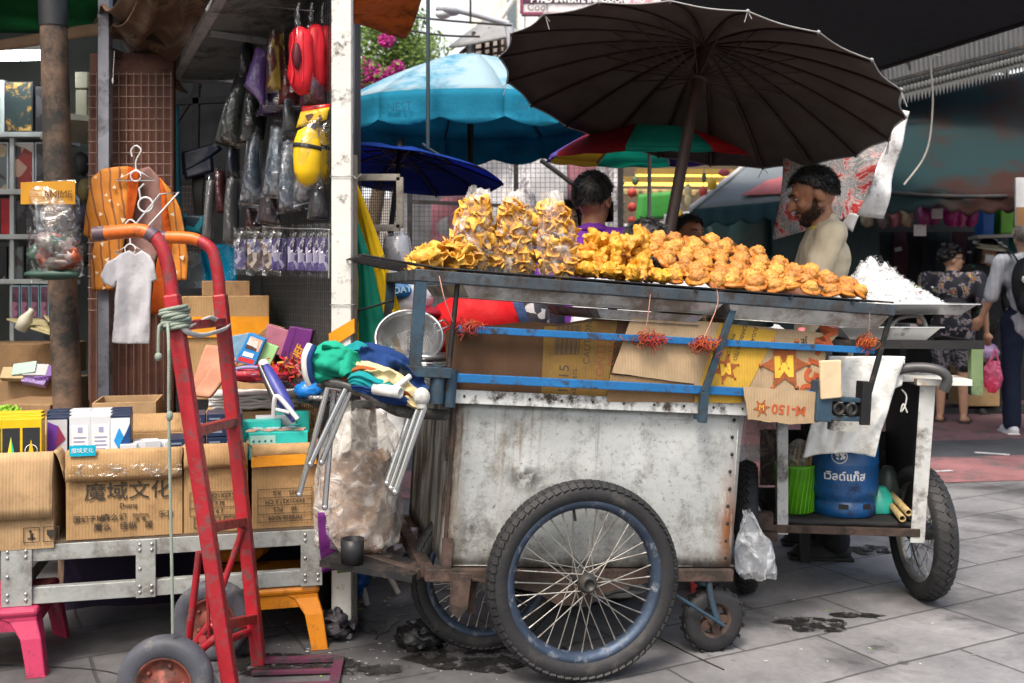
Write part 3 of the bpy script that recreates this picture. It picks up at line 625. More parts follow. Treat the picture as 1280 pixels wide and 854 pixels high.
RN = ['front', 'second', 'third', 'fourth', 'fifth', 'sixth', 'rearmost']
for row in range(rows):
    u0, u1 = .245 + row * .004, .955 - row * .050; n = int((u1 - u0) / .066) + 1
    for i in range(n):
        u = u0 + (i + (.5 if row % 2 else 0)) * .066 + r4.uniform(-.014, .014)
        if u > u1 + .02: continue
        fall = max(0, (u - .70)) * .16 * row / 3
        z = 1.212 + row * .0245 - fall * .4 + r4.uniform(-.006, .006); v = -.065 + row * .062 + r4.uniform(-.014, .014)
        M0 = C1.M @ Matrix.Translation((u, v, z)) @ Matrix.Rotation(R(r4.uniform(6, 50)), 4, 'X') @ Matrix.Rotation(R(r4.uniform(-28, 28)), 4, 'Y') @ Matrix.Rotation(r4.uniform(0, 6.28), 4, 'Z') @ Matrix.Diagonal((1, 1, 1, 1)) @ Matrix.Scale(r4.uniform(.84, 1.14), 4)
        where = 'left end beside the bananas' if i < 3 else ('by the right tray corner' if i > n - 4 else 'middle of the row')
        lab = 'golden fritter with lumpy topping, %s row, %s' % (RN[row], where)
        k = r4.randrange(4)
        if k not in used: used.add(k); o = protos[k]; o.matrix_world = M0; WM[o.name] = M0; o['label'] = lab
        else: dup(protos[k], M0, lab)
# fried banana pieces
bp = []
for k in range(5):
    d = MB(); L = .026 + .008 * k; bend = (.3, -.4, .5, .15, -.2)[k]
    pts = [V((math.sin((t - .5) * 2 * bend) * .03, (t - .5) * 2 * L, .012 * math.cos((t - .5) * 3))) for t in [x / 14 for x in range(15)]]
    rs = [.006 + .014 * math.sin(math.pi * min(1, max(0, (t / 14) * .92 + .06))) ** .7 * (1 + .25 * noise.noise(V((t * .7, k * 9, 0)))) for t in range(15)]
    d.tube(smooth_path(pts, 2), [rs[min(14, i // 2)] for i in range(29)], 20); d.jitter(.009, 34, k); d.jitter(.008, 75, k); d.jitter(.003, 160, k)
    bp.append((d.v, d.f, d.m, d.s))
r5 = random.Random(5); meshes = {}
for i in range(104):
    lay = 0 if i < 44 else (1 if i < 76 else (2 if i < 94 else 3)); uu = r5.uniform(-.035 + lay * .025, .235 - lay * .022); vv = r5.uniform(-.06, .36) if lay else (-.055 + (i % 4) * .11)
    if lay == 0: uu = -.045 + (i // 4) * .029 + r5.uniform(-.01, .01)
    k = r5.randrange(5); z = 1.213 + lay * .031 + (.014 if vv > .1 else 0)
    M0 = C1.M @ Matrix.Translation((uu, vv, z)) @ Matrix.Rotation(r5.uniform(0, 6.28), 4, 'Z') @ Matrix.Rotation(R(r5.uniform(-45, 55) if lay else r5.uniform(-12, 20)), 4, 'X')
    if lay >= 2 and i % 3 == 0: M0 = C1.M @ Matrix.Translation((uu, vv, z + .015)) @ Matrix.Rotation(R(r5.uniform(-25, 25)), 4, 'Y') @ Matrix.Rotation(R(r5.uniform(60, 95)), 4, 'X')
    lab = 'lumpy fried banana piece %s, between chip bags and fritters' % ('at the foot of the heap' if lay == 0 else ('halfway up the heap' if lay == 1 else 'at the top of the heap'))
    if k not in meshes:
        d = MB(); d.v, d.f, d.m, d.s = bp[k]; o = d.build('fried_banana', BAN, base=False); meshes[k] = o.data
    else: o = bpy.data.objects.new('fried_banana', meshes[k]); col.objects.link(o)
    o.matrix_world = M0; tag(o, lab, 'fried snack', 'fried banana pieces heaped on the tray')
def flake(mb, M, s, rr, m=0):
    a, b2, c, d = rr.uniform(-1, 1), rr.uniform(-1, 1), rr.uniform(-1, 1), rr.uniform(0, 9)
    n = 5; k = len(mb.v)
    def fn(x, y):
        X, Y = x - .5, y - .5; z = (a * X * X + b2 * Y * Y + c * X * Y) * 1.6 + .22 * noise.noise(V((X * 4 + d, Y * 4, d)))
        return M @ V((X * s * (1 - .4 * Y * Y), Y * s * .85, z * s))
    mb.sheet(fn, n, n, m)
def rrot(rr): return Matrix.Rotation(rr.uniform(0, 6.28), 4, 'Z') @ Matrix.Rotation(rr.uniform(0, 3.14), 4, 'X') @ Matrix.Rotation(rr.uniform(0, 6.28), 4, 'Z')
FILM = film('clear_bag', (1, .99, .97), .40, 15, .10, .9)
def chip_bag(px, py, v, wd, dp, ht, lean, label, seed, fill=.86):
    q = C1.hit(px, py, v); root = thing('snack_bag', label, 'snack bag', C1.M @ Matrix.Translation((q.x, v, 1.193)) @ Matrix.Rotation(R(lean), 4, 'Y'), 'clear bags of fried chips on the tray'); rr = random.Random(seed)
    prof = lambda t: (wd / 2 * (1 - .85 * max(0, t - .36) ** 1.15) * (.85 + .15 * min(1, t * 8)), dp / 2 * max(.03, (1 - t ** 3.5) * (.8 + .2 * min(1, t * 6))))
    fm = MB(); fm.sheet(lambda a, t: (lambda pr: V((pr[0] * math.cos(a * 6.2832), pr[1] * math.sin(a * 6.2832), t * ht)) + noise.noise_vector(V((math.cos(a * 6.28) * 2.2, math.sin(a * 6.28) * 2.2, t * 5 + seed))) * .010)(prof(t)), 40, 26)
    fm.build('film', FILM, root, world=False)
    ch = MB()
    while len(ch.v) < 36 * 165:
        t = rr.random() ** 1.1 * fill; a = rr.random() * 6.28; k = rr.random() ** .4 * .90; pr = prof(t)
        flake(ch, Matrix.Translation((pr[0] * k * math.cos(a), pr[1] * k * math.sin(a), .015 + t * (ht - .03))) @ rrot(rr), rr.uniform(.030, .05), rr)
    tag(ch.build('chips', CHIP, root, world=False, solid=.0018), kind='stuff')
chip_bag(583, 340, .04, .118, .10, .255, 5, 'clear plastic bag of fried chips, leftmost of the three, leaning over loose chips', 1, .88)
chip_bag(642, 342, .04, .122, .10, .260, -4, 'clear plastic bag of fried chips, middle one of the three', 2, .86)
chip_bag(700, 345, .02, .128, .11, .265, -10, 'clear plastic bag of fried chips, rightmost of the three beside the fried bananas', 3, .90)
lc_ = MB(); rr = random.Random(21)
for i in range(150):
    u = rr.uniform(-.545, -.385); h = .06 * math.sin(math.pi * min(1, max(0.05, (u + .565) / .30))) + .01
    flake(lc_, C1.M @ Matrix.Translation((u, rr.uniform(-.06, .30), 1.20 + rr.random() * h)) @ rrot(rr), rr.uniform(.032, .055), rr)
tag(lc_.build('loose_chips', CHIP, solid=.002), 'loose heap of golden fried chips at the left end of the tray', 'chips', kind='stuff')

# ------------------------------------------------------------------ second cart
C2 = Fr((.926, 3.84), -7.7)
c2 = thing('vending_cart', 'smaller open white frame cart on two motorcycle tyres carrying a gas cylinder', 'food cart', C2.M)
def C2B(mb, name, m, par=None, **k): return mb.build(name, m, par or c2, world=False, **k)
WP = mat('worn_white_steel', (.50, .51, .51), .45, metal=.15, var=.15, dirt=(.14, .13, .12), ds=10, da=.4, bmp=.2)
p = MB(); p.span((.075, -.155, .255), (.115, -.15, .86)); p.span((.075, -.15, .255), (.08, -.11, .86)); C2B(p, 'corner_post', WP, bevel=.002); p = MB()
p.add([(.545, -.156, .24), (.595, -.156, .24), (.635, -.156, .82), (.580, -.156, .82), (.545, -.15, .24), (.595, -.15, .24), (.635, -.15, .82), (.580, -.15, .82)], [(0, 1, 2, 3), (7, 6, 5, 4), (0, 4, 5, 1), (1, 5, 6, 2), (2, 6, 7, 3), (3, 7, 4, 0)])
p.add([(.595, -.156, .24), (.595, -.11, .24), (.635, -.11, .82), (.635, -.156, .82)], [(0, 1, 2, 3)])
C2B(p, 'corner_post', WP, bevel=.002)
p = MB(); p.span((.055, -.16, .262), (.58, -.13, .292)); p.span((.055, .44, .262), (.58, .47, .292)); p.span((-.01, -.18, .235), (.075, -.10, .268)); p.span((-.01, -.17, .27), (.06, -.12, .335)); p.span((.055, -.13, .265), (.085, .44, .288)); p.span((.55, -.13, .265), (.58, .44, .288)); C2B(p, 'shelf_frame', RUST, bevel=.003)
p = MB(); p.sheet(lambda a, c: V((.06 + .52 * a, -.152 + .6 * c, .303 + .006 * noise.noise(V((a * 6, c * 6, 0))))), 16, 16); C2B(p, 'rubber_mat', mat('black_mat', (.018, .018, .019), .8, bmp=.6, bs=80), solid=.018)
p = MB(); p.span((.598, -.10, .30), (.603, .45, .80)); p.span((.08, .452, .32), (.60, .456, .56)); C2B(p, 'side_panel', mat('dark_panel', (.03, .031, .033), .6, var=.3, dirt=(.10, .10, .10), ds=10, da=.3))
p = MB(); p.span((.12, -.15, .825), (.68, .45, .845)); C2B(p, 'counter_board', WP)
p = MB(); p.span((.56, -.19, .815), (.75, .0, .838)); C2B(p, 'side_board', mat('white_board', (.62, .62, .58), .6, dirt=(.45, .22, .03), ds=9, da=.36), bevel=.002)
p = MB(); p.span((.26, -.16, .945), (.80, -.135, .975)); p.span((.26, .40, .945), (.80, .425, .975)); p.span((.785, -.135, .947), (.80, .40, .973)); p.span((.26, -.135, .947), (.275, .4, .973)); C2B(p, 'upper_frame', IRON)
p = MB(); p.span((.755, -.16, .78), (.795, -.12, .945)); C2B(p, 'green_leg', mat('green_paint', (.13, .19, .09), .55, dirt=(.05, .05, .04), da=.4))
for a, b2 in (((.28, .2, .845), (.30, .22, .945)), ((.60, .2, .845), (.62, .22, .945)), ((.5, .3, .30), (.52, .32, .83))): p = MB(); p.span(a, b2); C2B(p, 'upright', IRON)
p = MB(); p.tube(smooth_path([(.44, -.18, .855), (.54, -.20, .880), (.62, -.22, .875), (.655, -.22, .845), (.645, -.21, .80)], 5), .018, 12); C2B(p, 'push_handle', mat('grey_tube', (.07, .07, .074), .45, metal=.2, bmp=.2))
p = MB(); p.span((.245, .42, .0), (.285, .455, .262)); C2B(p, 'stand_leg', RUBBER)
for u in (-.02, .625):
    Mx = Matrix.Translation((u, 0, .247)) @ Matrix.Rotation(R(90), 4, 'Y') @ Matrix.Rotation(R(-8 if u > .1 else 6), 4, 'X')
    hb = MB(); hb.lathe([(0, -.05), (.03, -.05), (.032, .05), (0, .05)], Mx, 20); ho = C2B(hb, 'wheel', mat('hub_metal', (.06, .058, .055)))
    ty = MB(); ty.lathe([(.185, -.030), (.20, -.040), (.222, -.043), (.238, -.032), (.246, -.012), (.247, 0), (.246, .012), (.238, .032), (.222, .043), (.20, .040), (.185, .030)], Mx, 64)
    for i in range(44):
        for s in (-1, 1):
            a = 2 * math.pi * (i + .5 * (s > 0)) / 44; L = Matrix.Translation((.243 * math.cos(a), .243 * math.sin(a), .017 * s)) @ Matrix.Rotation(a, 4, 'Z') @ Matrix.Rotation(R(-24 * s), 4, 'Y') @ Matrix.Rotation(R(35 * s), 4, 'X')
            ty.box(Mx @ L.to_translation(), (.007, .020, .034), (Mx @ L).to_3x3())
    C2B(ty, 'tyre', RUBBER, ho); rm = MB(); rm.lathe([(.186, -.028), (.180, -.02), (.172, 0), (.180, .02), (.186, .028), (.19, 0), (.186, -.028)], Mx, 48); C2B(rm, 'rim', MATS['spoke_steel'], ho)
    sp = MB()
    for i in range(28):
        a = 2 * math.pi * i / 28; s = 1 if i % 2 else -1; ah = a + (.9 if (i // 2) % 2 else -.9); sp.tube([Mx @ V((.03 * math.cos(ah), .03 * math.sin(ah), .035 * s)), Mx @ V((.175 * math.cos(a), .175 * math.sin(a), 0))], .002, 4)
    C2B(sp, 'spokes', MATS['spoke_steel'], ho)
ax = MB(); ax.cyl((-.05, 0, .247), (.66, 0, .247), .012); C2B(ax, 'axle', RUST)
# gas cylinder
gc = C2.hit(1054, 640, -.0); GM = C2.M @ Matrix.Translation((gc.x, .0, .313))
gas = thing('gas_cylinder', 'blue steel gas cylinder with white globe emblem standing in the smaller cart', 'gas cylinder', GM)
GB = mat('gas_blue', (.008, .085, .26), .35, var=.2, dirt=(.01, .03, .08), ds=14, da=.4, bmp=.2, spec=.6)
g = MB(); g.lathe([(.112, 0), (.117, .004), (.117, .05), (.108, .055), (.108, .06), (.122, .075), (.128, .10), (.128, .19), (.1295, .193), (.1295, .199), (.128, .202), (.128, .275), (.118, .31), (.085, .338), (.03, .35), (0, .352)], None, 48); g.build('tank', GB, gas, world=False)
g = MB(); g.lathe([(.075, .33), (.08, .33), (.08, .42), (.075, .42), (.075, .33)], None, 32, a0=-2.6, a1=2.4); g.lathe([(.018, .34), (.018, .38), (.03, .385), (.03, .40), (0, .40)], None, 16); g.build('valve_guard', GB, gas, world=False)
for a in (-100, -55): g = MB(); g.box((.1165 * math.cos(R(a)), .1165 * math.sin(R(a)), .042), (.004, .035, .018), Matrix.Rotation(R(a), 3, 'Z')); g.build('foot_slot', BLACK, gas, world=False)
WHP = mat('white_print', (.75, .76, .78), .6, bmp=0)
def wrap(mb, rad, ang0): return mb.map(lambda p: V((rad * math.cos(ang0 + p.x / rad), rad * math.sin(ang0 + p.x / rad), p.y)))
AG = R(-104)
def on_cyl(mb): mb.map(lambda p: V(((.1288 + p.z) * math.cos(AG + p.x / .1288), (.1288 + p.z) * math.sin(AG + p.x / .1288), p.y))); return mb
tx = frombasis('t', 'เวิลด์แก๊ส', .042, Matrix.Translation((.012, .155, .0012)), WHP, None, bold=.0008); on_cyl(tx).build('lettering', WHP, gas, world=False)
em = MB(); em.lathe([(.026, 0), (.029, 0), (.029, .001), (.026, .001)], Matrix.Translation((-.006, .232, 0)), 32); rr = random.Random(2)
for (ex, ey, er) in ((-.016, .243, .008), (-.012, .236, .006), (-.004, .246, .005), (.004, .238, .007), (.008, .228, .007), (.002, .222, .005), (-.012, .222, .004), (.010, .244, .005)):
    em.prism([(ex + er * (1 + .4 * rr.uniform(-1, 1)) * math.cos(a * .628), ey + er * (1 + .4 * rr.uniform(-1, 1)) * math.sin(a * .628)) for a in range(10)], Matrix(), .001)
on_cyl(em).build('globe_emblem', WHP, gas, world=False)
# basket, bowl, pot and bamboo on the shelf
q = C2.hit(997, 630, -.02); bk = MB(); bk.lathe([(.045, .0), (.066, .003), (.074, .17), (.078, .175), (.078, .185), (.071, .185), (.063, .006), (0, .006)], C2.M @ Matrix.Translation((q.x - .01, -.02, .313)), 28)
for i in range(26):
    a = 2 * math.pi * i / 26; bk.beam(C2.M @ V((q.x - .01 + .068 * math.cos(a), -.02 + .068 * math.sin(a), .32)), C2.M @ V((q.x - .01 + .0765 * math.cos(a + .3), -.02 + .0765 * math.sin(a + .3), .49)), .004, .004)
single(bk, 'green_basket', mat('lime_plastic', (.10, .36, .012), .4, bmp=.3), 'bright green plastic basket beside the gas cylinder', 'basket')
bb = MB(); rr = random.Random(4)
for i in range(7): bb.tube([C2.M @ V((q.x - .03 + .01 * i, -.03, .42)), C2.M @ V((q.x + .0 + .012 * i + rr.uniform(-.02, .02), -.04, .58 + rr.uniform(-.03, .03)))], .0035, 5)
bb.ell(C2.M @ V((q.x + .0, -.03, .53)), (.04, .03, .06), None, 14, 1, .4, 2, 3)
single(bb, 'stick_bundle', [mat('bamboo_stick', (.45, .28, .12)), film('milky_film', (.95, .93, .9), .5, 20)], 'wooden skewers in a milky bag standing in the green basket', 'skewers')
q = C2.hit(1100, 640, .05); bw_ = MB(); bw_.lathe([(.07, 0), (.072, .01), (.062, .05), (.035, .085), (.03, .09), (0, .092)], C2.M @ Matrix.Translation((q.x - .01, .05, .313)), 28); single(bw_, 'teal_bowl', mat('teal_plastic', (.03, .36, .30), .35, bmp=.05), 'upturned teal plastic bowl right of the gas cylinder', 'bowl')
q = C2.hit(1110, 600, .16); bw_ = MB(); bw_.lathe([(.04, 0), (.05, .02), (.05, .10), (.03, .13), (.02, .15), (0, .15)], C2.M @ Matrix.Translation((q.x, .16, .313)), 20); single(bw_, 'grey_jug', mat('dark_plastic', (.05, .07, .075), .4), 'dark grey jug behind the teal bowl', 'jug')
BAMB = mat('bamboo', (.42, .31, .14), .5, var=.3, dirt=(.15, .10, .04), da=.4)
for k, (a, b2) in enumerate((((1128, 653), (1108, 628)), ((1136, 641), (1112, 622)))):
    pa, pb = C2.pt(C2.hit(*a, -.17).x, -.17, .330 + .022 * k), C2.pt(C2.hit(*b2, .1).x, .12, .345 + .025 * k); mb = MB(); d = (pb - pa).normalized()
    x = d.orthogonal().normalized(); M0 = basis(pa, x, d.cross(x)); L = (pb - pa).length
    mb.lathe([(.009, .03), (.009, 0), (.013, 0), (.013, L * .48), (.0145, L * .5), (.013, L * .52), (.013, L), (0, L)], M0, 16); single(mb, 'bamboo_tube', BAMB, ('cut bamboo tube nearest the shelf edge by the right post', 'cut bamboo tube lying behind the nearer one by the right post')[k], 'bamboo tube', 'bamboo tubes on the cart shelf')
# towel over the front of the second cart
def tow(a, c):
    top = V((1036 + (1130 - 1036) * a, 446, 0)); bt = V((1003 + (1093 - 1003) * a, 572 - 6 * math.sin(a * 3), 0)); p = top.lerp(bt, c)
    q = C2.hit(p.x, p.y, -.205); k = .034 * noise.noise(V((a * 4.5 + c * 1.6, c * 1.4, 3))) + .008 * noise.noise(V((a * 11, c * 6, 1)))
    return C2.M @ V((q.x, -.205 + k, q.z))
TW = mat('white_towel', (.70, .71, .70), .9, var=.08, bmp=.6, bs=60, bd=.006, dirt=(.42, .41, .38), ds=5, da=.3)
tm = MB(); tm.sheet(tow, 40, 50); tm.sheet(lambda a, c: tow(a, 0).lerp(C2.M @ V((C2.hit(1036 + 94 * a, 446, -.205).x, .0, .853)), c) + V((0, 0, .012 * math.sin(c * 3.14))), 20, 8)
single(tm, 'white_towel', TW, 'white towel draped over the front of the smaller cart above the gas cylinder', 'towel', solid=.004)
tm = MB(); tm.sheet(lambda a, c: C2.M @ (lambda q: V((q.x, -.185 + .01 * noise.noise(V((a * 5, c * 4, 8))), q.z)))(C2.hit(1085 + 46 * a - 4 * c, 450 + (52 - 20 * a) * c, -.185)), 14, 12); single(tm, 'cloth_rag', TW, 'small white rag hanging beside the towel under the push handle', 'rag', solid=.004)
st = MB(); st.tube(smooth_path([C2.M @ C2.hit(*p, -.15) for p in ((1127, 487), (1133, 495), (1131, 508), (1126, 515), (1129, 505), (1134, 516))], 4), .003, 6); single(st, 'loose_string', mat('cord_white', (.6, .6, .57)), 'short knotted white cord on the dark inner side of the smaller cart', 'cord')
# trays and pots on top of the second cart
def tray(name, u0, u1, v0, v1, z, d, label, slope=.04, m=STEEL):
    mb = MB(); k = slope
    mb.add([(u0 + k, v0 + k, z - d), (u1 - k, v0 + k, z - d), (u1 - k, v1 - k, z - d), (u0 + k, v1 - k, z - d)], [(0, 1, 2, 3)])
    o = [(u0, v0), (u1, v0), (u1, v1), (u0, v1)]; n = [(u0 + k, v0 + k), (u1 - k, v0 + k), (u1 - k, v1 - k), (u0 + k, v1 - k)]; l = [(u0 - .012, v0 - .012), (u1 + .012, v0 - .012), (u1 + .012, v1 + .012), (u0 - .012, v1 + .012)]
    for i in range(4):
        j = (i + 1) % 4; mb.add([(*o[i], z), (*o[j], z), (*n[j], z - d), (*n[i], z - d)], [(0, 1, 2, 3)]); mb.add([(*l[i], z + .002), (*l[j], z + .002), (*o[j], z), (*o[i], z)], [(0, 1, 2, 3)])
    mb.map(lambda p: C2.M @ p); return single(mb, name, m, label, 'tray', solid=.003)
tray('steel_tray', .33, .775, -.15, .40, 1.105, .035, 'wide steel tray under the white heap on the smaller cart')
tray('deep_pan', .31, .66, -.12, .3, 1.02, .045, 'deep steel pan under the wide tray of the smaller cart')
hd = MB(); hd.tube(smooth_path([C2.M @ C2.hit(*p, -.02) for p in ((1112, 412), (1124, 398), (1150, 396), (1158, 410))], 5), .008, 8); single(hd, 'pan_handle', mat('white_handle', (.65, .65, .66), .35), 'white loop handle standing over the deep pan', 'handle')
for x_ in (.70, .38): tr = MB(); tr.span((x_, .1, .976), (x_ + .02, .12, 1.07)); C2B(tr, 'tray_support', IRON)
FLUF = mat('white_shreds', (.72, .73, .74), .7, var=.06, bmp=.5, bs=60, bd=.01, trans=.25)
mo = MB()
def mz(x, y): x += .30 * max(0, 1 - x * x); r = math.sqrt(x * x + y * y); return max(0, 1 - r ** 1.35) * (1 + .35 * noise.noise(V((x * 3, y * 3, 1))) + .2 * noise.noise(V((x * 8, y * 8, 4))))
mc = V((.545, .12, 1.09)); 
mo.sheet(lambda a, c: C2.M @ (mc + V(((a - .5) * .44, (c - .5) * .46, .185 * mz((a - .5) * 2 + .0, (c - .5) * 2) + .012 * noise.noise(V((a * 14, c * 14, 0)))))), 50, 50)
rr = random.Random(9)
for i in range(6000):
    a, c = rr.random(), rr.random(); k = mz((a - .5) * 2, (c - .5) * 2)
    if k <= .02: continue
    b0 = mc + V(((a - .5) * .44, (c - .5) * .46, .185 * k + .002)); t = rr.uniform(0, 6.28); L = rr.uniform(.008, .022); d = V((math.cos(t), math.sin(t), rr.uniform(-.35, .4))) * L; nn = V((-math.sin(t), math.cos(t), 0)) * .0011
    mid = b0 + d * .5 + V((0, 0, rr.uniform(0, .006))); mo.add([C2.M @ x for x in (b0 - nn, b0 + nn, mid + nn, mid - nn, b0 + d + nn * .4, b0 + d - nn * .4)], [(0, 1, 2, 3), (3, 2, 4, 5)])
tag(mo.build('white_shreds', FLUF), 'heap of white fluffy shreds piled on the wide steel tray', 'white shreds', kind='stuff')
pk = MB()
for i in range(9): pk.ell(C2.M @ (mc + V((rr.uniform(-.16, .12), rr.uniform(-.17, -.08), .04 + rr.random() * .04))), (.006, .004, .004), None, 6, i % 3)
tag(pk.build('coloured_scraps', [mat('scrap_red', (.5, .03, .04)), mat('scrap_green', (.05, .3, .06)), mat('scrap_grey', (.2, .2, .2))]), 'tiny red and green scraps caught in the white shreds', 'scraps', kind='stuff')
q = C2.hit(1002, 412, .30); po = MB(); po.lathe([(.10, 0), (.12, .005), (.12, .10), (.125, .105), (.118, .105), (.115, .01), (0, .01)], C2.M @ Matrix.Translation((q.x, .30, .85)), 40); pot_ = single(po, 'steel_pot', STEEL, 'round steel pot with pink lid seen under the fritter tray', 'pot')
po = MB(); po.lathe([(.128, 0), (.128, .008), (.05, .022), (.014, .024), (.016, .045), (0, .047)], C2.M @ Matrix.Translation((q.x, .30, .957)), 40); po.build('lid', mat('pink_plastic', (.62, .17, .18), .4), pot_)
q = C2.hit(960, 412, .22); wb = MB(); wb.ell(C2.M @ V((q.x + .02, .22, .92)), (.13, .08, .085), None, 30, 0, .35, 2.2, 5); wb.crumple(.014, 16); single(wb, 'white_bag', mat('white_plastic', (.72, .74, .76), .3, bmp=.6, bs=14, bd=.02, trans=.2), 'crumpled white plastic bag between the cart trays', 'plastic bag')
# clear bag hanging off the right side of the fritter cart
hb = MB(); bx_ = C1.hit(928, 640, .10)
hb.sheet(lambda a, t: C1.M @ (V((bx_.x + .02, .10, bx_.z)) + (lambda r: V((r * 1.15 * math.cos(a * 6.2832) + .055 * t, r * .6 * math.sin(a * 6.2832), -.215 * t)) + noise.noise_vector(V((math.cos(a * 6.28) * 2, math.sin(a * 6.28) * 2, t * 4))) * .016)(.01 + .052 * math.sin(min(1, t * 1.05) * math.pi * .62) ** 1.2)), 36, 26)
hb2 = [v for v in hb.v]
single(hb, 'clear_bag', film('hang_film', (.93, .96, 1), .42, 14, .15, 1), 'limp clear plastic bag hanging at the right side of the fritter cart', 'plastic bag')
tb = MB(); tb.quad(P(934, 498, 4.2), P(967, 498, 4.2), P(969, 606, 4.2), P(928, 610, 4.2), 10, 14, .03, 9); single(tb, 'milky_sheet', film('milky_pink', (.85, .74, .70), .6, 14, .3), 'milky plastic sheet hanging behind the left tyre of the smaller cart', 'plastic sheet')

# ------------------------------------------------------------------ umbrellas
def umbrella(name, label, C, tilt_x, tilt_y, rad, ht, n, panels, mats, val=0, vm=None, pole=None, pr=.014, pm=None, rib=True, rot=0, sag=.05, vd=.03, rimcord=None, curve=1.7, group=None):
    """C rim centre; tilt about X then Y; panels: material index for each gore"""
    M0 = Matrix.Translation(C) @ Matrix.Rotation(R(tilt_y), 4, 'Y') @ Matrix.Rotation(R(tilt_x), 4, 'X') @ Matrix.Rotation(R(rot), 4, 'Z')
    root = thing(name, label, 'umbrella', Matrix.Translation(C), group); nr, ns = 10, 6
    def pt(r, a, s):                         # s: 0..1 within gore
        k = math.sin(math.pi * s); rr = rad * r * (1 - sag * k * r); z = ht * (1 - r ** curve) - .05 * rad * k * r * (1 - r) * 1.5
        return M0 @ V((rr * math.cos(a), rr * math.sin(a), z))
    cn = MB()
    for g_ in range(n):
        cn.sheet(lambda s, r: pt(r, 2 * math.pi * (g_ + s) / n, s), ns, nr, panels[g_ % len(panels)])
    can = cn.build('canopy', mats, root, solid=.0015)
    if val:
        vb = MB()
        for g_ in range(n):
            def vf(s, t):
                a = 2 * math.pi * (g_ + s) / n; p = pt(1, a, s); L = val * t * (1 - .22 * (1 - abs(math.sin(math.pi * s * 2))) * (t > .99)); o = V((math.cos(a), math.sin(a), 0))
                return p + M0.to_3x3() @ (V((0, 0, -L)) + o * (.02 * t + vd * t * noise.noise(V((a * 5, t, 2)))))
            vb.sheet(vf, 14, 5, (vm or panels)[g_ % len(vm or panels)])
        vb.build('valance', mats, can if False else root, solid=.0015)
    IRB = pm or IRON
    if rib:
        for g_ in range(n):
            a = 2 * math.pi * g_ / n; rb = MB(); rb.tube([pt(r, a, 0) - M0.to_3x3() @ V((0, 0, .008)) for r in (.02, .2, .4, .6, .8, 1.0)], .0055, 5); rb.tube([pt(.5, a, 0) - M0.to_3x3() @ V((0, 0, .012)), M0 @ V((.03 * math.cos(a), .03 * math.sin(a), ht * .38))], .0035, 4); rb.build('rib', IRB, root)
    if pole is not None:
        pl = MB(); pl.tube([M0 @ V((0, 0, ht + .05)), M0 @ V((0, 0, -pole))], pr, 10); pl.lathe([(.0, ht * .42), (.035, ht * .42), (.035, ht * .34), (0, ht * .34)], M0, 16); pl.lathe([(0, ht + .07), (.018, ht + .06), (.022, ht + .01), (.04, ht - .005)], M0, 12); pl.build('pole', IRB, root)
    if rimcord:
        rc = MB(); rc.tube([pt(1.004, 2 * math.pi * i / (n * 6), (i % 6) / 6) for i in range(n * 6)], .003, 5, closed=True)
        rr2 = random.Random(4)
        for g_ in range(0, n, 1):
            p = pt(1.0, 2 * math.pi * g_ / n, 0)
            rc.ell(p, .008, None, 6)
            for k in range(2 if g_ % 3 == 0 else 0): rc.tube([p, p + V((rr2.uniform(-.03, .03), 0, rr2.uniform(-.07, -.02)))], .0022, 4)
        rc.build('rim_cord', rimcord, root)
    return root, M0, pt
DARKF = cloth('dark_umbrella_cloth', (.11, .094, .084), var=.22, vs=4, bmp=.25, bs=120, bd=.003, trans=.34)
um, UM0, upt = umbrella('market_umbrella', 'huge dark brown umbrella tilted over the tray of fritters', P(868, 123, 4.35), -9.5, 12, .87, .25, 20, [0], [DARKF], pole=2.0, pr=.026, pm=mat('dark_pole', (.045, .025, .02), .5, bmp=.3), rimcord=mat('rim_cord', (.30, .30, .30), .7), sag=.035)
BLU = [cloth('blue_canopy', (.05, .30, .46), var=.25, vs=3, trans=.30, dirt=(.36, .50, .58), ds=2.2, da=.70), cloth('blue_valance', (.012, .20, .33), var=.25, vs=3, trans=.3)]
bu, BM0, bpt = umbrella('market_umbrella', 'faded light blue umbrella with a scalloped valance behind the tray', P(588, 146, 6.4), 0, 0, .93, .40, 8, [1], BLU, val=.20, vm=[1], pole=2.2, pr=.022, rot=14, sag=.03, curve=1.5)
for o in [x for x in bpy.data.objects if x.parent == bu and x.name.startswith('canopy')]: o.modifiers['solid'].material_offset = -1
VT = mat('dark_blue_print', (.010, .12, .20), .7, bmp=0)
for a, s, sz in ((-112, 'NEST', .07), (-66, 'Pure Life', .06), (70, 'NEST', .08), (112, 'NEST', .08)):
    ar = R(a); p = V((.93 * .985 * math.cos(ar), .93 * .985 * math.sin(ar), 0)); out = V((math.cos(ar), math.sin(ar), 0)); c = BM0 @ (V((math.cos(R(a + 0)), math.sin(R(a)), 0)) * (.955 if a < 0 else .93) + V((0, 0, -.10)))
    text('printed_text', s, sz, basis(P(588, 146, 6.4) + out * (.955 if a < 0 else .90) + V((0, 0, -.10)), V((-math.sin(ar), math.cos(ar), 0)), V((0, 0, 1))), VT, bu)
DB = [cloth('royal_blue_canopy', (.014, .065, .38), var=.25, vs=3, trans=.5)]
umbrella('market_umbrella', 'royal blue umbrella tilted below the faded light blue one', P(497, 216, 5.6), -6, 6, .60, .13, 10, [0], DB, pole=1.9, pr=.016, sag=.03)
RBW = [cloth('dark_red_gore', (.26, .012, .018), trans=.4), cloth('teal_gore', (.04, .52, .42), trans=.5), cloth('red_gore', (.68, .04, .05), trans=.5), cloth('purple_gore', (.11, .08, .33), trans=.3), cloth('yellow_gore', (.55, .42, .06), trans=.3)]
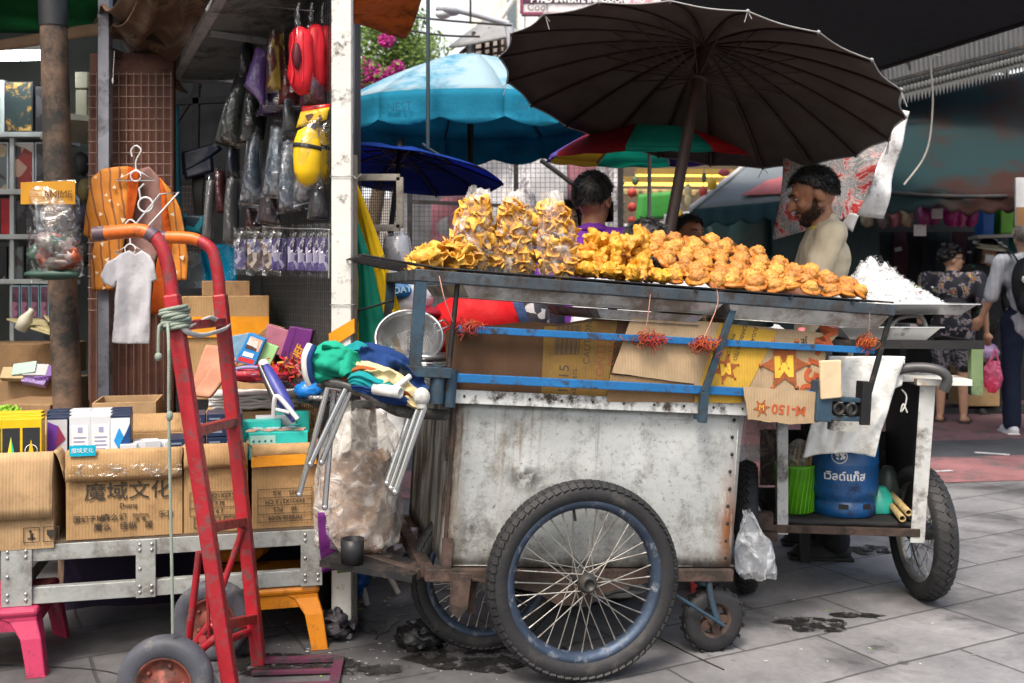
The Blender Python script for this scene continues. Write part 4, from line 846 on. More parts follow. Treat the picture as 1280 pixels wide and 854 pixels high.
umbrella('market_umbrella', 'rainbow umbrella of red, teal and purple gores behind the dark umbrella', P(812, 194, 5.3), 3, 0, .545, .21, 8, [3, 1, 4, 3, 0, 1, 2, 4], RBW, val=.03, vm=[3, 1, 4, 3, 0, 1, 2, 4], pole=1.8, pr=.011, pm=mat('grey_pole', (.42, .43, .44), .4, metal=.4), rot=25, sag=.03)
# printed cloth and plastic hung under the dark umbrella
MARB = patches('marbled_print', [(0, (.22, .012, .012)), (.40, (.36, .02, .02)), (.47, (.55, .50, .48)), (.53, (.03, .035, .045)), (.62, (.42, .42, .41)), (.70, (.04, .045, .06)), (.84, (.60, .58, .56))], 5.0, kind='NOISE', smooth=True, rough=.5, bmp=.5, det=10, dr=.8)
hc = MB(); hc.quad(P(979, 196, 4.9), P(1116, 172, 4.9), P(1078, 268, 4.9), P(968, 300, 4.9), 24, 20, .06, 5, 3); single(hc, 'printed_cloth', MARB, 'red and white marbled cloth hanging behind the bearded man', 'cloth', solid=.003)
hc = MB(); hc.quad(P(1127, 136, 4.55), P(1139, 138, 4.55), P(1104, 274, 4.5), P(1072, 268, 4.5), 8, 24, .05, 6, 5); single(hc, 'plastic_streamer', mat('grey_white_plastic', (.55, .55, .56), .3, var=.3, vs=14, bmp=.6, bs=20, bd=.01, dirt=(.18, .16, .16), ds=9, da=.42), 'long greyish white plastic strip tied to the right rim of the dark umbrella', 'plastic strip', solid=.003)
hc = MB(); hc.quad(P(1062, 266, 4.8), P(1075, 268, 4.8), P(1066, 290, 4.8), P(1052, 280, 4.8), 6, 6, .02, 9, 5); single(hc, 'paper_scrap', mat('paper', (.6, .58, .57)), 'small pale scrap hanging behind the neck of the bearded man', 'scrap', solid=.002)
# ------------------------------------------------------------------ toy stall: low table on plastic stools
T = Fr((-1.531, 3.0), 14)
tb = thing('stall_table', 'low galvanised steel table frame with perforated corner plates set on plastic stools', 'table', T.M)
def TBd(mb, name, m, par=None, **k): return mb.build(name, m, par or tb, world=False, **k)
hT = lambda px, py, v=0: T.hit(px, py, v)
t = MB()
t.span((.0, -.004, .335), (.935, .026, .385)); TBd(t, 'top_rail', GALV, bevel=.002)
t = MB(); t.span((.0, -.002, .205), (.935, .026, .255)); TBd(t, 'bottom_rail', GALV, bevel=.002)
t = MB(); t.span((.0, .66, .335), (.935, .69, .385)); t.span((.0, .66, .205), (.935, .69, .255)); t.span((0, .027, .34), (.03, .659, .383)); t.span((.905, .027, .34), (.935, .659, .383)); t.span((.905, .027, .207), (.935, .659, .253)); t.span((.0, .027, .207), (.03, .659, .253)); TBd(t, 'side_rail', GALV, bevel=.002)
bolt = MB()
for u, w_ in ((-.006, .085), (.375, .058), (.875, .068)):
    pl = MB(); pl.span((u, -.010, .204), (u + w_, -.0045, .384)); TBd(pl, 'corner_plate', GALV, bevel=.001)
    for z in (.222, .240, .352, .370, .295):
        for s in (.2, .8):
            if z == .295 and s > .5: continue
            bolt.ell((u + w_ * s, -.011, z), (.0055, .004, .0055), None, 8)
TBd(bolt, 'corner_bolt', mat('bolt_steel', (.45, .45, .44), .35, metal=.8))
for u in (.03, .885):
    for v in (.67,): 
        l = MB(); l.span((u, v, .256), (u + .03, v + .02, .334)); TBd(l, 'rear_plate', GALV)
t = MB(); t.span((.004, -.002, .386), (.93, .69, .394)); TBd(t, 'table_board', mat('old_board', (.12, .085, .06), .8, var=.3, bmp=.3))
def stool(name, M, c, label, h=.205, w=.36):
    m = mat(name, c, .38, var=.12, dirt=tuple(x * .35 for x in c), ds=14, da=.3, bmp=.1, spec=.5); r = thing('plastic_stool', label, 'stool', M)
    s = MB(); s.span((-w / 2, -w / 2, h - .03), (w / 2, w / 2, h)); s.build('seat', m, r, world=False, bevel=.012)
    for i, (sx, sy) in enumerate(((-1, -1), (1, -1), (1, 1), (-1, 1))):
        l = MB(); x, y = sx * (w / 2 - .03), sy * (w / 2 - .03); o = .03
        vs = []
        for z, k, ww in ((0, o, .026), (h * .55, o * .5, .032), (h * .8, .0, .05), (h - .028, 0, .075)):
            ix = x + sx * k; iy = y + sy * k
            ex, ey = ix + sx * .024, iy + sy * .024
            vs += [V((ix - sx * ww, ey, z)), V((ex, ey, z)), V((ex, iy - sy * ww, z)), V((ix, iy, z))]
        fs = []
        for j in range(3):
            for q in range(4): a, b2 = j * 4 + q, j * 4 + (q + 1) % 4; fs.append((a, b2, b2 + 4, a + 4))
        l.add(vs, fs + [(0, 1, 2, 3)]); l.build('leg', m, r, world=False, bevel=.003, solid=.004)
    ap = MB()
    for a in range(4):
        Rm = Matrix.Rotation(R(90 * a), 4, 'Z'); ap.box(Rm @ V((0, -w / 2 + .012, h - .05)), (w - .12, .006, .04), Rm.to_3x3())
    ap.build('apron', m, r, world=False); return r
stool('pink_stool_plastic', T.M @ Matrix.Translation((-.07, .14, 0)), (.44, .035, .10), 'pink plastic stool under the left end of the low table', .203, .34)
stool('orange_stool_plastic', T.M @ Matrix.Translation((.765, .17, 0)), (.62, .21, .008), 'orange plastic stool under the right end of the low table', .203, .34)
# things heaped under the table
un = MB(); un.ell(T.pt(.66, .30, .27), (.13, .10, .05), None, 20, 0, .2, 2, 3); single(un, 'orange_bundle', cloth('orange_under', (.45, .17, .02)), 'orange bundle on the lower rails inside the table frame', 'bundle')
un = MB(); un.quad(T.pt(.05, .69, .36), T.pt(.9, .69, .36), T.pt(.9, .60, .0), T.pt(.05, .60, .0), 30, 10, .05, 5); single(un, 'shade_drape', cloth('shade_drape', (.02, .015, .035)), 'added dark drape standing in for shade under the low table', 'drape')  # added dark sheet, stands for the shade beneath the table

# cardboard boxes on the table, open with drooping flaps
KR = cardboard('kraft_box', (.43, .265, .125), da=.30); KR2 = cardboard('kraft_box_pale', (.46, .30, .16), da=.28)
TAPEO = mat('orange_tape', (.72, .28, .01), .28, var=.15, vs=12, bmp=.3, bs=18, bd=.01, spec=.6)
CTAPE = film('clear_tape', (1, .97, .88), .35, 30, .12, .8)
def obox(label, u0, u1, v0, v1, z0, z1, flap=.09, m=None, fl=2.6, yaw=0, name='cardboard_box', fr=T, back=True):
    m = m or KR; r = thing(name, label, 'cardboard box', fr.M @ Matrix.Translation(((u0 + u1) / 2, (v0 + v1) / 2, z0)) @ Matrix.Rotation(R(yaw), 4, 'Z'), 'cardboard boxes of toys at the stall'); w_, d_, h_ = u1 - u0, v1 - v0, z1 - z0; th = .006
    bx = MB(); bx.span((-w_ / 2, -d_ / 2, 0), (w_ / 2, -d_ / 2 + th, h_)); bx.span((-w_ / 2, d_ / 2 - th, 0), (w_ / 2, d_ / 2, h_)); bx.span((-w_ / 2, -d_ / 2 + th, 0), (-w_ / 2 + th, d_ / 2 - th, h_)); bx.span((w_ / 2 - th, -d_ / 2 + th, 0), (w_ / 2, d_ / 2 - th, h_)); bx.span((-w_ / 2 + th, -d_ / 2 + th, 0), (w_ / 2 - th, d_ / 2 - th, th)); bx.jitter(.003, 7, u0 * 5); bx.build('carton', m, r, world=False, bevel=.0015)
    if flap:
        f = MB(); f.sheet(lambda a, c: V((-w_ / 2 + w_ * a + .004 * noise.noise(V((a * 6, c * 3, u0))), -d_ / 2 - .004 - .014 * math.sin(c * 2.2) - .005 * noise.noise(V((a * 7, c * 4, u0 + 3))), h_ + .004 + .004 * math.sin(c * 3.1) - flap * c)), 16, 6); f.build('front_flap', m, r, world=False, solid=.004)
        if back:
            f = MB(); f.sheet(lambda a, c: V((w_ / 2 + .03 * c, -d_ / 2 + d_ * a, h_ - .08 * c * c)), 6, 5); f.sheet(lambda a, c: V((-w_ / 2 + w_ * a, d_ / 2 + .05 * c, h_ + .06 * c)), 6, 5); f.build('side_flap', m, r, world=False, solid=.004)
    return r, w_, d_, h_
def face(r, w_, d_, x, z, ang=0, off=.0042): return WM[r.name] @ Matrix.Translation((x, -d_ / 2 - off, z)) @ Matrix.Rotation(R(90), 4, 'X') @ Matrix.Rotation(R(ang), 4, 'Z')
INK = mat('box_ink', (.035, .028, .024), .75, bmp=0)
zt = .394
a0, a1 = hT(-28, 640).x, hT(68, 640).x; zA = hT(30, 566).z
rA, wA, dA, hA = obox('kraft box at the left end of the low table filled with yellow puzzle packs', a0, a1, -.012, .34, zt - .02, zA, .20, KR2)
for k in range(2):
    x = .045 + k * .055; fr_ = MB(); o = .022
    for (sx, sz, wx, wz) in ((0, o, 2 * o, .002), (0, -o, 2 * o, .002), (o, 0, .002, 2 * o), (-o, 0, .002, 2 * o)): fr_.box((x + sx, -dA / 2 - .0045, .045 + sz), (wx, .001, wz))
    if k == 0: fr_.tube([(x, -dA / 2 - .001, .03), (x, -dA / 2 - .001, .05)], .004, 5); fr_.ell((x - .004, -dA / 2 - .001, .056), .004); fr_.box((x, -dA / 2 - .001, .034), (.02, .001, .004))
    else: fr_.prism([(x - .012, .058), (x + .012, .058), (x + .012, .045), (x, .03), (x - .012, .045)], Matrix.Translation((0, -dA / 2 - .0045, 0)) @ Matrix.Rotation(R(90), 4, 'X'), .001)
    fr_.build('handling_mark', INK, rA, world=False)
b0, b1 = hT(83, 640).x, hT(228, 640).x; zB = hT(150, 562).z
rB, wB, dB, hB = obox('wide kraft box printed with black foreign lettering and a taped front flap', b0, b1, -.005, .36, zt, zB, .095, KR)
text('printed_text', '魔域文化', .058, face(rB, wB, dB, .01, hB - .130), INK, rB, sx=1.1)
for s, x, z, sz in (('国幻子域', -.085, .062, .022), ('森么幻', -.01, .064, .024), ('DianSheng', .065, .070, .011), ('迪  楼', .065, .056, .012), ('乐游', .14, .066, .022), ('魔么', -.045, .036, .026), ('佳纵', .03, .036, .026), ('国', .09, .036, .024)): text('printed_text', s, sz, face(rB, wB, dB, x - .02, z), INK, rB)
text('printed_text', 'Duang', .02, face(rB, wB, dB, .01, hB - .172), INK, rB)
tp = MB(); tp.quad(*[WM[rB.name] @ V(p) for p in ((-wB / 2 + .02, -dB / 2 - .026, hB - .035), (wB / 2, -dB / 2 - .026, hB - .045), (wB / 2, -dB / 2 - .026, hB - .085), (-wB / 2, -dB / 2 - .026, hB - .07))], 18, 5, .006, 18); tp.build('clear_tape', CTAPE, rB)
tg = MB(); tg.box(WM[rB.name] @ V((-wB / 2 + .05, -dB / 2 - .020, hB + .004)), (.075, .004, .032), T.M.to_3x3()); tgo = single(tg, 'blue_tag', mat('cyan_card', (.0, .38, .55), .4), 'small cyan printed tag on the front edge of the wide kraft box', 'tag'); text('printed_text', '魔域文化', .016, WM[rB.name] @ Matrix.Translation((-wB / 2 + .05, -dB / 2 - .0225, hB + .004)) @ Matrix.Rotation(R(90), 4, 'X'), WHP, tgo)
c0, c1_ = hT(230, 640).x, hT(310, 640).x; zC = hT(270, 556).z
rC, wC, dC, hC = obox('kraft box behind the red hand truck marked with rows of figures', c0, c1_, -.002, .36, zt, zC, .075, KR)
d0, d1_ = hT(315, 640).x, hT(397, 640).x; zD = hT(350, 556).z
rD, wD, dD, hD = obox('kraft box with orange tape across it at the right end of the low table', d0, d1_, -.002, .36, zt, zD, .04, KR)
tp = MB(); tp.quad(*[WM[rD.name] @ V(p) for p in ((-wD / 2 - .002, -dD / 2 - .021, hD - .030), (wD / 2 - .005, -dD / 2 - .021, hD - .028), (wD / 2 - .005, -dD / 2 - .020, hD - .062), (-wD / 2 - .002, -dD / 2 - .020, hD - .066))], 14, 5, .006, 14); tp.build('orange_tape', TAPEO, rD)
for (r_, w_, d_, h_, rows_, ang) in ((rC, wC, dC, hC, (('34X21X27.5', .115), ('7.75', .09), ('6.7', .066)), 0), (rD, wD, dD, hD, (('305     KG', .115), ('34X21X27.5 CM', .088), ('60     PCS', .063), ('MF8828/90/09', .036)), 180)):
    ln = MB()
    for z in ([x[1] + .0125 for x in rows_] + [rows_[-1][1] - .0125]): ln.box((0, -d_ / 2 - .0045, z), (w_ * .82, .001, .0014))
    zt_, zb_ = rows_[0][1] + .0125, rows_[-1][1] - .0125
    for x in ((-w_ * .41, w_ * .41) if ang else (-w_ * .41, -w_ * .05, w_ * .41)): ln.box((x, -d_ / 2 - .0045, (zt_ + zb_) / 2), (.0014, .001, zt_ - zb_))
    ln.build('table_lines', INK, r_, world=False)
    for s, z in rows_: text('printed_text', s, .019, face(r_, w_, d_, .0 if ang else .01, z, ang), INK, r_, sx=.95)
    if not ang:
        ic = MB()
        for k in range(3):
            x = -.05 + k * .045; o = .016
            for (sx, sz, wx, wz) in ((0, o, 2 * o, .0018), (0, -o, 2 * o, .0018), (o, 0, .0018, 2 * o), (-o, 0, .0018, 2 * o)): ic.box((x + sx, -d_ / 2 - .0045, .032 + sz), (wx, .001, wz))
            ic.lathe([(.009, 0), (.009, .001), (0, .001)], Matrix.Translation((x, -d_ / 2 - .004, .032)) @ Matrix.Rotation(R(90), 4, 'X'), 6 if k else 10)
        ic.build('handling_mark', INK, r_, world=False)
# puzzle packs and toy boxes in the boxes
def pack(fr, u, v, z, w_, d_, h_, m, label, front=None, yaw=0, name='toy_package', cat='toy package', grp='toy packages at the stall', tilt=0):
    M0 = fr.M @ Matrix.Translation((u, v, z)) @ Matrix.Rotation(R(yaw), 4, 'Z') @ Matrix.Rotation(R(tilt), 4, 'X'); r = thing(name, label, cat, M0, grp)
    b_ = MB(); b_.span((-w_ / 2, -d_ / 2, 0), (w_ / 2, d_ / 2, h_)); b_.build('carton', m, r, world=False, bevel=.0015)
    if front: front(r, w_, d_, h_)
    return r
YB = mat('yellow_carton', (.78, .50, .01), .35, bmp=.05); BK = mat('black_card', (.025, .027, .03), .35, bmp=.05); WHC = mat('white_carton', (.60, .62, .66), .35, var=.08, bmp=.05); NAVY = mat('navy_carton', (.015, .03, .075), .35); TEAL = mat('teal_carton', (.03, .50, .45), .4); BLC = mat('blue_carton', (.02, .22, .55), .35)
def rect(x0, x1, z0, z1, d_, off, m, r, name='front_print'): q = MB(); q.span((x0, -d_ / 2 - off, z0), (x1, -d_ / 2 - off + .0008, z1)); return q.build(name, m, r, world=False)
def tri(pts, d_, off, m, r, name='front_print'): q = MB(); q.prism(pts, Matrix.Translation((0, -d_ / 2 - off, 0)) @ Matrix.Rotation(R(90), 4, 'X'), .0008); return q.build(name, m, r, world=False)
def yf(kind):
    def f(r, w_, d_, h_):
        rect(-w_ * .42, w_ * .42, h_ * .08, h_ * .84, d_, .001, BK, r); cx = h_ * .42
        if kind: tri([(-w_ * .28, h_ * .14), (w_ * .05, h_ * .14), (w_ * .0, h_ * .68)], d_, .002, mat('lemon_print', (.8, .75, .03), .4, bmp=0), r); tri([(w_ * .05, h_ * .14), (w_ * .28, h_ * .18), (0, h_ * .68)], d_, .002, mat('green_print', (.05, .5, .3), .4, bmp=0), r)
        else:
            q = MB(); q.lathe([(w_ * .28, 0), (w_ * .31, 0), (w_ * .31, .001), (w_ * .28, .001)], Matrix.Translation((0, -d_ / 2 - .001, cx)) @ Matrix.Rotation(R(90), 4, 'X'), 32); q.build('ring_print', WHP, r, world=False); tri([(-w_ * .17, h_ * .3), (w_ * .17, h_ * .3), (0, h_ * .62)], d_, .002, YB, r)
    return f
zy = hT(30, 555).z - .07
for row in range(3):
    for k, px in enumerate((-8, 16, 41)):
        u = hT(px, 540, .03 + row * .06).x
        pack(T, u, .035 + row * .058, zy - .02 + .001 * row, .058, .052, hT(30, 523 - row * 4, .03 + row * .06).z - zy + .02, YB, 'yellow and black pyramid puzzle pack, %s row, %s in the left box' % (('first', 'second', 'third')[row], ('leftmost', 'middle', 'rightmost')[k]), yf(k < 2) if row == 0 else None)
def wf(kind):
    def f(r, w_, d_, h_):
        if kind == 0:
            rect(-w_ * .46, w_ * .46, h_ * .06, h_ * .94, d_, .001, mat('pale_grey_print', (.5, .5, .53), .35), r); tri([(-w_ * .44, h_ * .1), (-w_ * .05, h_ * .3), (w_ * .02, h_ * .8), (-w_ * .44, h_ * .9)], d_, .002, mat('violet_print', (.14, .04, .32), .4), r); tri([(-w_ * .05, h_ * .3), (w_ * .4, h_ * .5), (w_ * .02, h_ * .82)], d_, .0025, mat('maroon_print', (.25, .03, .08), .4), r)
        elif kind == 3:
            rect(-w_ * .46, w_ * .46, h_ * .06, h_ * .94, d_, .001, WHP, r); tri([(-w_ * .2, h_ * .1), (w_ * .46, h_ * .1), (w_ * .46, h_ * .8)], d_, .002, mat('deep_blue_print', (.01, .06, .2), .4), r); tri([(-w_ * .3, h_ * .42), (-w_ * .1, h_ * .25), (w_ * .18, h_ * .5), (-w_ * .05, h_ * .72)], d_, .003, mat('azure_print', (.02, .3, .7), .4), r)
        else:
            rect(-w_ * .40, w_ * .40, h_ * .06, h_ * .80, d_, .001, WHP, r); lg = mat('lilac_print', (.33, .33, .50), .5)
            for j in range(5): rect(-w_ * .30, w_ * (.30 - .07 * (j % 2)), h_ * (.14 + .09 * j), h_ * (.17 + .09 * j), d_, .002, lg, r)
            rect(-w_ * .1, w_ * .12, h_ * .63, h_ * .75, d_, .002, lg, r)
    return f
zw = hT(110, 562, .10).z - .03
for row in range(3):
    for k, px in enumerate((74, 102, 128, 152)):
        v = .115 + row * .066; u = hT(px, 540, v).x
        pack(T, u, v, zw - .0, .062, .06, hT(110, 519 - row * 4, v).z - zw, WHC if k in (1, 2) else NAVY, 'puzzle pack %s, %s row, wide box' % (('violet and grey at the left end', 'white panelled beside the violet one', 'white panelled beside the blue diamond one', 'white with a blue diamond at the right end')[k], ('front', 'middle', 'back')[row]), wf(k) if row == 0 else None)
for k in range(5):
    pack(T, hT(165 + k * 13, 545, .16).x, .10 + .03 * (k % 2), zB - .05, .05, .06, .055 + .004 * (k % 3), WHC, 'plain pale pack sunk low in the right half of the wide box', None, 8 * (k % 3))
for row in range(2):
    for k, px in enumerate((222, 246, 270, 292)):
        for lv in range(2 - (k == 0)):
            v = .07 + row * .07; u = hT(px, 540, v).x
            r = pack(T, u, v, zC - .055 + lv * .075, .055, .06, .072, NAVY, 'navy toy carton, %s in its stack, %s column, %s row behind the truck' % (('lower', 'upper')[lv], ('leftmost', 'second', 'third', 'rightmost')[k], ('front', 'back')[row]), None)
            if row == 0:
                for j in range(4): rect(-.020, .020 - .006 * (j % 2), .012 + j * .014, .018 + j * .014, .06, .001, mat('grey_blue_print', (.18, .22, .30), .5), r)
def tf(r, w_, d_, h_):
    rect(-w_ * .47, -w_ * .05, h_ * .1, h_ * .9, d_, .001, mat('mint_print', (.42, .68, .60), .4), r)
    for j in range(3):
        for i in range(4): q = MB(); q.ell((-w_ * .42 + i * w_ * .10, -d_ / 2 - .002, h_ * (.25 + .22 * j)), (.004, .001, .004), None, 8); q.build('dot_print', mat('teal_dark', (.02, .22, .22), .4), r, world=False)
uD = hT(343, 545, .05).x; zT = zD - .045
pack(T, uD + .012, .05, zT, .185, .10, .085, TEAL, 'turquoise and mint toy carton in front in the orange taped box', tf)
for k in range(3): pack(T, uD - .05 + .055 * k, .13 + .055 * k, zT + .04 + .006 * k, .15 - .02 * k, .06, .07, (TEAL, WHC, TEAL)[k], ('turquoise carton tops directly behind the front turquoise carton', 'white carton behind the turquoise ones', 'rear turquoise carton by the white trigger handle')[k], None, -6 + 7 * k)
for k in range(10):
    q = MB(); q.box(T.pt(uD - .07 + .017 * k, .04 + .05 * (k % 3), zT + .088), (.03, .045, .003), Matrix.Rotation(R(20 * k), 3, 'Z')); single(q, 'toy_card', (mat('peach_card', (.6, .35, .25)), WHC, TEAL)[k % 3], ('small peach card', 'small white card', 'small turquoise card')[k % 3] + ' lying loose on the turquoise cartons', 'card', 'loose toy cards on the cartons')
# second tier behind: boxes, clothing and packs
SH = Fr((-1.531, 3.0), 14)
q0, q1 = hT(116, 515, .52).x, hT(196, 515, .52).x
obox('open cardboard box behind the white puzzle packs under the brown panel', q0, q1, .50, .74, .50, hT(150, 503, .5).z, 0, KR2)
obox('open box rim in front of the grey post at the back of the table', hT(166, 530, .4).x, hT(230, 530, .4).x, .39, .52, .45, hT(200, 528, .4).z, 0, KR)
bb_ = MB(); 
def solidbox(label, px0, px1, py0, py1, v, dep, m, yaw=0, tape=None, cat='cardboard box', name='cardboard_box', grp='cardboard boxes of toys at the stall', fr=T, bev=.004):
    a, b2 = fr.hit(px0, py1, v), fr.hit(px1, py0, v); r = thing(name, label, cat, fr.M @ Matrix.Translation(((a.x + b2.x) / 2, v + dep / 2, a.z)) @ Matrix.Rotation(R(yaw), 4, 'Z'), grp); w_, h_ = b2.x - a.x, b2.z - a.z
    q = MB(); q.span((-w_ / 2, -dep / 2, 0), (w_ / 2, dep / 2, h_)); q.jitter(.006, 5, px0); q.build('carton', m, r, world=False, bevel=bev)
    if tape:
        q = MB(); q.quad(*[WM[r.name] @ V(p) for p in ((-w_ / 2, -dep / 2 - .009, h_ * tape[1]), (w_ / 2, -dep / 2 - .009, h_ * tape[1]), (w_ / 2, -dep / 2 - .009, h_ * tape[0]), (-w_ / 2, -dep / 2 - .009, h_ * tape[0]))], 10, 3, .005, 12); q.build('tape', TAPEO, r)
    return r
BRB = mat('brown_tape', (.25, .09, .02), .35, bmp=.3, bs=15)
solidbox('large cardboard box with orange tape standing behind the hand truck handles', 226, 336, 370, 500, .62, .30, KR, 0, (.60, .80))
solidbox('flat brown box lying on top of the large taped box', 252, 312, 351, 371, .68, .2, CARDM)
sh = MB(); sh.beam(T.pt(.36, .42, .60), T.pt(.60, .42, .56), .03, .05); sh.beam(T.pt(.37, .425, .394), T.pt(.37, .425, .58), .04, .03); single(sh, 'shelf_bracket', GALV, 'grey steel bracket between the brown panel and the hand truck', 'bracket')
cl = MB()
ca, cb = hT(265, 512, .42), hT(372, 470, .42)
for k in range(5):
    z0 = ca.z + .012 * k; cl.sheet(lambda a, c: T.M @ V((ca.x + (cb.x - ca.x) * a - .01 * (k % 2), .40 + .22 * c, z0 + .013 * math.sin(math.pi * min(1, c * 6 + .0)) + .008 * noise.noise(V((a * 6, c * 5, k * 3))))), 24, 10)
    cl.sheet(lambda a, c: T.M @ V((ca.x + (cb.x - ca.x) * a - .01 * (k % 2), .40 - .012 * math.sin(math.pi * c), z0 - .001 + .014 * c + .008 * noise.noise(V((a * 6, 0, k * 3))))), 24, 4)
single(cl, 'folded_clothes', cloth('white_cotton', (.68, .68, .68)), 'stack of folded white clothes in clear wrap beside the hand truck rail', 'clothes', solid=.004)
cb_ = MB(); cb_.span(T.pt(0, 0, 0) * 0 + V((ca.x - .02, .38, zt)), (cb.x + .28, .66, ca.z - .008)); cb_.map(lambda p: T.M @ p); single(cb_, 'cardboard_box', KR2, 'long pale carton base under the folded white clothes', 'cardboard box')
pc = MB(); pc.quad(P(258, 432, 3.45), P(280, 432, 3.45), P(262, 492, 3.40), P(236, 492, 3.40), 10, 14, .03, 9); pc.quad(P(280, 440, 3.44), P(300, 452, 3.44), P(262, 496, 3.36), P(240, 494, 3.38), 8, 10, .03, 9); single(pc, 'peach_cloth', cloth('peach_fabric', (.55, .26, .17)), 'peach coloured garment in clear wrap behind the hand truck', 'clothes', solid=.012)
rc = MB(); rc.ell(P(330, 467, 3.45), (.13, .10, .032), None, 24, 0, .25, 3, 3); single(rc, 'red_package', mat('red_wrap', (.45, .02, .04), .2, bmp=.7, bs=25, bd=.01, spec=.7), 'red clothes in shiny wrap on top of the folded white clothes', 'package')
lv_ = MB(); lv_.tube(smooth_path([P(292, 462, 3.38), P(310, 459, 3.36), P(330, 462, 3.38), P(318, 469, 3.36), P(298, 467, 3.37)], 5), .006, 6, closed=True); single(lv_, 'lilac_strap', cloth('lilac', (.38, .35, .6)), 'looped lilac strap lying on the red package', 'strap')
def slab(label, pts, Y, th, m, cat='toy package', name='toy_package', extra=None, grp='toy packages at the stall', rec=.0):
    o = P(*pts[0], Y); M0 = Matrix.Translation(o); q = MB(); loc_ = [P(*p, Y + (rec if i in (0, 1) else 0)) for i, p in enumerate(pts)]
    n = (loc_[1] - loc_[0]).cross(loc_[3] - loc_[0]).normalized(); n = -n if n.y < 0 else n
    q.add(loc_ + [p + n * th for p in loc_], [(3, 2, 1, 0), (4, 5, 6, 7), (0, 1, 5, 4), (1, 2, 6, 5), (2, 3, 7, 6), (3, 0, 4, 7)])
    ob = single(q, name, m, label, cat, grp, bevel=.002)
    def at_(x, y, off=.001): a = loc_[0].lerp(loc_[1], x); b2 = loc_[3].lerp(loc_[2], x); return a.lerp(b2, y) - n * off
    def patch(x0, x1, y0, y1, mm, nm='front_print', off=.001): k = MB(); k.add([at_(x0, y0, off), at_(x1, y0, off), at_(x1, y1, off), at_(x0, y1, off)], [(3, 2, 1, 0)]); return k.build(nm, mm, ob)
    ob_ = (ob, at_, patch, basis(at_(.5, .5, .002), loc_[1] - loc_[0], loc_[0] - loc_[3])); return ob_
PHOTO = patches('photo_print', [(0, (.65, .38, .27)), (.3, (.08, .05, .05)), (.5, (.62, .45, .38)), (.65, (.5, .05, .05)), (.8, (.7, .6, .55))], 42, .3)
o_, at_, pt_, B_ = slab('bright blue packet with a photo of faces among the toy packs', [(312, 416), (332, 424), (318, 458), (293, 452)], 3.42, .03, BLC); pt_(.15, .9, .08, .5, PHOTO); pt_(.2, .75, .6, .75, WHP); pt_(.1, .9, .8, .95, mat('red_print2', (.5, .03, .04)))
slab('pale blue wrapped packet leaning behind the bright blue one', [(290, 420), (312, 416), (296, 452), (286, 450)], 3.47, .02, mat('pale_blue_wrap', (.18, .32, .45), .25, bmp=.5, bs=20, bd=.01))
slab('light green packet beside the bright blue one', [(330, 427), (348, 434), (336, 460), (320, 457)], 3.44, .02, mat('light_green', (.30, .58, .25), .4))
slab('rose pink wrapped packet behind the light green one', [(334, 405), (362, 414), (352, 446), (330, 436)], 3.50, .03, mat('rose_wrap', (.38, .14, .20), .25, bmp=.5, bs=20, bd=.01))
o_, at_, pt_, B_ = slab('purple book like box with orange letters leaning right of the toy packs', [(362, 408), (391, 413), (381, 456), (350, 446)], 3.48, .05, mat('purple_box', (.13, .022, .16), .35)); text('printed_text', 'JEF', .035, B_ @ Matrix.Translation((.01, -.02, 0)) @ Matrix.Rotation(R(75), 4, 'Z'), mat('orange_print', (.65, .28, .03)), o_, bold=.001); pt_(.28, .31, .0, 1, mat('violet_edge', (.06, .012, .09)))
slab('brown paper carton corner behind the rose pink packet', [(318, 422), (338, 405), (356, 410), (340, 418)], 3.53, .01, CARDM, 'cardboard', 'cardboard_scrap', grp=None)
TIN = [mat('tinsel_red', (.45, .02, .03), .25, spec=.8), mat('tinsel_gold', (.55, .25, .02), .25), mat('tinsel_dark', (.15, .06, .05), .3)]
tn = MB(); rr = random.Random(6)
for i in range(260):
    c = P(362 + rr.gauss(0, 13), 462 + rr.gauss(0, 7), 3.40 + rr.gauss(0, .02)); d = V((rr.gauss(0, 1), rr.gauss(0, .6), rr.gauss(0, .8))).normalized() * rr.uniform(.012, .03); mm = rr.choice((0, 0, 0, 1, 2)); n2 = d.orthogonal().normalized() * .003; tn.add([c - n2, c + n2, c + d + n2, c + d - n2], [(0, 1, 2, 3)], mm)
single(tn, 'tinsel_bunch', TIN, 'red and gold tinsel bunched beside the purple box', 'tinsel')
bl = MB(); bl.ell(P(385, 488, 3.30), (.045, .035, .03), None, 18, 0, .3, 3, 2); single(bl, 'blue_package', mat('blue_wrap', (.01, .17, .55), .2, bmp=.6, bs=30, bd=.01), 'shiny blue wrapped package beside the folding stool legs', 'package')
bl = MB(); bl.ell(P(405, 497, 3.32), (.10, .05, .022), None, 20, 0, .35, 4, 5); bl.ell(P(400, 478, 3.36), (.08, .05, .03), None, 20, 0, .35, 4, 9); single(bl, 'foil_package', mat('black_foil', (.03, .03, .035), .2, bmp=.8, bs=30, bd=.01, spec=.8), 'black and silver wrapped packages behind the blue one', 'package')
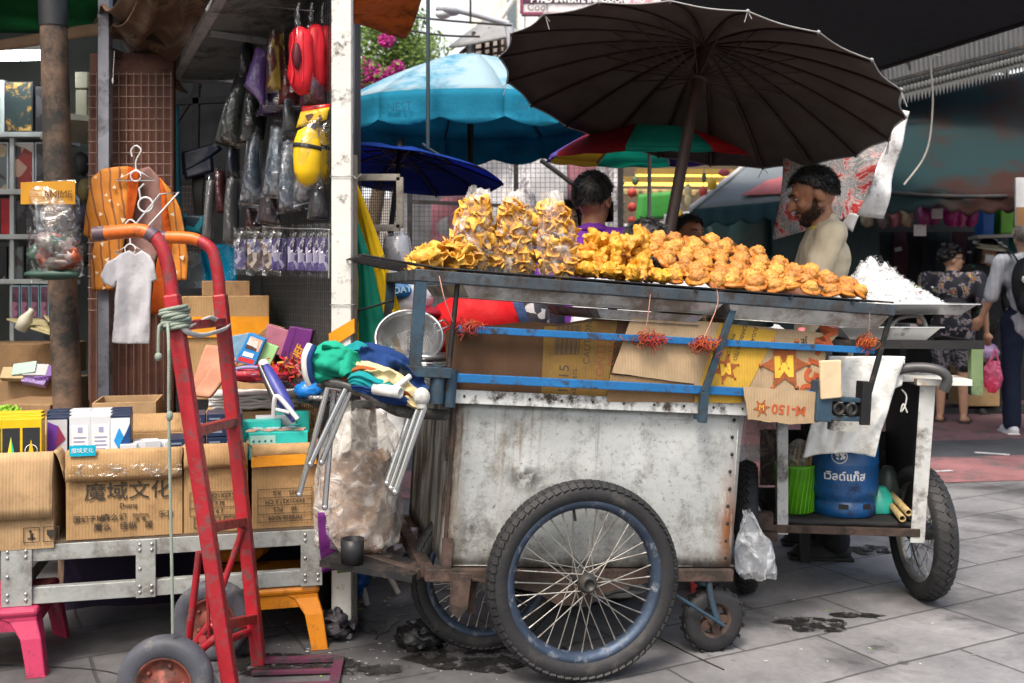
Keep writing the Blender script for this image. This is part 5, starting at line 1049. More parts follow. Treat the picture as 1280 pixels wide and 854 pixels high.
# closed toy umbrella with a white tip
tu = thing('toy_umbrella', 'closed blue and black toy umbrella with a white cap leaning on the cartons', 'umbrella', P(350, 540, 3.22))
a, b2 = P(331, 458, 3.30), P(368, 526, 3.20); m_ = MB(); m_.tube([a.lerp(b2, t) for t in (0, .1, .4, .8, 1)], [.014, .02, .026, .020, .010], 14); m_.build('canopy', mat('violet_blue', (.05, .06, .30), .4, bmp=.3, bs=30), tu)
m_ = MB(); m_.tube([a + V((-.012, -.012, 0)), a.lerp(b2, .65) + V((-.020, -.014, 0))], [.010, .014], 10); m_.build('black_fold', mat('black_shiny', (.02, .02, .02), .2, spec=.8), tu)
m_ = MB(); d = (a - b2).normalized(); m_.tube([a - d * .002, a + d * .02, a + d * .026], [.017, .015, .006], 14); m_.build('end_cap', mat('white_abs', (.65, .65, .66), .3), tu)
m_ = MB(); m_.tube(smooth_path([P(342, 520, 3.2), P(344, 497, 3.19), P(352, 500, 3.19), P(372, 524, 3.18)], 5), .008, 8); m_.tube([P(345, 512, 3.19), P(362, 516, 3.185)], .006, 8); single(m_, 'trigger_handle', mat('white_abs', (.65, .65, .66), .3), 'white plastic trigger handle standing on the turquoise cartons', 'handle')

# ------------------------------------------------------------------ red hand truck
ht = thing('hand_truck', 'worn red steel hand truck with orange grips and two solid rubber wheels', 'hand truck', G(270, 880))
REDM = mat('worn_red_paint', (.34, .012, .022), .38, metal=.1, var=.3, vs=6, dirt=(.13, .045, .045), ds=26, da=.40, bmp=.3, bs=50, spec=.55)
ORG = mat('orange_grip', (.62, .13, .015), .4, var=.3, vs=14, dirt=(.12, .05, .03), ds=30, da=.3)
DK = mat('dark_grip', (.10, .07, .09), .45, metal=.3, dirt=(.25, .2, .2), ds=30, da=.3)
N_, F_ = 2.68, 3.08
near = smooth_path([P(118, 293, N_), P(150, 290, N_), P(178, 289, N_), P(196, 299, N_), P(208, 325, N_), P(216, 372, N_)], 6); far = smooth_path([P(203, 297, F_), P(225, 297, F_), P(246, 300, F_), P(264, 312, F_), P(272, 340, F_), P(275, 372, F_)], 6)
for t_ in (near, far): m_ = MB(); m_.tube(t_, .0185, 14); m_.build('handle_tube', REDM, ht)
for t_ in (near[3:15], far[2:14]): m_ = MB(); m_.tube(t_, .0195, 14); m_.build('grip', ORG, ht)
for t_ in (near[0:4], near[14:18], far[0:3]): m_ = MB(); m_.tube(t_, .0203, 14); m_.build('grip_end', DK, ht)
nb, ne = P(215, 368, N_), P(294, 896, N_); fb, fe = P(275, 368, F_), P(324, 832, F_)
for a, b2 in ((nb, ne), (fb, fe)):
    m_ = MB(); m_.beam(a, b2, .040, .040, (0, 1, 0)); m_.build('rail', REDM, ht, bevel=.006)
def onr(a, b2, py, Y): t = (P(0, py, Y).z - a.z) / (b2.z - a.z); return a.lerp(b2, t)
for y0, y1, w_ in ((408, 402, .03), (540, 527, .032), (660, 652, .028), (782, 773, .028)):
    m_ = MB(); m_.beam(onr(nb, ne, y0, N_), onr(fb, fe, y1, F_), .026, w_, (1, 0, 0)); m_.build('cross_bar', REDM, ht, bevel=.003)
for t_, r_ in (([P(249, 690, 2.70), P(236, 800, 2.72)], .010), ([P(304, 660, 3.06), P(274, 745, 3.05)], .010), ([P(249, 560, 2.69), P(257, 690, 2.70), P(262, 800, 2.72)], .005)): m_ = MB(); m_.tube(t_, r_, 8); m_.build('brace', REDM, ht)
m_ = MB(); m_.tube([P(253, 800, 2.72), P(285, 800, 2.9), P(310, 790, 3.06)], .012, 8)
m_.build('lower_tube', REDM, ht)
PLUM = mat('worn_plum_paint', (.13, .035, .075), .45, metal=.2, dirt=(.04, .03, .035), ds=18, da=.5, bmp=.3)
m_ = MB(); tl, tr_ = P(292, 893, N_), P(322, 830, F_); ex = V((.25, .02, 0)); z_ = V((0, 0, .004)); g0 = V((tl.x, tl.y, .012)); g1 = V((tr_.x, tr_.y, .012))
for t in (0, 1): m_.beam(g0.lerp(g1, t), g0.lerp(g1, t) + ex, .03, .012)
for t in (.25, .5, .75): m_.beam(g0.lerp(g1, t), g0.lerp(g1, t) + ex * .95, .02, .008)
m_.beam(g0 + ex, g1 + ex, .03, .013); m_.build('toe_plate', PLUM, ht)
axn, axf = P(207, 853, 2.62), P(266, 797, 3.12); axn.z = axf.z = .125
m_ = MB(); m_.cyl(axn, axf, .011); m_.tube([axn.lerp(axf, .12), onr(nb, ne, 790, N_)], .012, 6); m_.tube([axn.lerp(axf, .88), onr(fb, fe, 780, F_)], .012, 6); m_.build('axle', REDM, ht)
axd = (axf - axn).normalized()
HR = mat('hand_truck_hub', (.20, .055, .04), .6, metal=.3, var=.35, dirt=(.05, .03, .025), ds=16, da=.5, bmp=.4); SR = mat('solid_rubber', (.055, .058, .072), .6, var=.3, dirt=(.14, .13, .13), ds=12, da=.35, bmp=.35)
for c in (axn, axf):
    Mx = basis(c, axd.cross(V((0, 0, 1))), V((0, 0, 1))); ty = MB(); ty.lathe([(.072, -.022), (.080, -.028), (.108, -.030), (.121, -.021), (.125, -.006), (.125, .006), (.121, .021), (.108, .030), (.080, .028), (.072, .022)], Mx, 56)
    wo = ty.build('wheel', SR, ht); h_ = MB(); h_.lathe([(.075, .026), (.070, .027), (.064, .014), (.040, .008), (.032, .022), (.014, .03), (.012, .036), (0, .036)], Mx, 36); h_.lathe([(.075, -.026), (.070, -.027), (.064, -.014), (.040, -.008), (.032, -.022), (.014, -.03), (0, -.03)], Mx, 36)
    for i in range(5): a = i * 1.2566; h_.ell(Mx @ V((.05 * math.cos(a), .05 * math.sin(a), .011)), (.007, .007, .007), None, 8); h_.ell(Mx @ V((.05 * math.cos(a), .05 * math.sin(a), -.011)), (.007, .007, .007), None, 8)
    h_.build('hub', HR, wo)
# rope and strap tied to the truck
ROPE = stripes('grey_green_rope', [(0, (.27, .32, .26)), (.6, (.20, .24, .20))], 160, 'Z', rot=(0, R(35), 0))
rp = MB(); rr = random.Random(8); k0 = onr(nb, ne, 385, N_); k1 = onr(nb, ne, 412, N_); dn = (k1 - k0).normalized(); x_ = dn.cross(V((0, 1, 0))).normalized(); y_ = dn.cross(x_)
rp.tube([k0.lerp(k1, i / 110) + (x_ * math.cos(i * .39) + y_ * math.sin(i * .39)) * (.034 + .004 * math.sin(i * .9)) for i in range(111)], .0055, 6)
ex_ = k1 + V((-.03, -.02, 0)); rp.tube(smooth_path([ex_, P(199, 408, 2.63), P(198, 440, 2.63)], 6), .0045, 6); rp.ell(P(198, 446, 2.63), (.010, .009, .012), None, 12); rp.tube(smooth_path([k1 + V((-.012, -.04, .02)), P(211, 440, 2.61), P(211, 520, 2.61), P(213, 620, 2.6), P(215, 720, 2.6), P(216, 792, 2.6)], 8), .0045, 6); rp.ell(P(212, 520, 2.61), (.009, .009, .014), None, 12)
single(rp, 'rope', ROPE, 'grey green rope coiled on the hand truck rail and hanging to its wheel', 'rope')
sp_ = MB(); loop = [P(227, 408, 2.66), P(236, 416, 2.68), P(255, 419, 2.8), P(283, 410, 3.05), P(285, 402, 3.1), P(272, 400, 3.1), P(250, 404, 2.9), P(232, 402, 2.70)]
sp_.tube(smooth_path(loop, 8), .008, 6, flat=.5); sp_.tube(smooth_path([P(235, 410, 2.72), P(250, 402, 2.85), P(262, 397, 2.9), P(270, 400, 2.95)], 6), .008, 6, flat=.5); single(sp_, 'white_strap', mat('white_webbing', (.60, .58, .55), .8, bmp=.5, bs=90), 'white webbing strap tied between the two hand truck rails', 'strap')

# ------------------------------------------------------------------ posts, panel, shelves and roof of the stall
BRP = mat('brown_board', (.115, .042, .026), .6, var=.25, vs=3, dirt=(.05, .02, .015), ds=4, da=.4, bmp=.2)
pp = MB(); a0_, a1_ = P(112, 500, 4.0), P(217, 66, 4.0); pp.span((a0_.x, 4.0, .02), (a1_.x, 4.03, a1_.z)); single(pp, 'brown_panel', BRP, 'brown board panel behind the orange jacket with a wire grid on it', 'panel', bevel=.003)
gw = MB(); GWM = mat('grid_wire', (.30, .20, .17), .5, metal=.4)
for i in range(12): x = a0_.x + .005 + i * (a1_.x - a0_.x - .01) / 11; gw.tube([(x, 3.985, a0_.z), (x, 3.985, a1_.z - .08)], .0022, 5, cap=False)
for i in range(22): z = a1_.z - .09 - i * .045; gw.tube([(a0_.x, 3.981, z), (a1_.x, 3.981, z)], .0018, 5, cap=False)
single(gw, 'wire_grid', GWM, 'rusty wire display grid fixed on the brown panel', 'grid')
ps = MB(); ps.span((P(122, 0, 3.9).x, 3.90, 0), (P(136, 0, 3.9).x, 3.94, 2.5)); single(ps, 'grey_post', mat('grey_post_paint', (.26, .27, .32), .45, dirt=(.12, .12, .13), ds=10, da=.4), 'slim grey square post in front of the brown panel', 'post', bevel=.003)
pl = MB(); pl.tube([G(92, 775) * 0 + P(90, 640, 3.75), P(72, 200, 3.75), P(67, 32, 3.75)], [.052, .05, .048], 20); pl.tube([P(67.2, 34, 3.75), P(64, -40, 3.75)], .051, 20, 1); b_ = P(92, 700, 3.75); pl.tube([V((b_.x, b_.y, 0)), P(90, 640, 3.75)], .052, 20); single(pl, 'round_pole', [mat('bare_pole', (.17, .105, .07), .65, var=.35, vs=4, dirt=(.03, .028, .026), ds=2.2, da=.55, bmp=.3), mat('pole_black', (.02, .022, .025), .5)], 'leaning round steel pole with a black painted top at the left', 'pole')
wp = MB(); wp.span((P(414, 0, 3.3).x, 3.30, 0), (P(439, 0, 3.3).x, 3.345, 2.6)); wpo = single(wp, 'white_post', mat('white_post_paint', (.62, .62, .59), .5, var=.08, dirt=(.09, .075, .06), ds=20, da=.27, bmp=.2), 'white painted square post at the right corner of the toy stall', 'post', bevel=.004)
tpx = MB(); tpx.quad(P(411, 417, 3.292), P(443, 398, 3.292), P(443, 416, 3.292), P(411, 437, 3.292), 8, 3, .004, 20); tpx.quad(P(443, 398, 3.292), P(445, 399, 3.37), P(445, 417, 3.37), P(443, 416, 3.292), 2, 2); tpx.build('orange_tape', TAPEO, wpo)
wr = MB()
for py, dx in ((220, 1), (381, 0)):
    x0, x1 = P(412, 0, 3.29).x, P(442, 0, 3.29).x; z = P(0, py, 3.29).z; wr.tube([(x0, 3.295, z), (x1, 3.295, z), (x1, 3.37, z), (x0, 3.37, z)], .0018, 5, closed=True)
    if dx: wr.tube([(x1, 3.295, z), (x1 + .01, 3.28, z - .012), (x1 + .028, 3.28, z + .006)], .0015, 4)
wr.build('tie_wire', mat('tie_wire', (.4, .4, .38), .4, metal=.5), wpo)
gp = MB(); gp.span((P(441, 0, 3.4).x, 3.375, .0), (P(447, 0, 3.4).x, 3.40, P(0, 195, 3.4).z)); single(gp, 'bamboo_stake', mat('stake_grey', (.25, .22, .17), .7), 'thin grey brown stake tied right behind the white post', 'stake')
# mesh side wall running back from the white post
wa, wb_ = V((P(414, 0, 3.36).x, 3.38, 0)), V((-1.14, 4.35, 0)); dd = (wb_ - wa); sw = MB(); L = dd.length
for i in range(48): p = wa + dd * (i / 47); sw.tube([p + V((0, 0, .50)), p + V((0, 0, 2.25))], .0016, 4, cap=False)
for i in range(60): z = .50 + i * .0297; sw.tube([wa + V((0, 0, z)), wb_ + V((0, 0, z))], .0013, 4, cap=False)
single(sw, 'mesh_wall', mat('dark_mesh', (.10, .10, .10), .5, metal=.4), 'dark wire mesh wall running back from the white post', 'mesh wall')
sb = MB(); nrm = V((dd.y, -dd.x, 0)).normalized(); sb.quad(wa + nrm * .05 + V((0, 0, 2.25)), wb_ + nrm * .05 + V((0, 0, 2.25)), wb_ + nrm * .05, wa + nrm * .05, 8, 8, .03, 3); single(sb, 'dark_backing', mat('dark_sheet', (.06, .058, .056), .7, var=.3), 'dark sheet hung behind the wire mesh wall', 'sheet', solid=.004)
# roof of the stall: white edged metal sheet and ragged brown tarpaulin eave
cs = MB(); cs.quad(P(291, -40, 3.1), P(440, -60, 3.4), P(432, 100, 4.6), P(216, 98, 4.3), 10, 10)
for k in range(3): pass
mr = single(cs, 'roof_sheet', mat('grey_tin', (.30, .31, .31), .5, metal=.3, var=.2, vs=3, dirt=(.08, .08, .075), ds=5, da=.4, bmp=.2), 'grey tin roof sheet over the hanging bags', 'roof sheet', solid=.012)
eg = MB(); eg.beam(P(296, -40, 3.08), P(218, 97, 4.28), .035, .03); eg.beam(P(218, 99, 4.3), P(330, 103, 4.5), .03, .022); eg.beam(P(262, 42, 3.7), P(332, 52, 3.85), .02, .02); eg.build('edge_frame', mat('edge_white', (.45, .46, .46), .5, dirt=(.2, .2, .2), ds=8, da=.4), mr)
tp_ = MB(); TARP = patches('ragged_tarp', [(0, (.055, .030, .018)), (.45, (.12, .068, .040)), (.62, (.19, .125, .075)), (.8, (.06, .035, .022))], 4, kind='NOISE', smooth=True, rough=.85, bmp=.8)
def tarp(a, c):
    top = P(292, -40, 3.05).lerp(P(216, 96, 4.26), c); bot = P(205 - 20 * noise.noise(V((c * 3, 1, 0))), -30, 3.1).lerp(P(128, 60, 4.0), c); p = top.lerp(bot, a)
    return p + V((0, 0, .05 * noise.noise(V((a * 2, c * 4, 1))) + .02 * noise.noise(V((a * 5, c * 9, 4))) + .035 * abs(math.sin(a * 7 + c * 2)))) + V((.03 * noise.noise(V((a * 3, c * 5, 7))), 0, 0))
tp_.sheet(tarp, 26, 34)
def tarp2(a, c): p = tarp(a * .9 + .05, c); return p + V((-.03, -.04, .06 + .03 * noise.noise(V((a * 3, c * 5, 20)))))
tp_.sheet(tarp2, 20, 26)
def tarp3(a, c): p = P(216, 96, 4.2).lerp(P(136, 64, 4.0), a); return p + V((0, .2 * c, -.0 - .03 * c + .03 * noise.noise(V((a * 9, c * 4, 2)))))
tp_.sheet(tarp3, 14, 6); single(tp_, 'ragged_tarpaulin', TARP, 'ragged brown tarpaulin eave sagging beside the tin roof sheet', 'tarpaulin', solid=.006)
st_ = MB(); st_.beam(P(130, 62, 3.95), P(214, 96, 4.2), .03, .03); st_.beam(P(165, 42, 3.7), P(232, 60, 4.0), .025, .025); single(st_, 'eave_batten', mat('dark_wood', (.06, .035, .022), .8, bmp=.4), 'dark wooden battens under the ragged eave', 'batten')
sg = MB(); sg.tube([P(143, 64, 3.9), P(141, 105, 3.9)], .0015, 4); sg.ell(P(141, 101, 3.9), (.004, .004, .012)); single(sg, 'light_pull', mat('pull_white', (.6, .6, .6)), 'pull cord hanging below the ragged eave', 'cord')
# the left bay: green ceiling, lamp, slanted eave, shelves
gc_ = MB(); gc_.quad(P(-80, -60, 4.6), P(135, -60, 4.4), P(118, 38, 5.2), P(-80, 46, 5.2), 8, 8, .03, 2); single(gc_, 'green_tarpaulin', cloth('green_tarp', (.012, .13, .035), var=.2), 'dark green tarpaulin ceiling at the top left', 'tarpaulin', solid=.004)
ev = MB(); ev.quad(P(-80, 66, 4.4), P(134, 28, 4.4), P(134, 44, 4.4), P(-80, 78, 4.4), 14, 3, .03, 4); single(ev, 'canvas_edge', mat('tan_canvas', (.24, .15, .09), .85, bmp=.5, bs=20), 'tan canvas edge strip under the green tarpaulin', 'canvas', solid=.008)
lam = thing('tube_lamp', 'white fluorescent tube lamp glowing above the left shelves', 'lamp', P(20, 68, 4.75)); q = MB(); q.beam(P(-40, 72, 4.75), P(61, 70, 4.75), .05, .028, m=0); q.build('diffuser', glow('cool_white', (.93, .98, 1), 14), lam); q = MB(); q.beam(P(-40, 63, 4.76), P(62, 61, 4.76), .09, .03); q.build('housing', mat('lamp_white', (.6, .62, .62), .4), lam)
WALLD = mat('stall_wall', (.15, .15, .15), .8, var=.25, vs=2, dirt=(.02, .02, .02), ds=3, da=.4)
bw_ = MB(); bw_.span((-4.6, 5.75, 0), (-1.95, 5.8, 2.75)); single(bw_, 'stall_back_wall', mat('left_wall', (.20, .215, .20), .8, var=.15, vs=2), 'pale grey back wall behind the left shelves', 'wall')
bw_ = MB(); bw_.span((-3.45, 3.2, 0), (-3.40, 5.74, 2.75)); single(bw_, 'stall_side_wall', WALLD, 'dark side wall closing the left end of the stall', 'wall')
rf = MB(); rf.quad((-4.7, 5.85, 2.8), (-1.05, 5.9, 2.75), (-1.35, 3.5, 2.75), (-4.7, 3.3, 2.9), 4, 4); single(rf, 'light_block_roof', WALLD, 'added dark flat roof blocking skylight over the toy stall', 'roof', solid=.03)  # added slab that keeps skylight out of the stall
sf = thing('wall_shelf', 'white shelf boards full of boxed figures at the far left', 'shelf', (-2.6, 5.0, 0)); SHM = mat('shelf_white', (.48, .50, .49), .5, bmp=.05)
SY = 4.9
for py in (168, 240, 296, 352):
    z = P(0, py, SY).z; q = MB(); q.span((-3.38, SY, z - .012), (P(62, 0, SY).x, SY + .35, z + .012)); q.build('board', SHM, sf, bevel=.002)
for px in (12,): q = MB(); q.span((P(px, 0, SY).x - .01, SY + .02, .3), (P(px, 0, SY).x + .01, SY + .34, P(0, 168, SY).z - .013)); q.build('upright', SHM, sf)
q = MB(); x_s = P(97, 0, SY).x; q.span((P(58, 0, 5.2).x, 5.24, .3), (P(64, 0, 5.2).x, 5.26, 2.4)); q.build('upright', SHM, sf)
cols_ = [patches('art_gold', [(0, (.02, .035, .04)), (.5, (.03, .05, .05)), (.62, (.36, .19, .04)), (.78, (.55, .38, .12))], 9, .3, kind='NOISE', smooth=True), patches('art_red', [(0, (.25, .03, .03)), (.4, (.05, .04, .05)), (.6, (.4, .25, .18)), (.8, (.5, .45, .42))], 14, .3), patches('art_dark', [(0, (.02, .02, .025)), (.5, (.06, .06, .07)), (.75, (.25, .22, .2))], 12, .3), patches('art_grey', [(0, (.12, .14, .14)), (.4, (.3, .3, .28)), (.6, (.06, .05, .05)), (.85, (.4, .32, .2))], 16, .3)]
def shelfbox(px0, px1, py0, py1, m, label, edge=None, Y=SY + .04, dep=.12):
    a, b2 = P(px0, py1, Y), P(px1, py0, Y); q = MB(); q.span((a.x, Y, a.z), (b2.x, Y + dep, b2.z)); r = thing('figure_box', label, 'toy box', V(((a.x + b2.x) / 2, Y + dep / 2, a.z)), 'boxed figures on the left shelves'); q.build('carton', edge or BK, r, bevel=.002); k = MB(); i = .006; k.span((a.x + i, Y - .0025, a.z + i), (b2.x - i, Y - .001, b2.z - i)); k.build('window', m, r)
shelfbox(-30, 5, 100, 165, mat('art_white', (.45, .55, .50), .4), 'pale boxed toy at the frame edge of the top shelf', WHC)
shelfbox(6, 41, 102, 165, cols_[0], 'large dark box with a golden figure on the top shelf')
shelfbox(44, 60, 108, 165, cols_[2], 'narrow black box behind the leaning pole on the top shelf')
for i, (a, b2, mm, lb) in enumerate(((-30, 10, cols_[3], 'white edged figure box at the left of the second shelf'), (12, 42, cols_[1], 'white edged box with a red figure on the second shelf'), (44, 64, cols_[2], 'dark figure box beside the pole on the second shelf'))):
    shelfbox(a, b2, 178, 238, mm, lb, WHC)
for i, (a, b2, mm, lb) in enumerate(((-30, -2, cols_[2], 'dark box at the left of the third shelf'), (0, 14, mat('red_art', (.4, .02, .03), .4), 'bright red figure pack on the third shelf'), (16, 33, cols_[2], 'dark figure pack right of the red one on the third shelf'))): shelfbox(a, b2, 250 - (i == 1) * 3, 294, mm, lb, BK)
for i, (a, b2, mm, lb) in enumerate(((-30, 8, cols_[2], 'black figure pack at the left of the fourth shelf'), (10, 30, cols_[3], 'greenish grey figure pack on the fourth shelf'), (32, 60, cols_[2], 'dark figure pack by the pole on the fourth shelf'))): shelfbox(a, b2, 308, 350, mm, lb, BK)
PINKG = patches('art_pinkgrid', [(0, (.12, .05, .09)), (.4, (.3, .12, .2)), (.7, (.06, .03, .05))], 30, .3)
for i in range(4): shelfbox(14 + i * 12, 25 + i * 12, 357, 405, PINKG, 'maroon figure pack under the lowest shelf, %s of four' % ('leftmost', 'second', 'third', 'rightmost')[i], mat('pale_blue_head', (.2, .35, .42), .5), Y=4.7, dep=.06)
for (a, b2, c, d, yv, m, lb) in ((-40, 72, 430, 470, 4.45, CARDM, 'large brown taped carton under the left shelves'), (-40, 74, 476, 512, 4.2, CARDM, 'open brown carton holding small purple packs'), (-10, 62, 505, 525, 3.9, CARDM, 'low carton with a pale lid edge behind the yellow packs')):
    q = MB(); A, B = P(a, d, yv), P(b2, c, yv); q.span((A.x, yv, max(.0, A.z - .4 if c > 440 else A.z)), (B.x, yv + .3, B.z)); q.jitter(.008, 3, a); single(q, 'cardboard_box', m, lb, 'cardboard box', bevel=.005)
fc = MB()
for k, (p0, p1, p2, p3) in enumerate((((20, 398), (50, 396), (72, 412), (70, 420)), ((8, 400), (20, 398), (70, 418), (72, 424)), ((55, 394), (72, 402), (74, 410), (62, 404)))): fc.quad(P(*p0, 4.35 - .03 * k), P(*p1, 4.4 - .03 * k), P(*p2, 4.2 - .03 * k), P(*p3, 4.1 - .03 * k), 5, 4, .02, 5)
single(fc, 'folded_cardboard', cardboard('pale_card', (.38, .33, .18)), 'pale flattened cardboard pieces stacked on the brown carton', 'cardboard', solid=.008)
wbt = MB(); wbt.lathe([(0, 0), (.025, 0), (.028, .05), (.012, .085), (.012, .1), (0, .1)], basis(P(25, 412, 4.2), V((1, 0, -.6)), V((0, 1, 0))) @ Matrix.Rotation(R(0), 4, 'X'), 14); single(wbt, 'white_bottle', mat('cream_plastic', (.55, .52, .42), .4), 'small white bottle lying by the flattened cardboard', 'bottle')
for k, (px, py, m, lb) in enumerate(((32, 462, mat('mint_pack', (.35, .48, .42)), 'mint packet'), (46, 464, mat('grey_pack', (.4, .4, .42)), 'pale grey packet'), (45, 474, mat('lilac_pack', (.32, .22, .48)), 'lilac packet'), (60, 466, mat('violet_pack', (.16, .08, .3)), 'dark violet packet'), (18, 468, mat('sand_pack', (.4, .3, .15)), 'sand coloured packet'))):
    q = MB(); q.box(P(px, py, 4.17), (.10, .03, .055), Matrix.Rotation(R(-8 + 9 * (k % 3)), 3, 'Y') @ Matrix.Rotation(R(-35), 3, 'X')); ob = single(q, 'toy_package', m, lb + ' standing in the open brown carton at the left', 'toy package', bevel=.003)
    if k == 2: text('printed_text', 'THE WAR', .024, Matrix.Translation(P(px, py, 4.13)) @ Matrix.Rotation(R(55), 4, 'X'), mat('violet_ink', (.12, .03, .25)), ob)
gt = MB(); rr = random.Random(12)
for i in range(60): c = P(8 + rr.gauss(0, 8), 517 + rr.gauss(0, 4), 3.5); flake(gt, Matrix.Translation(c) @ rrot(rr), .03, rr)
single(gt, 'green_toy', mat('lime_toy', (.22, .42, .03), .4), 'bunch of lime green plastic toys behind the yellow packs', 'toy', solid=.003)
sl = MB(); sl.beam(P(92, 175, 4.9), P(112, 148, 4.6), .3, .03); sl.span((P(100, 0, 4.9).x, 4.85, P(0, 152, 4.9).z), (P(114, 0, 4.9).x, 4.95, P(0, 115, 4.9).z)); sl.span((P(98, 0, 4.9).x, 4.86, P(0, 112, 4.9).z), (P(114, 0, 4.9).x, 4.94, P(0, 92, 4.9).z)); single(sl, 'shelf_carton', mat('cream_carton', (.42, .40, .30), .6), 'cream cartons on the slanted shelf between the pole and the panel', 'carton', bevel=.004)
for i, (y, lb) in enumerate(((205, 'topmost black'), (238, 'olive'), (272, 'dark violet'), (318, 'lowest black'))):
    fx = MB(); fx.ell(P(102 + i % 2 * 5, y, 4.8), (.035, .05, .055), None, 12, 0, .3, 3, i); single(fx, 'toy', mat('dg%s' % 'abcd'[i], ((.03, .03, .035), (.16, .13, .05), (.06, .05, .08), (.03, .03, .03))[i]), lb + ' toy in the narrow gap between the pole and the brown panel', 'toy')
# ------------------------------------------------------------------ clothes and bags hanging in the stall
def garment(pts, Y, m, label, th=.03, amp=.02, name='jacket', cat='jacket', n=26, M=None, fold=14, group=None):
    """cloth cut to an outline, with vertical folds and real thickness"""
    q = [P(*p, Y) for p in pts]; xs = [p.x for p in q]; zs = [p.z for p in q]; x0, x1, z0, z1 = min(xs), max(xs), min(zs), max(zs); poly = [(p.x, p.z) for p in q]
    def inside(x, z):
        c = False; j = len(poly) - 1
        for i in range(len(poly)):
            if (poly[i][1] > z) != (poly[j][1] > z) and x < (poly[j][0] - poly[i][0]) * (z - poly[i][1]) / (poly[j][1] - poly[i][1]) + poly[i][0]: c = not c
            j = i
        return c
    me = bmesh.new(); vs = [me.verts.new((a, b2, 0)) for a, b2 in poly]; f = me.faces.new(vs); bmesh.ops.triangulate(me, faces=[f])
    for k in range(5):
        L = max(x1 - x0, z1 - z0) / n
        es = [e for e in me.edges if e.calc_length() > L]
        if not es: break
        bmesh.ops.subdivide_edges(me, edges=es, cuts=1); bmesh.ops.triangulate(me, faces=[f for f in me.faces if len(f.verts) > 3])
    me.verts.index_update(); mb = MB()
    mb.add([(v.co.x, Y + amp * noise.noise(V((v.co.x * fold, v.co.y * 3, Y))) + amp * .5 * noise.noise(V((v.co.x * fold * 2, v.co.y * 9, 4))), v.co.y) for v in me.verts], [tuple(v.index for v in f.verts) for f in me.faces], 0, True); me.free()
    return mb
HANG = mat('white_hanger', (.62, .62, .64), .35, bmp=0)
def hanger(px, py, Y, w, label):
    q = MB(); c = P(px, py, Y); h = w * .28
    q.tube(smooth_path([c + V((-.015, 0, .05)), c + V((-.018, 0, .075)), c + V((0, 0, .092)), c + V((.02, 0, .075)), c + V((.008, 0, .05)), c + V((0, 0, .03)), c], 5), .0035, 6); q.tube([c, c + V((-w / 2, 0, -h)), c + V((w / 2, 0, -h)), c], .003, 6, closed=True)
    q.tube(arc(c + V((0, -.002, -h * .62)), .02, 0, 6.0, 14), .003, 6); return single(q, 'coat_hanger', HANG, label, 'coat hanger', 'white plastic hangers')
JK = stripes('striped_orange', [(0, (.60, .21, .015)), (.80, (.26, .075, .012))], 26, 'X', dist=.05, rot=(0, R(8), 0)); JKR = cloth('orange_lining', (.56, .10, .015))
jk = thing('orange_jacket', 'orange striped costume jacket with pale triangle marks hanging on the brown panel', 'jacket', P(170, 300, 3.86))
def gb(pts, Y, m, nm, **k): k = dict(k); o = garment(pts, Y, m, '', **k).build(nm, m, jk, solid=.006); return o
gb([(116, 222), (128, 212), (160, 208), (172, 212), (168, 245), (158, 285), (152, 330), (146, 362), (114, 364), (112, 330), (118, 302), (104, 293), (108, 262)], 3.87, JK, 'jacket_left')
gb([(200, 222), (214, 238), (226, 262), (232, 292), (236, 320), (234, 350), (206, 352), (210, 300), (206, 262), (200, 240)], 3.86, JK, 'jacket_right')
gb([(160, 208), (174, 212), (172, 240), (165, 275), (158, 285), (160, 250)], 3.855, JKR, 'lapel'); gb([(200, 222), (208, 240), (210, 262), (214, 300), (210, 380), (208, 392), (188, 393), (192, 350), (204, 290), (203, 250)], 3.858, JKR, 'lapel')
gb([(172, 212), (186, 208), (200, 222), (205, 262), (204, 300), (190, 345), (160, 350), (158, 285), (168, 245)], 3.90, cloth('rose_lining', (.30, .17, .15)), 'lining')
tm_ = MB(); rr = random.Random(31)
for (px, py) in ((120, 222), (126, 268), (137, 251), (118, 321), (121, 341), (134, 325), (128, 305), (153, 220), (148, 256), (154, 275), (130, 360), (143, 234), (133, 244), (216, 268), (228, 322), (221, 340), (212, 300), (148, 330)):
    s = rr.uniform(2.2, 4.2); a = rr.uniform(0, 6); tm_.prism([(s / F * 3.84 * math.cos(a + k * 2.09), s / F * 3.84 * math.sin(a + k * 2.09)) for k in range(3)], Matrix.Translation(P(px, py, 3.842)) @ Matrix.Rotation(R(90), 4, 'X'), .002)
tm_.build('triangle_mark', mat('pale_mark', (.62, .52, .38), .8), jk)
hanger(170, 212, 3.84, .15, 'white hanger with a round emblem holding the orange jacket'); hanger(163, 305, 3.78, .12, 'small white hanger holding the white T-shirt')
h2 = MB(); h2.tube([P(166, 285, 3.8), P(200, 243, 3.8), P(224, 240, 3.8), P(186, 282, 3.8)], .004, 6); h2.tube(arc(P(182, 256, 3.8), .028, 0, 6.2, 16), .004, 6, closed=False); h2.tube([P(176, 250, 3.8), P(174, 236, 3.8), P(180, 230, 3.8)], .004, 6); single(h2, 'coat_hanger', HANG, 'white hanger tilted across the open front of the orange jacket', 'coat hanger', 'white plastic hangers')
ts = garment([(150, 318), (160, 313), (168, 318), (176, 313), (188, 320), (194, 330), (196, 350), (190, 352), (188, 400), (185, 430), (160, 430), (143, 428), (146, 392), (147, 350), (144, 360), (132, 354), (126, 345), (136, 328)], 3.74, None, '', amp=.03, fold=16)
single(ts, 'white_t_shirt', cloth('grey_white_cotton', (.50, .50, .54)), 'small greyish white T-shirt hanging in front of the orange jacket', 'T-shirt', solid=.012)
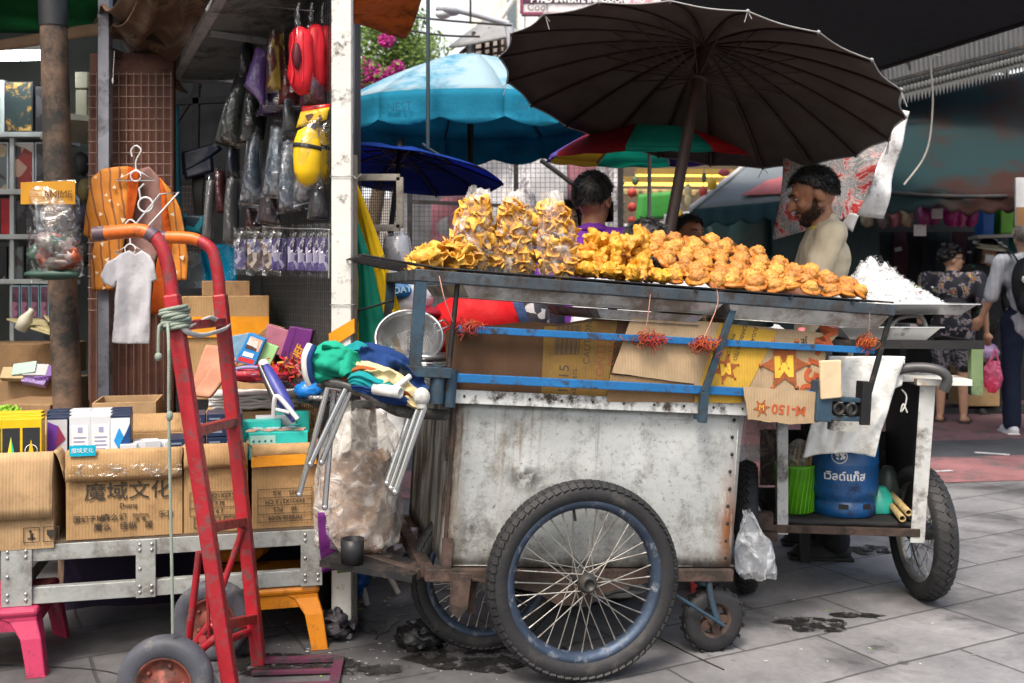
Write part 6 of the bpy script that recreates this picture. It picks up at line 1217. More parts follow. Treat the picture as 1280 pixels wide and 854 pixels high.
def pouch(name, label, pts_top, pts_bot, Y, m, dep=.05, amp=.012, seed=0, cat='bag', group=None, n=18, fq=5, header=None, inner=None, im=None, parent_label=True, world=True):
    """puffy bag between a top edge (two pixels) and a bottom edge (two pixels)"""
    root = thing(name, label, cat, P((pts_top[0][0] + pts_top[1][0]) / 2, pts_top[0][1], Y), group)
    a, b2, c, d = P(*pts_top[0], Y), P(*pts_top[1], Y), P(*pts_bot[1], Y), P(*pts_bot[0], Y)
    def surf(sgn, k=1.0, am=amp):
        def fn(x, y):
            p = a.lerp(b2, x).lerp(d.lerp(c, x), y); puff = (math.sin(math.pi * x) ** .6) * (math.sin(math.pi * min(1, y * .98 + .02)) ** .55) if 0 < x < 1 and 0 < y < 1 else 0
            return p + V((0, -sgn * dep * .5 * puff * k, 0)) + noise.noise_vector(V((p.x * fq, p.z * fq, seed + sgn))) * am
        return fn
    return root, surf, n
def film_bag(label, top, bot, Y, inner, dep=.07, seed=0, name='bagged_toy', cat='bagged toy', fm=None, grp='bagged goods hanging in the toy stall', fill=(.10, .97), shrink=.80, amp=.016, header=None):
    root, surf, n = pouch(name, label, top, bot, Y, None, dep, amp, seed, cat, grp)
    q = MB(); q.sheet(surf(1, 1.15), n, n); q.sheet(surf(-1, 1.15), n, n); q.build('film', fm or film('hang_clear', (.97, .98, 1), .39, 18, .12, .9), root)
    if inner:
        f1, f2 = surf(1, .9, amp * .6), surf(-1, .9, amp * .6); m_ = lambda f: (lambda x, y: f(.5 + (x - .5) * shrink, fill[0] + (fill[1] - fill[0]) * y)); q = MB(); q.sheet(m_(f1), n, n); q.sheet(m_(f2), n, n); q.build('content', inner, root, solid=.004)
    if header: a, b2 = P(*top[0], Y - .02), P(*top[1], Y - .02); z2 = P(0, header[0], Y).z; q = MB(); q.add([a, b2, V((b2.x, b2.y, z2)), V((a.x, a.y, z2))], [(3, 2, 1, 0)]); q.build('header_card', header[1], root, solid=.002)
    return root
# large toy bag with an orange header beside the pole
CATM = patches('toy_mix', [(0, (.16, .04, .035)), (.3, (.32, .07, .03)), (.5, (.10, .08, .07)), (.65, (.40, .10, .05)), (.8, (.2, .15, .14)), (.9, (.05, .09, .07))], 22, .3)
OH = mat('amber_card', (.45, .21, .012), .4, bmp=.1)
r_ = film_bag('large clear bag of orange toys with an amber header card by the pole', [(26, 228), (94, 226)], [(38, 352), (104, 346)], 3.55, None, .10, 3, header=(256, OH))
q = MB(); 
for k, (px, py, sx, sz) in enumerate(((62, 310, .055, .05), (80, 312, .05, .045), (50, 318, .04, .04), (75, 330, .07, .03), (92, 322, .03, .04))): q.ell(P(px, py, 3.55), (sx, .04, sz), None, 18, 0, .5, 3, k)
q.build('content', CATM, r_); q = MB(); q.ell(P(65, 343, 3.55), (.10, .035, .02), None, 16, 0, .3, 3); q.build('content', mat('dark_green_toy', (.03, .07, .055), .5), r_); text('printed_text', 'ANIME', .035, Matrix.Translation(P(72, 243, 3.52)) @ Matrix.Rotation(R(90), 4, 'X'), mat('amber_ink', (.12, .045, .01)), r_)
# ring of bagged goods inside the side wall
REDB = mat('red_cushion', (.62, .012, .025), .45, bmp=.3, bs=30, var=.12)
for k, (x0, dz, Y) in enumerate(((360, 2, 3.34), (377, -3, 3.40), (391, 0, 3.46), (403, -4, 3.50))):
    r_ = film_bag('clear bag with a bright red rounded backpack, %s from the front of the hanging row' % ('first', 'second', 'third', 'last')[k], [(x0 + 8, 28 + dz), (x0 + 16, 28 + dz)], [(x0 - 2, 118), (x0 + 34 - 4 * k, 112)], Y, None, .08, k)
    q = MB(); c = P(x0 + 16, 74 + dz, Y); rx = .042 - .005 * k; q.tube([c + V((0, 0, z)) for z in (-.112, -.106, -.085, -.05, 0, .05, .085, .106, .112)], [.004, rx * .55, rx * .88, rx, rx, rx, rx * .88, rx * .55, .004], 24); q.jitter(.012, 16, k); q.jitter(.004, 45, k); q.tube([c + V((-rx * .5 + .004 * math.sin(t), -rx * .92, .085 - .017 * t)) for t in range(11)], .004, 6); q.tube([c + V((rx * .35, -rx * .98, .09 - .017 * t)) for t in range(11)], .003, 6); q.build('content', REDB, r_)
    if k == 0: q = MB(); q.ell(P(371, 70, 3.29), (.014, .02, .045), None, 16); q.build('pocket', mat('maroon_mesh', (.10, .01, .02), .6), r_)
    q = MB(); q.tube(smooth_path([P(x0 + 12, 30 + dz, Y), P(x0 + 11, 14, Y), P(x0 + 14, 4, Y)], 4), [.012] * 4 + [.007] * 5, 6); q.build('twisted_top', film('hang_clear'), r_)
film_bag('clear bag with a gold and dark red cushion left of the red backpacks', [(338, 34), (352, 32)], [(331, 114), (356, 114)], 3.52, patches('gold_dark', [(0, (.40, .25, .04)), (.5, (.55, .38, .07)), (.62, (.16, .03, .03)), (.85, (.08, .04, .02))], 6, kind='NOISE', smooth=True), .12, 5)
film_bag('purple plastic packet hanging beside the gold cushion', [(322, 54), (338, 58)], [(306, 108), (330, 134)], 3.66, mat('purple_wrap', (.20, .09, .36), .3, bmp=.5, bs=20, bd=.01), .06, 7, shrink=.92)
for k, (x0, y0, x1, y1, Y, c, lb) in enumerate(((346, 96, 372, 132, 3.56, (.20, .03, .03), 'dark red crumpled bag under the gold cushion'), (374, 106, 408, 134, 3.42, (.13, .02, .05), 'maroon crumpled bag below the red backpacks'), (300, 60, 320, 100, 3.95, (.10, .10, .12), 'grey crumpled bag hanging by the purple packet'), (352, 134, 372, 168, 3.5, (.12, .14, .16), 'slate crumpled bag left of the yellow row'), (306, 176, 322, 214, 3.85, (.16, .17, .18), 'pale grey crumpled bag below the black packs'), (282, 188, 300, 222, 3.95, (.05, .06, .09), 'navy crumpled bag below the black packs'), (306, 262, 326, 290, 3.8, (.09, .045, .05), 'brownish crumpled bag above the long hook'), (384, 232, 410, 276, 3.4, (.08, .085, .09), 'charcoal crumpled bag under the yellow backpacks'))):
    film_bag(lb, [(x0 + 6, y0 - 14), (x1 - 6, y0 - 14)], [(x0, y1), (x1, y1)], Y, mat('wrap%s' % 'abcdefgh'[k], c, .35, var=.5, vs=18, bmp=.8, bs=22, bd=.015), .12, 70 + k, shrink=.94, amp=.02)
film_bag('row of dark purple packs under the red backpacks', [(328, 104), (402, 106)], [(320, 146), (398, 142)], 3.72, mat('deep_purple_wrap', (.045, .02, .075), .3, bmp=.6, bs=25, bd=.01), .10, 9, shrink=.95)
film_bag('black and green bagged pack hanging at the left of the row', [(298, 84), (318, 96)], [(266, 182), (300, 188)], 3.9, patches('camo_dark', [(0, (.012, .014, .014)), (.5, (.03, .05, .03)), (.7, (.02, .02, .03)), (.85, (.08, .09, .08))], 10, .4), .14, 11, shrink=.95)
film_bag('black bagged pack right of the black and green one', [(312, 100), (336, 106)], [(294, 182), (330, 176)], 3.82, mat('black_pack', (.016, .017, .018), .35, bmp=.6, bs=18, bd=.015), .12, 13, shrink=.95)
nb_ = MB(); nb_.quad(P(226, 190, 4.1), P(270, 178, 4.1), P(276, 186, 4.1), P(228, 218, 4.1), 10, 6, .04, 6); nb_.quad(P(228, 214, 4.1), P(264, 196, 4.1), P(266, 214, 4.1), P(232, 224, 4.1), 8, 5, .03, 6); single(nb_, 'navy_cloth', mat('navy_vinyl', (.012, .018, .045), .35, bmp=.5, bs=14, bd=.01), 'dark navy packet hanging in front of the dark back of the stall', 'packet', solid=.02)
YEP = mat('yellow_plush', (.80, .50, .008), .5, var=.08, bmp=.25, bs=60)
for k, (x0, Y, w_) in enumerate(((386, 3.33, 22), (400, 3.46, 18), (409, 3.56, 10))):
    r_ = film_bag('bagged bright yellow backpack with a black strap, %s of the row' % ('front one', 'middle one', 'last one')[k], [(x0 - 6, 150), (x0 + 14, 148)], [(x0 - w_ + 2, 234), (x0 + w_ * .8, 234)], Y, None, .08, k + 20)
    q = MB(); c = P(x0 - 2 + k, 196, Y); rx = w_ / F * Y * .78; q.tube([c + V((0, 0, -.10)), c + V((0, 0, -.085)), c + V((0, 0, -.05)), c + V((0, 0, .0)), c + V((0, 0, .05)), c + V((0, 0, .085)), c + V((0, 0, .10))], [.006, rx * .68, rx * .95, rx, rx * .95, rx * .68, .006], 24); q.build('content', YEP, r_)
    q = MB(); q.lathe([(rx * 1.01, -.007), (rx * 1.04, -.006), (rx * 1.04, .006), (rx * 1.01, .007)], Matrix.Translation(c + V((0, 0, .032))) @ Matrix.Rotation(R(8), 4, 'Y'), 28); q.build('strap', BLACK, r_)
hc_ = MB(); a = P(378, 133, 3.36); b2 = P(413, 130, 3.36); hc_.quad(a, b2, P(412, 136, 3.36), P(376, 146, 3.36), 4, 3); hc_.quad(P(376, 140, 3.355), P(412, 134, 3.355), P(408, 150, 3.355), P(370, 160, 3.355), 4, 3, m=1); single(hc_, 'header_card', [mat('header_red', (.6, .02, .02), .35), patches('header_art', [(0, (.7, .45, .02)), (.6, (.1, .05, .03)), (.75, (.75, .5, .03))], 40, .35)], 'red and yellow header card above the yellow backpacks', 'header card', solid=.002)
GP = patches('grey_bags', [(0, (.04, .06, .08)), (.38, (.10, .14, .19)), (.52, (.34, .37, .40)), (.68, (.05, .07, .09)), (.85, (.45, .47, .50))], 6, kind='NOISE', smooth=True, rough=.3, dist=0, bmp=.8)
for k, (t0, t1, b0_, b1_, Y, lb) in enumerate((((320, 158), (326, 158), (296, 258), (330, 262), 3.72, 'clear bag with a grey toy, left of the grey bag row'), ((338, 148), (354, 150), (326, 250), (366, 256), 3.58, 'clear bag with a blue grey toy in the middle of the grey bag row'), ((356, 168), (372, 166), (350, 262), (384, 258), 3.50, 'clear bag with a pale grey toy beside the yellow backpacks'), ((330, 205), (346, 204), (318, 280), (352, 284), 3.66, 'dark crumpled bag under the grey bag row'), ((372, 215), (394, 215), (366, 258), (402, 252), 3.44, 'grey crumpled bag under the yellow backpacks'))):
    film_bag(lb, [t0, t1], [b0_, b1_], Y, GP if k != 3 else mat('dark_grey_bag', (.06, .05, .06), .3, bmp=.6, bs=18, bd=.01), .11, 30 + k, shrink=.85, amp=.025)
for k, (t0, t1, b0_, b1_, Y, m_, lb) in enumerate((((258, 218), (268, 218), (254, 300), (266, 302), 4.0, mat('grey_plush', (.24, .24, .24), .9, bmp=.6, bs=40), 'pale grey bagged garment hanging above the blue plastic bag'), ((268, 206), (280, 208), (272, 270), (286, 268), 3.96, mat('maroon_garland', (.10, .02, .025), .5, bmp=.8, bs=30, bd=.01), 'dark maroon garland hanging between the grey bagged garments'), ((284, 215), (300, 215), (278, 306), (298, 308), 3.92, mat('dark_grey_plush', (.10, .10, .105), .9, bmp=.6, bs=40), 'dark grey bagged garment hanging right of the maroon garland'))): film_bag(lb, [t0, t1], [b0_, b1_], Y, m_, .08, 40 + k, shrink=.9)
gl = MB(); gl.quad(P(240, 215, 4.15), P(256, 215, 4.15), P(252, 285, 4.15), P(244, 285, 4.15), 6, 8, .02, 6); single(gl, 'black_belt', mat('black_belt', (.03, .03, .03), .5), 'black and white belt hanging at the back of the stall', 'belt', solid=.01)
tq = MB(); tq.quad(P(228, 268, 4.12), P(256, 270, 4.12), P(254, 292, 4.12), P(230, 290, 4.12), 6, 6, .02, 8); single(tq, 'turquoise_bag', patches('turq_cam', [(0, (.02, .05, .08)), (.4, (.02, .25, .32)), (.75, (.01, .02, .03))], 14, .4), 'turquoise and black patterned bag hanging above the clear plastic bag', 'bag', solid=.02)
BLP = mat('bright_blue_plastic', (.0, .33, .62), .25, var=.2, bmp=.7, bs=12, bd=.02, trans=.25)
bp_ = MB(); bp_.quad(P(256, 305, 4.2), P(299, 306, 4.2), P(298, 354, 4.2), P(262, 354, 4.2), 14, 14, .05, 7); bp_.quad(P(250, 318, 4.22), P(262, 308, 4.22), P(264, 354, 4.22), P(252, 354, 4.22), 8, 10, .04, 7); single(bp_, 'blue_plastic_bag', BLP, 'bright blue plastic bag behind the hand truck handle', 'plastic bag', solid=.006)
bp_ = MB(); bp_.quad(P(222, 312, 4.15), P(252, 316, 4.15), P(256, 360, 4.15), P(216, 362, 4.15), 14, 12, .06, 7); single(bp_, 'clear_plastic_bag', film('pale_blue_film', (.75, .88, .95), .55, 14, .2), 'pale clear plastic bag left of the bright blue one', 'plastic bag')
cy = MB(); cy.quad(P(217, 132, 4.3), P(223, 132, 4.3), P(228, 320, 4.3), P(216, 320, 4.3), 4, 10, .01, 5); single(cy, 'cyan_curtain', cloth('cyan_cloth', (.08, .36, .50)), 'narrow light blue curtain strip at the edge of the brown panel', 'curtain', solid=.01)
# purple card packs on one hook wire
hk = MB(); hk.tube(smooth_path([P(328, 282, 3.7), P(334, 284, 3.6), P(370, 286, 3.42), P(408, 287, 3.33), P(411, 294, 3.325), P(411, 348, 3.32)], 6), .0022, 5); hk.tube([P(330, 292, 3.62), P(300, 289, 3.9)], .002, 5); single(hk, 'display_hook', mat('hook_wire', (.5, .5, .5), .3, metal=.8), 'long wire hook carrying the purple packs', 'hook')
for k, (px, py, Y) in enumerate(((362, 148, 3.3), (344, 12, 3.35))): 
    hk = MB(); 
    hk.tube(smooth_path(([P(333, 132, 3.6), P(338, 133, 3.6), P(392, 133, 3.36), P(404, 133, 3.34)] if k == 0 else [P(330, 4, 3.5), P(334, 8, 3.5), P(392, 14, 3.34)]), 6), .0025, 5); single(hk, 'display_hook', mat('hook_wire', (.5, .5, .5)), 'wire hook above the yellow backpacks' if k == 0 else 'wire hook at the top carrying the red backpacks', 'hook')
PPK = [patches('purple_pack_art', [(0, (.10, .08, .22)), (.4, (.16, .14, .34)), (.7, (.07, .05, .14)), (.88, (.38, .36, .48))], 30, .25), patches('bronze_pack_art', [(0, (.10, .06, .06)), (.4, (.30, .16, .08)), (.65, (.14, .12, .26)), (.85, (.48, .40, .34))], 28, .25), mat('clear_top', (.10, .10, .12), .2)]
for k, (px, w_, Y, art) in enumerate(((300, 14, 3.86, 0), (320, 22, 3.72, 1), (340, 22, 3.64, 1), (350, 18, 3.55, 0), (368, 14, 3.48, 0), (380, 13, 3.44, 0), (390, 13, 3.40, 0), (399, 13, 3.37, 0), (406, 13, 3.34, 0))):
    r_ = thing('hanging_pack', 'purple pack in clear sleeve, %s from the back on the long hook' % ('first', 'second', 'third', 'fourth', 'fifth', 'sixth', 'seventh', 'eighth', 'ninth')[k], 'hanging pack', P(px, 288, Y), 'purple packs hanging on the long hook')
    M0 = basis(P(px, 318, Y), V((1, .55 if k > 2 else .1, 0)), V((.02, 0, 1))); w2 = w_ / F * Y; h2 = .155
    q = MB(); q.box((0, 0, -.012), (w2, h2 * .74, .012)); q.map(lambda p: M0 @ p); q.build('insert', PPK[art], r_, bevel=.002)
    q = MB(); q.sheet(lambda a, c: M0 @ V(((a - .5) * w2 * 1.06, (c - .5) * h2 * 1.18 + .012, .008 + .004 * noise.noise(V((a * 5, c * 5, k))))), 5, 8); q.build('sleeve', film('hang_clear'), r_)
# ------------------------------------------------------------------ between the stall and the cart
YG = cloth('yellow_canvas', (.72, .45, .008), var=.1, vs=4, bs=7, rough=.7); GG = cloth('green_canvas', (.008, .20, .13), var=.15, vs=4, bs=7, rough=.6)
uc = thing('folded_parasol', 'yellow and green folded market parasol tied with black string beside the white post', 'umbrella', G(462, 700) * 0 + V((P(455, 0, 3.5).x, 3.5, .45)))
def fold(name, top, mid, bot, wt, wm, wb, m, Y, seed):
    pts = smooth_path([P(*top, Y), P((top[0] + mid[0]) / 2 + 3, (top[1] + mid[1]) / 2, Y), P(*mid, Y), P(*bot, Y)], 10); q = MB(); N = len(pts)
    ws = [wt + (wm - wt) * (i / (N * .66)) if i < N * .66 else wm + (wb - wm) * ((i - N * .66) / (N * .34)) for i in range(N)]
    def fn(a, c):
        i = min(N - 1, int(c * (N - 1) + .5)); w2 = ws[i] / F * Y; an = a * 6.2832; k = 1 + .14 * math.sin(an * 5 + seed) * min(1, c * 3); return pts[i] + V((w2 * math.cos(an) * k, w2 * .75 * math.sin(an) * k, 0))
    q.sheet(fn, 40, N - 1); q.build(name, m, uc)
fold('canopy', (444, 228), (486, 385), (500, 412), 2, 13, 16, YG, 3.55, 1); fold('canopy', (443, 240), (470, 385), (480, 440), 2, 14, 22, YG, 3.58, 2); fold('canopy', (442, 270), (462, 385), (472, 455), 3, 15, 22, GG, 3.50, 3); fold('canopy', (441, 300), (447, 385), (446, 455), 4, 9, 14, YG, 3.50, 4)
st_ = MB(); st_.tube(smooth_path([P(436, 390, 3.44), P(452, 387, 3.43), P(470, 382, 3.45), P(492, 375, 3.48)], 5), .004, 6); st_.tube(smooth_path([P(448, 388, 3.43), P(446, 405, 3.43), P(436, 445, 3.44)], 5), .003, 5); st_.tube(smooth_path([P(450, 388, 3.43), P(440, 400, 3.43), P(434, 420, 3.44)], 5), .003, 5); st_.build('tie_string', BLACK, uc)
# sieve on the cart shelf
sv = thing('wire_sieve', 'large round stainless sieve leaning on the left end of the fritter cart', 'sieve', P(516, 432, 3.10)); Ms = basis(P(512, 424, 3.12), V((.96, .25, .22)), V((-.05, .62, .78)))
q = MB(); q.lathe([(.098, .0), (.108, .004), (.110, .012), (.106, .016), (.100, .012), (.098, 0)], Ms, 48); q.lathe([(.100, .0), (.094, -.04), (.078, -.062)], Ms, 48); q.tube([Ms @ V((.09, 0, .005)), Ms @ V((.13, -.0, .02)), Ms @ V((.12, .03, .02)), Ms @ V((.09, .03, .005))], .004, 6); q.tube([Ms @ V((-.10, 0, .005)), Ms @ V((-.125, -.01, .0)), Ms @ V((-.12, -.03, .0)), Ms @ V((-.10, -.03, .005))], .004, 6); q.build('rim', STEEL, sv)
q = MB()
for i in range(40):
    t = -.095 + i * .00487; h = math.sqrt(max(0, .098 ** 2 - t * t)); f_ = lambda x, y: -.055 * (1 - (x * x + y * y) / .0096)
    for sw_ in (0, 1): q.tube([Ms @ (V((t, h * k, f_(t, h * k))) if sw_ else V((h * k, t, f_(t, h * k)))) for k in (-1, -.6, -.2, .2, .6, 1)], .0009, 3, cap=False)
q.build('mesh_bowl', STEEL, sv)
pt_ = MB(); pt_.lathe([(.07, 0), (.085, .01), (.09, .03), (.094, .032), (.094, .036), (.086, .036), (.08, .012), (0, .01)], Matrix.Translation(C1.pt(-.47, .16, .872)), 36); pt_.lathe([(.05, .037), (.075, .045), (.078, .058), (.05, .05), (0, .05)], Matrix.Translation(C1.pt(-.47, .16, .872)), 36); single(pt_, 'steel_lid_stack', STEEL, 'stack of steel lids under the round sieve', 'lids')
cb2 = MB(); cb2.tube([C1.M @ V((-.50, -.04, .88)), C1.M @ V((-.49, .10, .885)), C1.M @ V((-.46, .2, .89))], .02, 10); single(cb2, 'foil_roll', mat('foil_shine', (.6, .6, .62), .18, metal=.9, bmp=.8, bs=40, bd=.01), 'crumpled foil packet between the sieve and the blue post', 'foil')
# chrome folding stools and striped cloth on the cart's left arm
arm = MB(); A0 = 2.84
arm.tube(smooth_path([P(404, 476, A0 - .02), P(430, 480, A0 - .02), P(452, 488, A0 - .03), P(478, 503, A0 - .03), P(500, 514, A0), P(530, 517, A0 + .04), P(556, 519, 2.96)], 6), .017, 10); arm.beam(P(402, 478, A0), P(440, 500, 3.05), .03, .02); arm.beam(P(440, 505, 3.02), P(520, 506, 3.04), .05, .02); single(arm, 'cart_arm', mat('worn_chrome_arm', (.22, .215, .21), .3, metal=.7, dirt=(.05, .045, .04), ds=10, da=.5, bmp=.3), 'bent worn metal arm at the left end of the fritter cart carrying folded stools', 'arm')
def legs(label, pairs, Y, r=.0085):
    root = thing('folding_stool', label, 'stool', P(*pairs[0][0], Y), 'folded chrome stools hooked on the cart arm')
    for (a, b2, dy) in pairs: q = MB(); q.tube([P(*a, Y + dy), P(*b2, Y + dy - .02)], r, 10); q.ell(P(*b2, Y + dy - .02), r * 1.15, None, 8); q.build('leg', CHROME, root)
    q = MB(); a, b2 = pairs[0][0], pairs[-1][0]; q.tube([P(*a, Y + pairs[0][2]), P(*b2, Y + pairs[-1][2])], r, 8); q.build('seat_bar', CHROME, root)
legs('folded chrome stool hanging at the far tip of the cart arm', [((410, 484), (374, 618), .0), ((418, 484), (406, 634), .04), ((432, 486), (388, 580), -.03), ((438, 488), (402, 578), -.01)], A0)
legs('folded chrome stool hanging near the cart post below the white knob', [((512, 522), (484, 604), .03), ((522, 512), (489, 610), -.02), ((530, 510), (494, 615), -.04)], A0, .0095)
CLS = [cloth('green_cotton', (.012, .30, .19), bs=6, trans=.05), cloth('navy_cotton', (.012, .04, .15), bs=6, trans=.05), cloth('cream_cotton', (.60, .50, .28), bs=6, trans=.05), cloth('rust_cotton', (.34, .09, .025), bs=6, trans=.05), cloth('teal_cotton', (.01, .24, .26), bs=6, trans=.05), cloth('white_edge', (.62, .62, .6), bs=6, trans=.05)]
fb_ = thing('folded_beach_umbrella', 'folded green, navy and cream striped canvas heaped on the cart arm', 'folded canvas', P(450, 500, 2.85))
def roll(pts, Y, r0, m, flat=.7, seed=0, nm='fold'):
    q = MB(); pp_ = smooth_path([P(x, y, Y) for x, y in pts], 10); N = len(pp_)
    def fn(a, c):
        i = min(N - 1, int(c * (N - 1) + .5)); t = (pp_[min(N - 1, i + 1)] - pp_[max(0, i - 1)]).normalized(); x = t.cross(V((0, 1, 0))).normalized(); an = a * 6.2832
        r = r0 * (.30 + .70 * math.sin(math.pi * min(1, .10 + .84 * c))) * (1 + .16 * math.sin(an * 4 + seed + c * 2) + .09 * math.sin(an * 9 + c * 5 + seed)); p = pp_[i] + x * r * flat * math.cos(an) + V((0, 1, 0)) * r * math.sin(an)
        return p + noise.noise_vector(V((p.x * 16, p.z * 16, seed))) * .011 + noise.noise_vector(V((p.x * 45, p.z * 45, seed))) * .005
    q.sheet(fn, 56, N - 1); q.build(nm, m, fb_)
roll([(389, 452), (408, 452), (428, 456), (444, 460)], 2.84, .064, CLS[0], .8, 1); roll([(430, 448), (455, 446), (490, 458), (515, 478), (528, 500)], 2.90, .062, CLS[1], .7, 2); roll([(425, 468), (450, 458), (480, 466), (505, 482), (524, 494)], 2.84, .034, CLS[2], .6, 3); roll([(428, 476), (452, 466), (480, 474), (502, 488), (522, 500)], 2.82, .026, CLS[3], .6, 4); roll([(436, 476), (456, 472), (478, 480), (500, 492)], 2.80, .036, CLS[4], .6, 5); roll([(440, 484), (462, 484), (484, 494), (510, 505)], 2.79, .026, CLS[1], .6, 6); roll([(420, 462), (436, 440), (452, 434), (462, 442)], 2.88, .03, CLS[4], .6, 7); roll([(505, 500), (518, 506), (528, 510)], 2.80, .02, CLS[2], .6, 8)
for k, (pts, Y, m) in enumerate(((((452, 432), (500, 448), (536, 486), (516, 500), (470, 470), (440, 452)), 2.83, 1), (((404, 430), (446, 440), (452, 462), (430, 470), (396, 478), (392, 450)), 2.80, 0), (((446, 464), (488, 462), (520, 486), (524, 500), (486, 478), (440, 476)), 2.78, 2))):
    g2 = garment(pts, Y, None, '', amp=.03, fold=26, n=20); g2.map(lambda p: p + V((0, .05 * noise.noise(V((p.x * 20, p.z * 30, k))), .006 * noise.noise(V((p.x * 60, 0, k)))))); g2.build('flap', CLS[m], fb_, solid=.003)
e_ = MB(); 
e_.tube(smooth_path([P(388, 432, 2.80), P(382, 446, 2.78), P(383, 466, 2.78), P(388, 480, 2.79)], 6), .012, 10); e_.build('hem', CLS[5], fb_)
e_ = MB(); e_.tube(smooth_path([P(393, 433, 2.79), P(387, 448, 2.77), P(388, 466, 2.77), P(392, 478, 2.78)], 6), .008, 10); e_.build('hem_stripe', CLS[1], fb_)
pvc = MB(); a, b2 = P(468, 486, 2.77), P(501, 491, 2.735); d = (b2 - a).normalized(); x = d.orthogonal().normalized(); L = (b2 - a).length; pvc.lathe([(.011, L - .03), (.011, L), (.0165, L), (.0165, L - .03), (.0165, 0), (0, 0)], basis(a, x, d.cross(x)), 20); pvc.tube([P(494, 484, 2.75), P(503, 478, 2.75), P(513, 470, 2.76)], .008, 8); single(pvc, 'white_tube', mat('pvc_white', (.62, .62, .6), .35, dirt=(.3, .3, .28), da=.3), 'white plastic tube end sticking out of the folded canvas', 'tube')
kn = MB(); kn.ell(P(527, 496, 2.78), (.024, .022, .026), None, 18); kn.lathe([(.014, 0), (.016, .02), (.012, .03)], Matrix.Translation(P(527, 510, 2.78)), 14); kn.build('knob', mat('pvc_white', (.62, .62, .6)), fb_)
# rubbish bag on the low rack
gb_ = thing('rubbish_bag', 'big clear rubbish bag of brown waste hanging at the left end of the fritter cart', 'rubbish bag', P(450, 690, 3.15))
def gbf(rs, seed, amp): 
    def fn(a, t): 
        c = P(452 - 6 * t, 512 + 178 * t, 3.18); an = a * 6.2832; w2 = rs * (.075 + .055 * math.sin(min(1, t * 1.02) * math.pi * .72)) * (1 if t < .96 else .75)
        return c + V((w2 * 1.0 * math.cos(an), w2 * .85 * math.sin(an), 0)) + noise.noise_vector(V((math.cos(an) * 2.5, math.sin(an) * 2.5, t * 5 + seed))) * amp
    return fn
q = MB(); q.sheet(gbf(1.08, 1, .022), 44, 34); q.build('film', film('rubbish_film', (.92, .90, .88), .42, 16, .16, 1), gb_)
WASTE = patches('waste', [(0, (.07, .04, .025)), (.34, (.24, .14, .08)), (.48, (.42, .30, .21)), (.58, (.50, .42, .36)), (.68, (.20, .09, .035)), (.82, (.55, .26, .04))], 5, kind='NOISE', smooth=True, rough=.4, bmp=.8, det=8, dr=.75, dist=0)
q = MB(); q.sheet(lambda a, t: gbf(.88, 5, .03)(a, .32 + .66 * t), 40, 30); q.build('waste', WASTE, gb_)
ws = MB(); ws.quad(P(470, 512, 3.34), P(508, 505, 3.34), P(500, 600, 3.34), P(478, 640, 3.34), 10, 14, .03, 6); single(ws, 'white_sack', mat('white_plastic', (.72, .74, .76)), 'white plastic sheet hanging behind the rubbish bag', 'plastic sheet', solid=.004)
pu = MB(); pu.quad(P(398, 640, 3.1), P(406, 640, 3.1), P(426, 714, 3.12), P(402, 716, 3.12), 8, 14, .03, 9); single(pu, 'purple_cloth', cloth('purple_strip', (.13, .02, .15)), 'purple cloth strip hanging beside the rubbish bag at the table corner', 'cloth', solid=.008)
gc2 = MB(); gc2.quad(P(421, 685, 3.2), P(436, 690, 3.2), P(438, 714, 3.2), P(422, 716, 3.2), 6, 6, .02, 9); single(gc2, 'green_scrap', cloth('olive_green', (.14, .22, .05)), 'olive green plastic scrap under the rubbish bag', 'scrap', solid=.006)
bs_ = MB(); c = P(440, 722, 3.6); bs_.ell(V((c.x, c.y, .12)), (.06, .06, .06), None, 30, 0, .3, 3, 4); bs_.crumple(.018, 16); single(bs_, 'blue_bag', mat('blue_sack', (.01, .10, .42), .35, bmp=.5), 'bright blue plastic bag under the rubbish rack', 'plastic bag')
bs_ = MB(); c = P(476, 716, 4.1); bs_.ell(V((c.x, c.y, .10)), (.09, .08, .09), None, 20, 0, .3, 3, 6); bs_.ell(V((c.x + .1, c.y + .15, .10)), (.09, .08, .09), None, 30, 0, .3, 3, 9); bs_.crumple(.022, 13); single(bs_, 'white_rubbish_sack', mat('lilac_white_plastic', (.50, .46, .50), .35, bmp=.6, bs=18, bd=.015), 'pale plastic rubbish sacks on the paving behind the white legs', 'rubbish sack')
tw = MB(); c = P(415, 728, 3.3); tw.ell(V((c.x, c.y, .05)), (.07, .05, .045), None, 26, 0, .5, 4, 3); tw.crumple(.02, 18); single(tw, 'dark_rubbish', mat('dark_rubbish', (.045, .04, .05), .6, bmp=.8, bs=25, bd=.01), 'dark crushed rubbish beside the table end', 'rubbish')
lg = thing('white_legged_stand', 'two slanted white metal legs of a stand behind the rubbish rack', 'stand', G(478, 745)); WL = mat('white_leg_paint', (.58, .56, .54), .45, dirt=(.2, .17, .14), da=.4, ds=14)
for a, b2 in (((448, 712), (459, 756)), ((471, 690), (498, 742))): q = MB(); e = G(*b2); q.tube([P(*a, e.y + .0), e], .011, 10); q.build('leg', WL, lg)
q = MB(); e0, e1 = P(448, 712, G(459, 756).y), P(471, 690, G(498, 742).y); q.tube([e0, e0 + V((-.02, .0, .12))], .01, 8); q.tube([e1, e1 + V((-.03, 0, .10))], .01, 8); q.tube([e0 + V((-.02, 0, .12)), e1 + V((-.03, 0, .10))], .01, 8); q.build('top_bar', WL, lg)
rk = MB(); rk.beam(C1.pt(-.72, .20, .285), C1.pt(-.46, .05, .28), .16, .02); rk.map(lambda p: p); single(rk, 'rack_plate', IRON, 'black rack plate sticking out under the rubbish bag', 'rack')
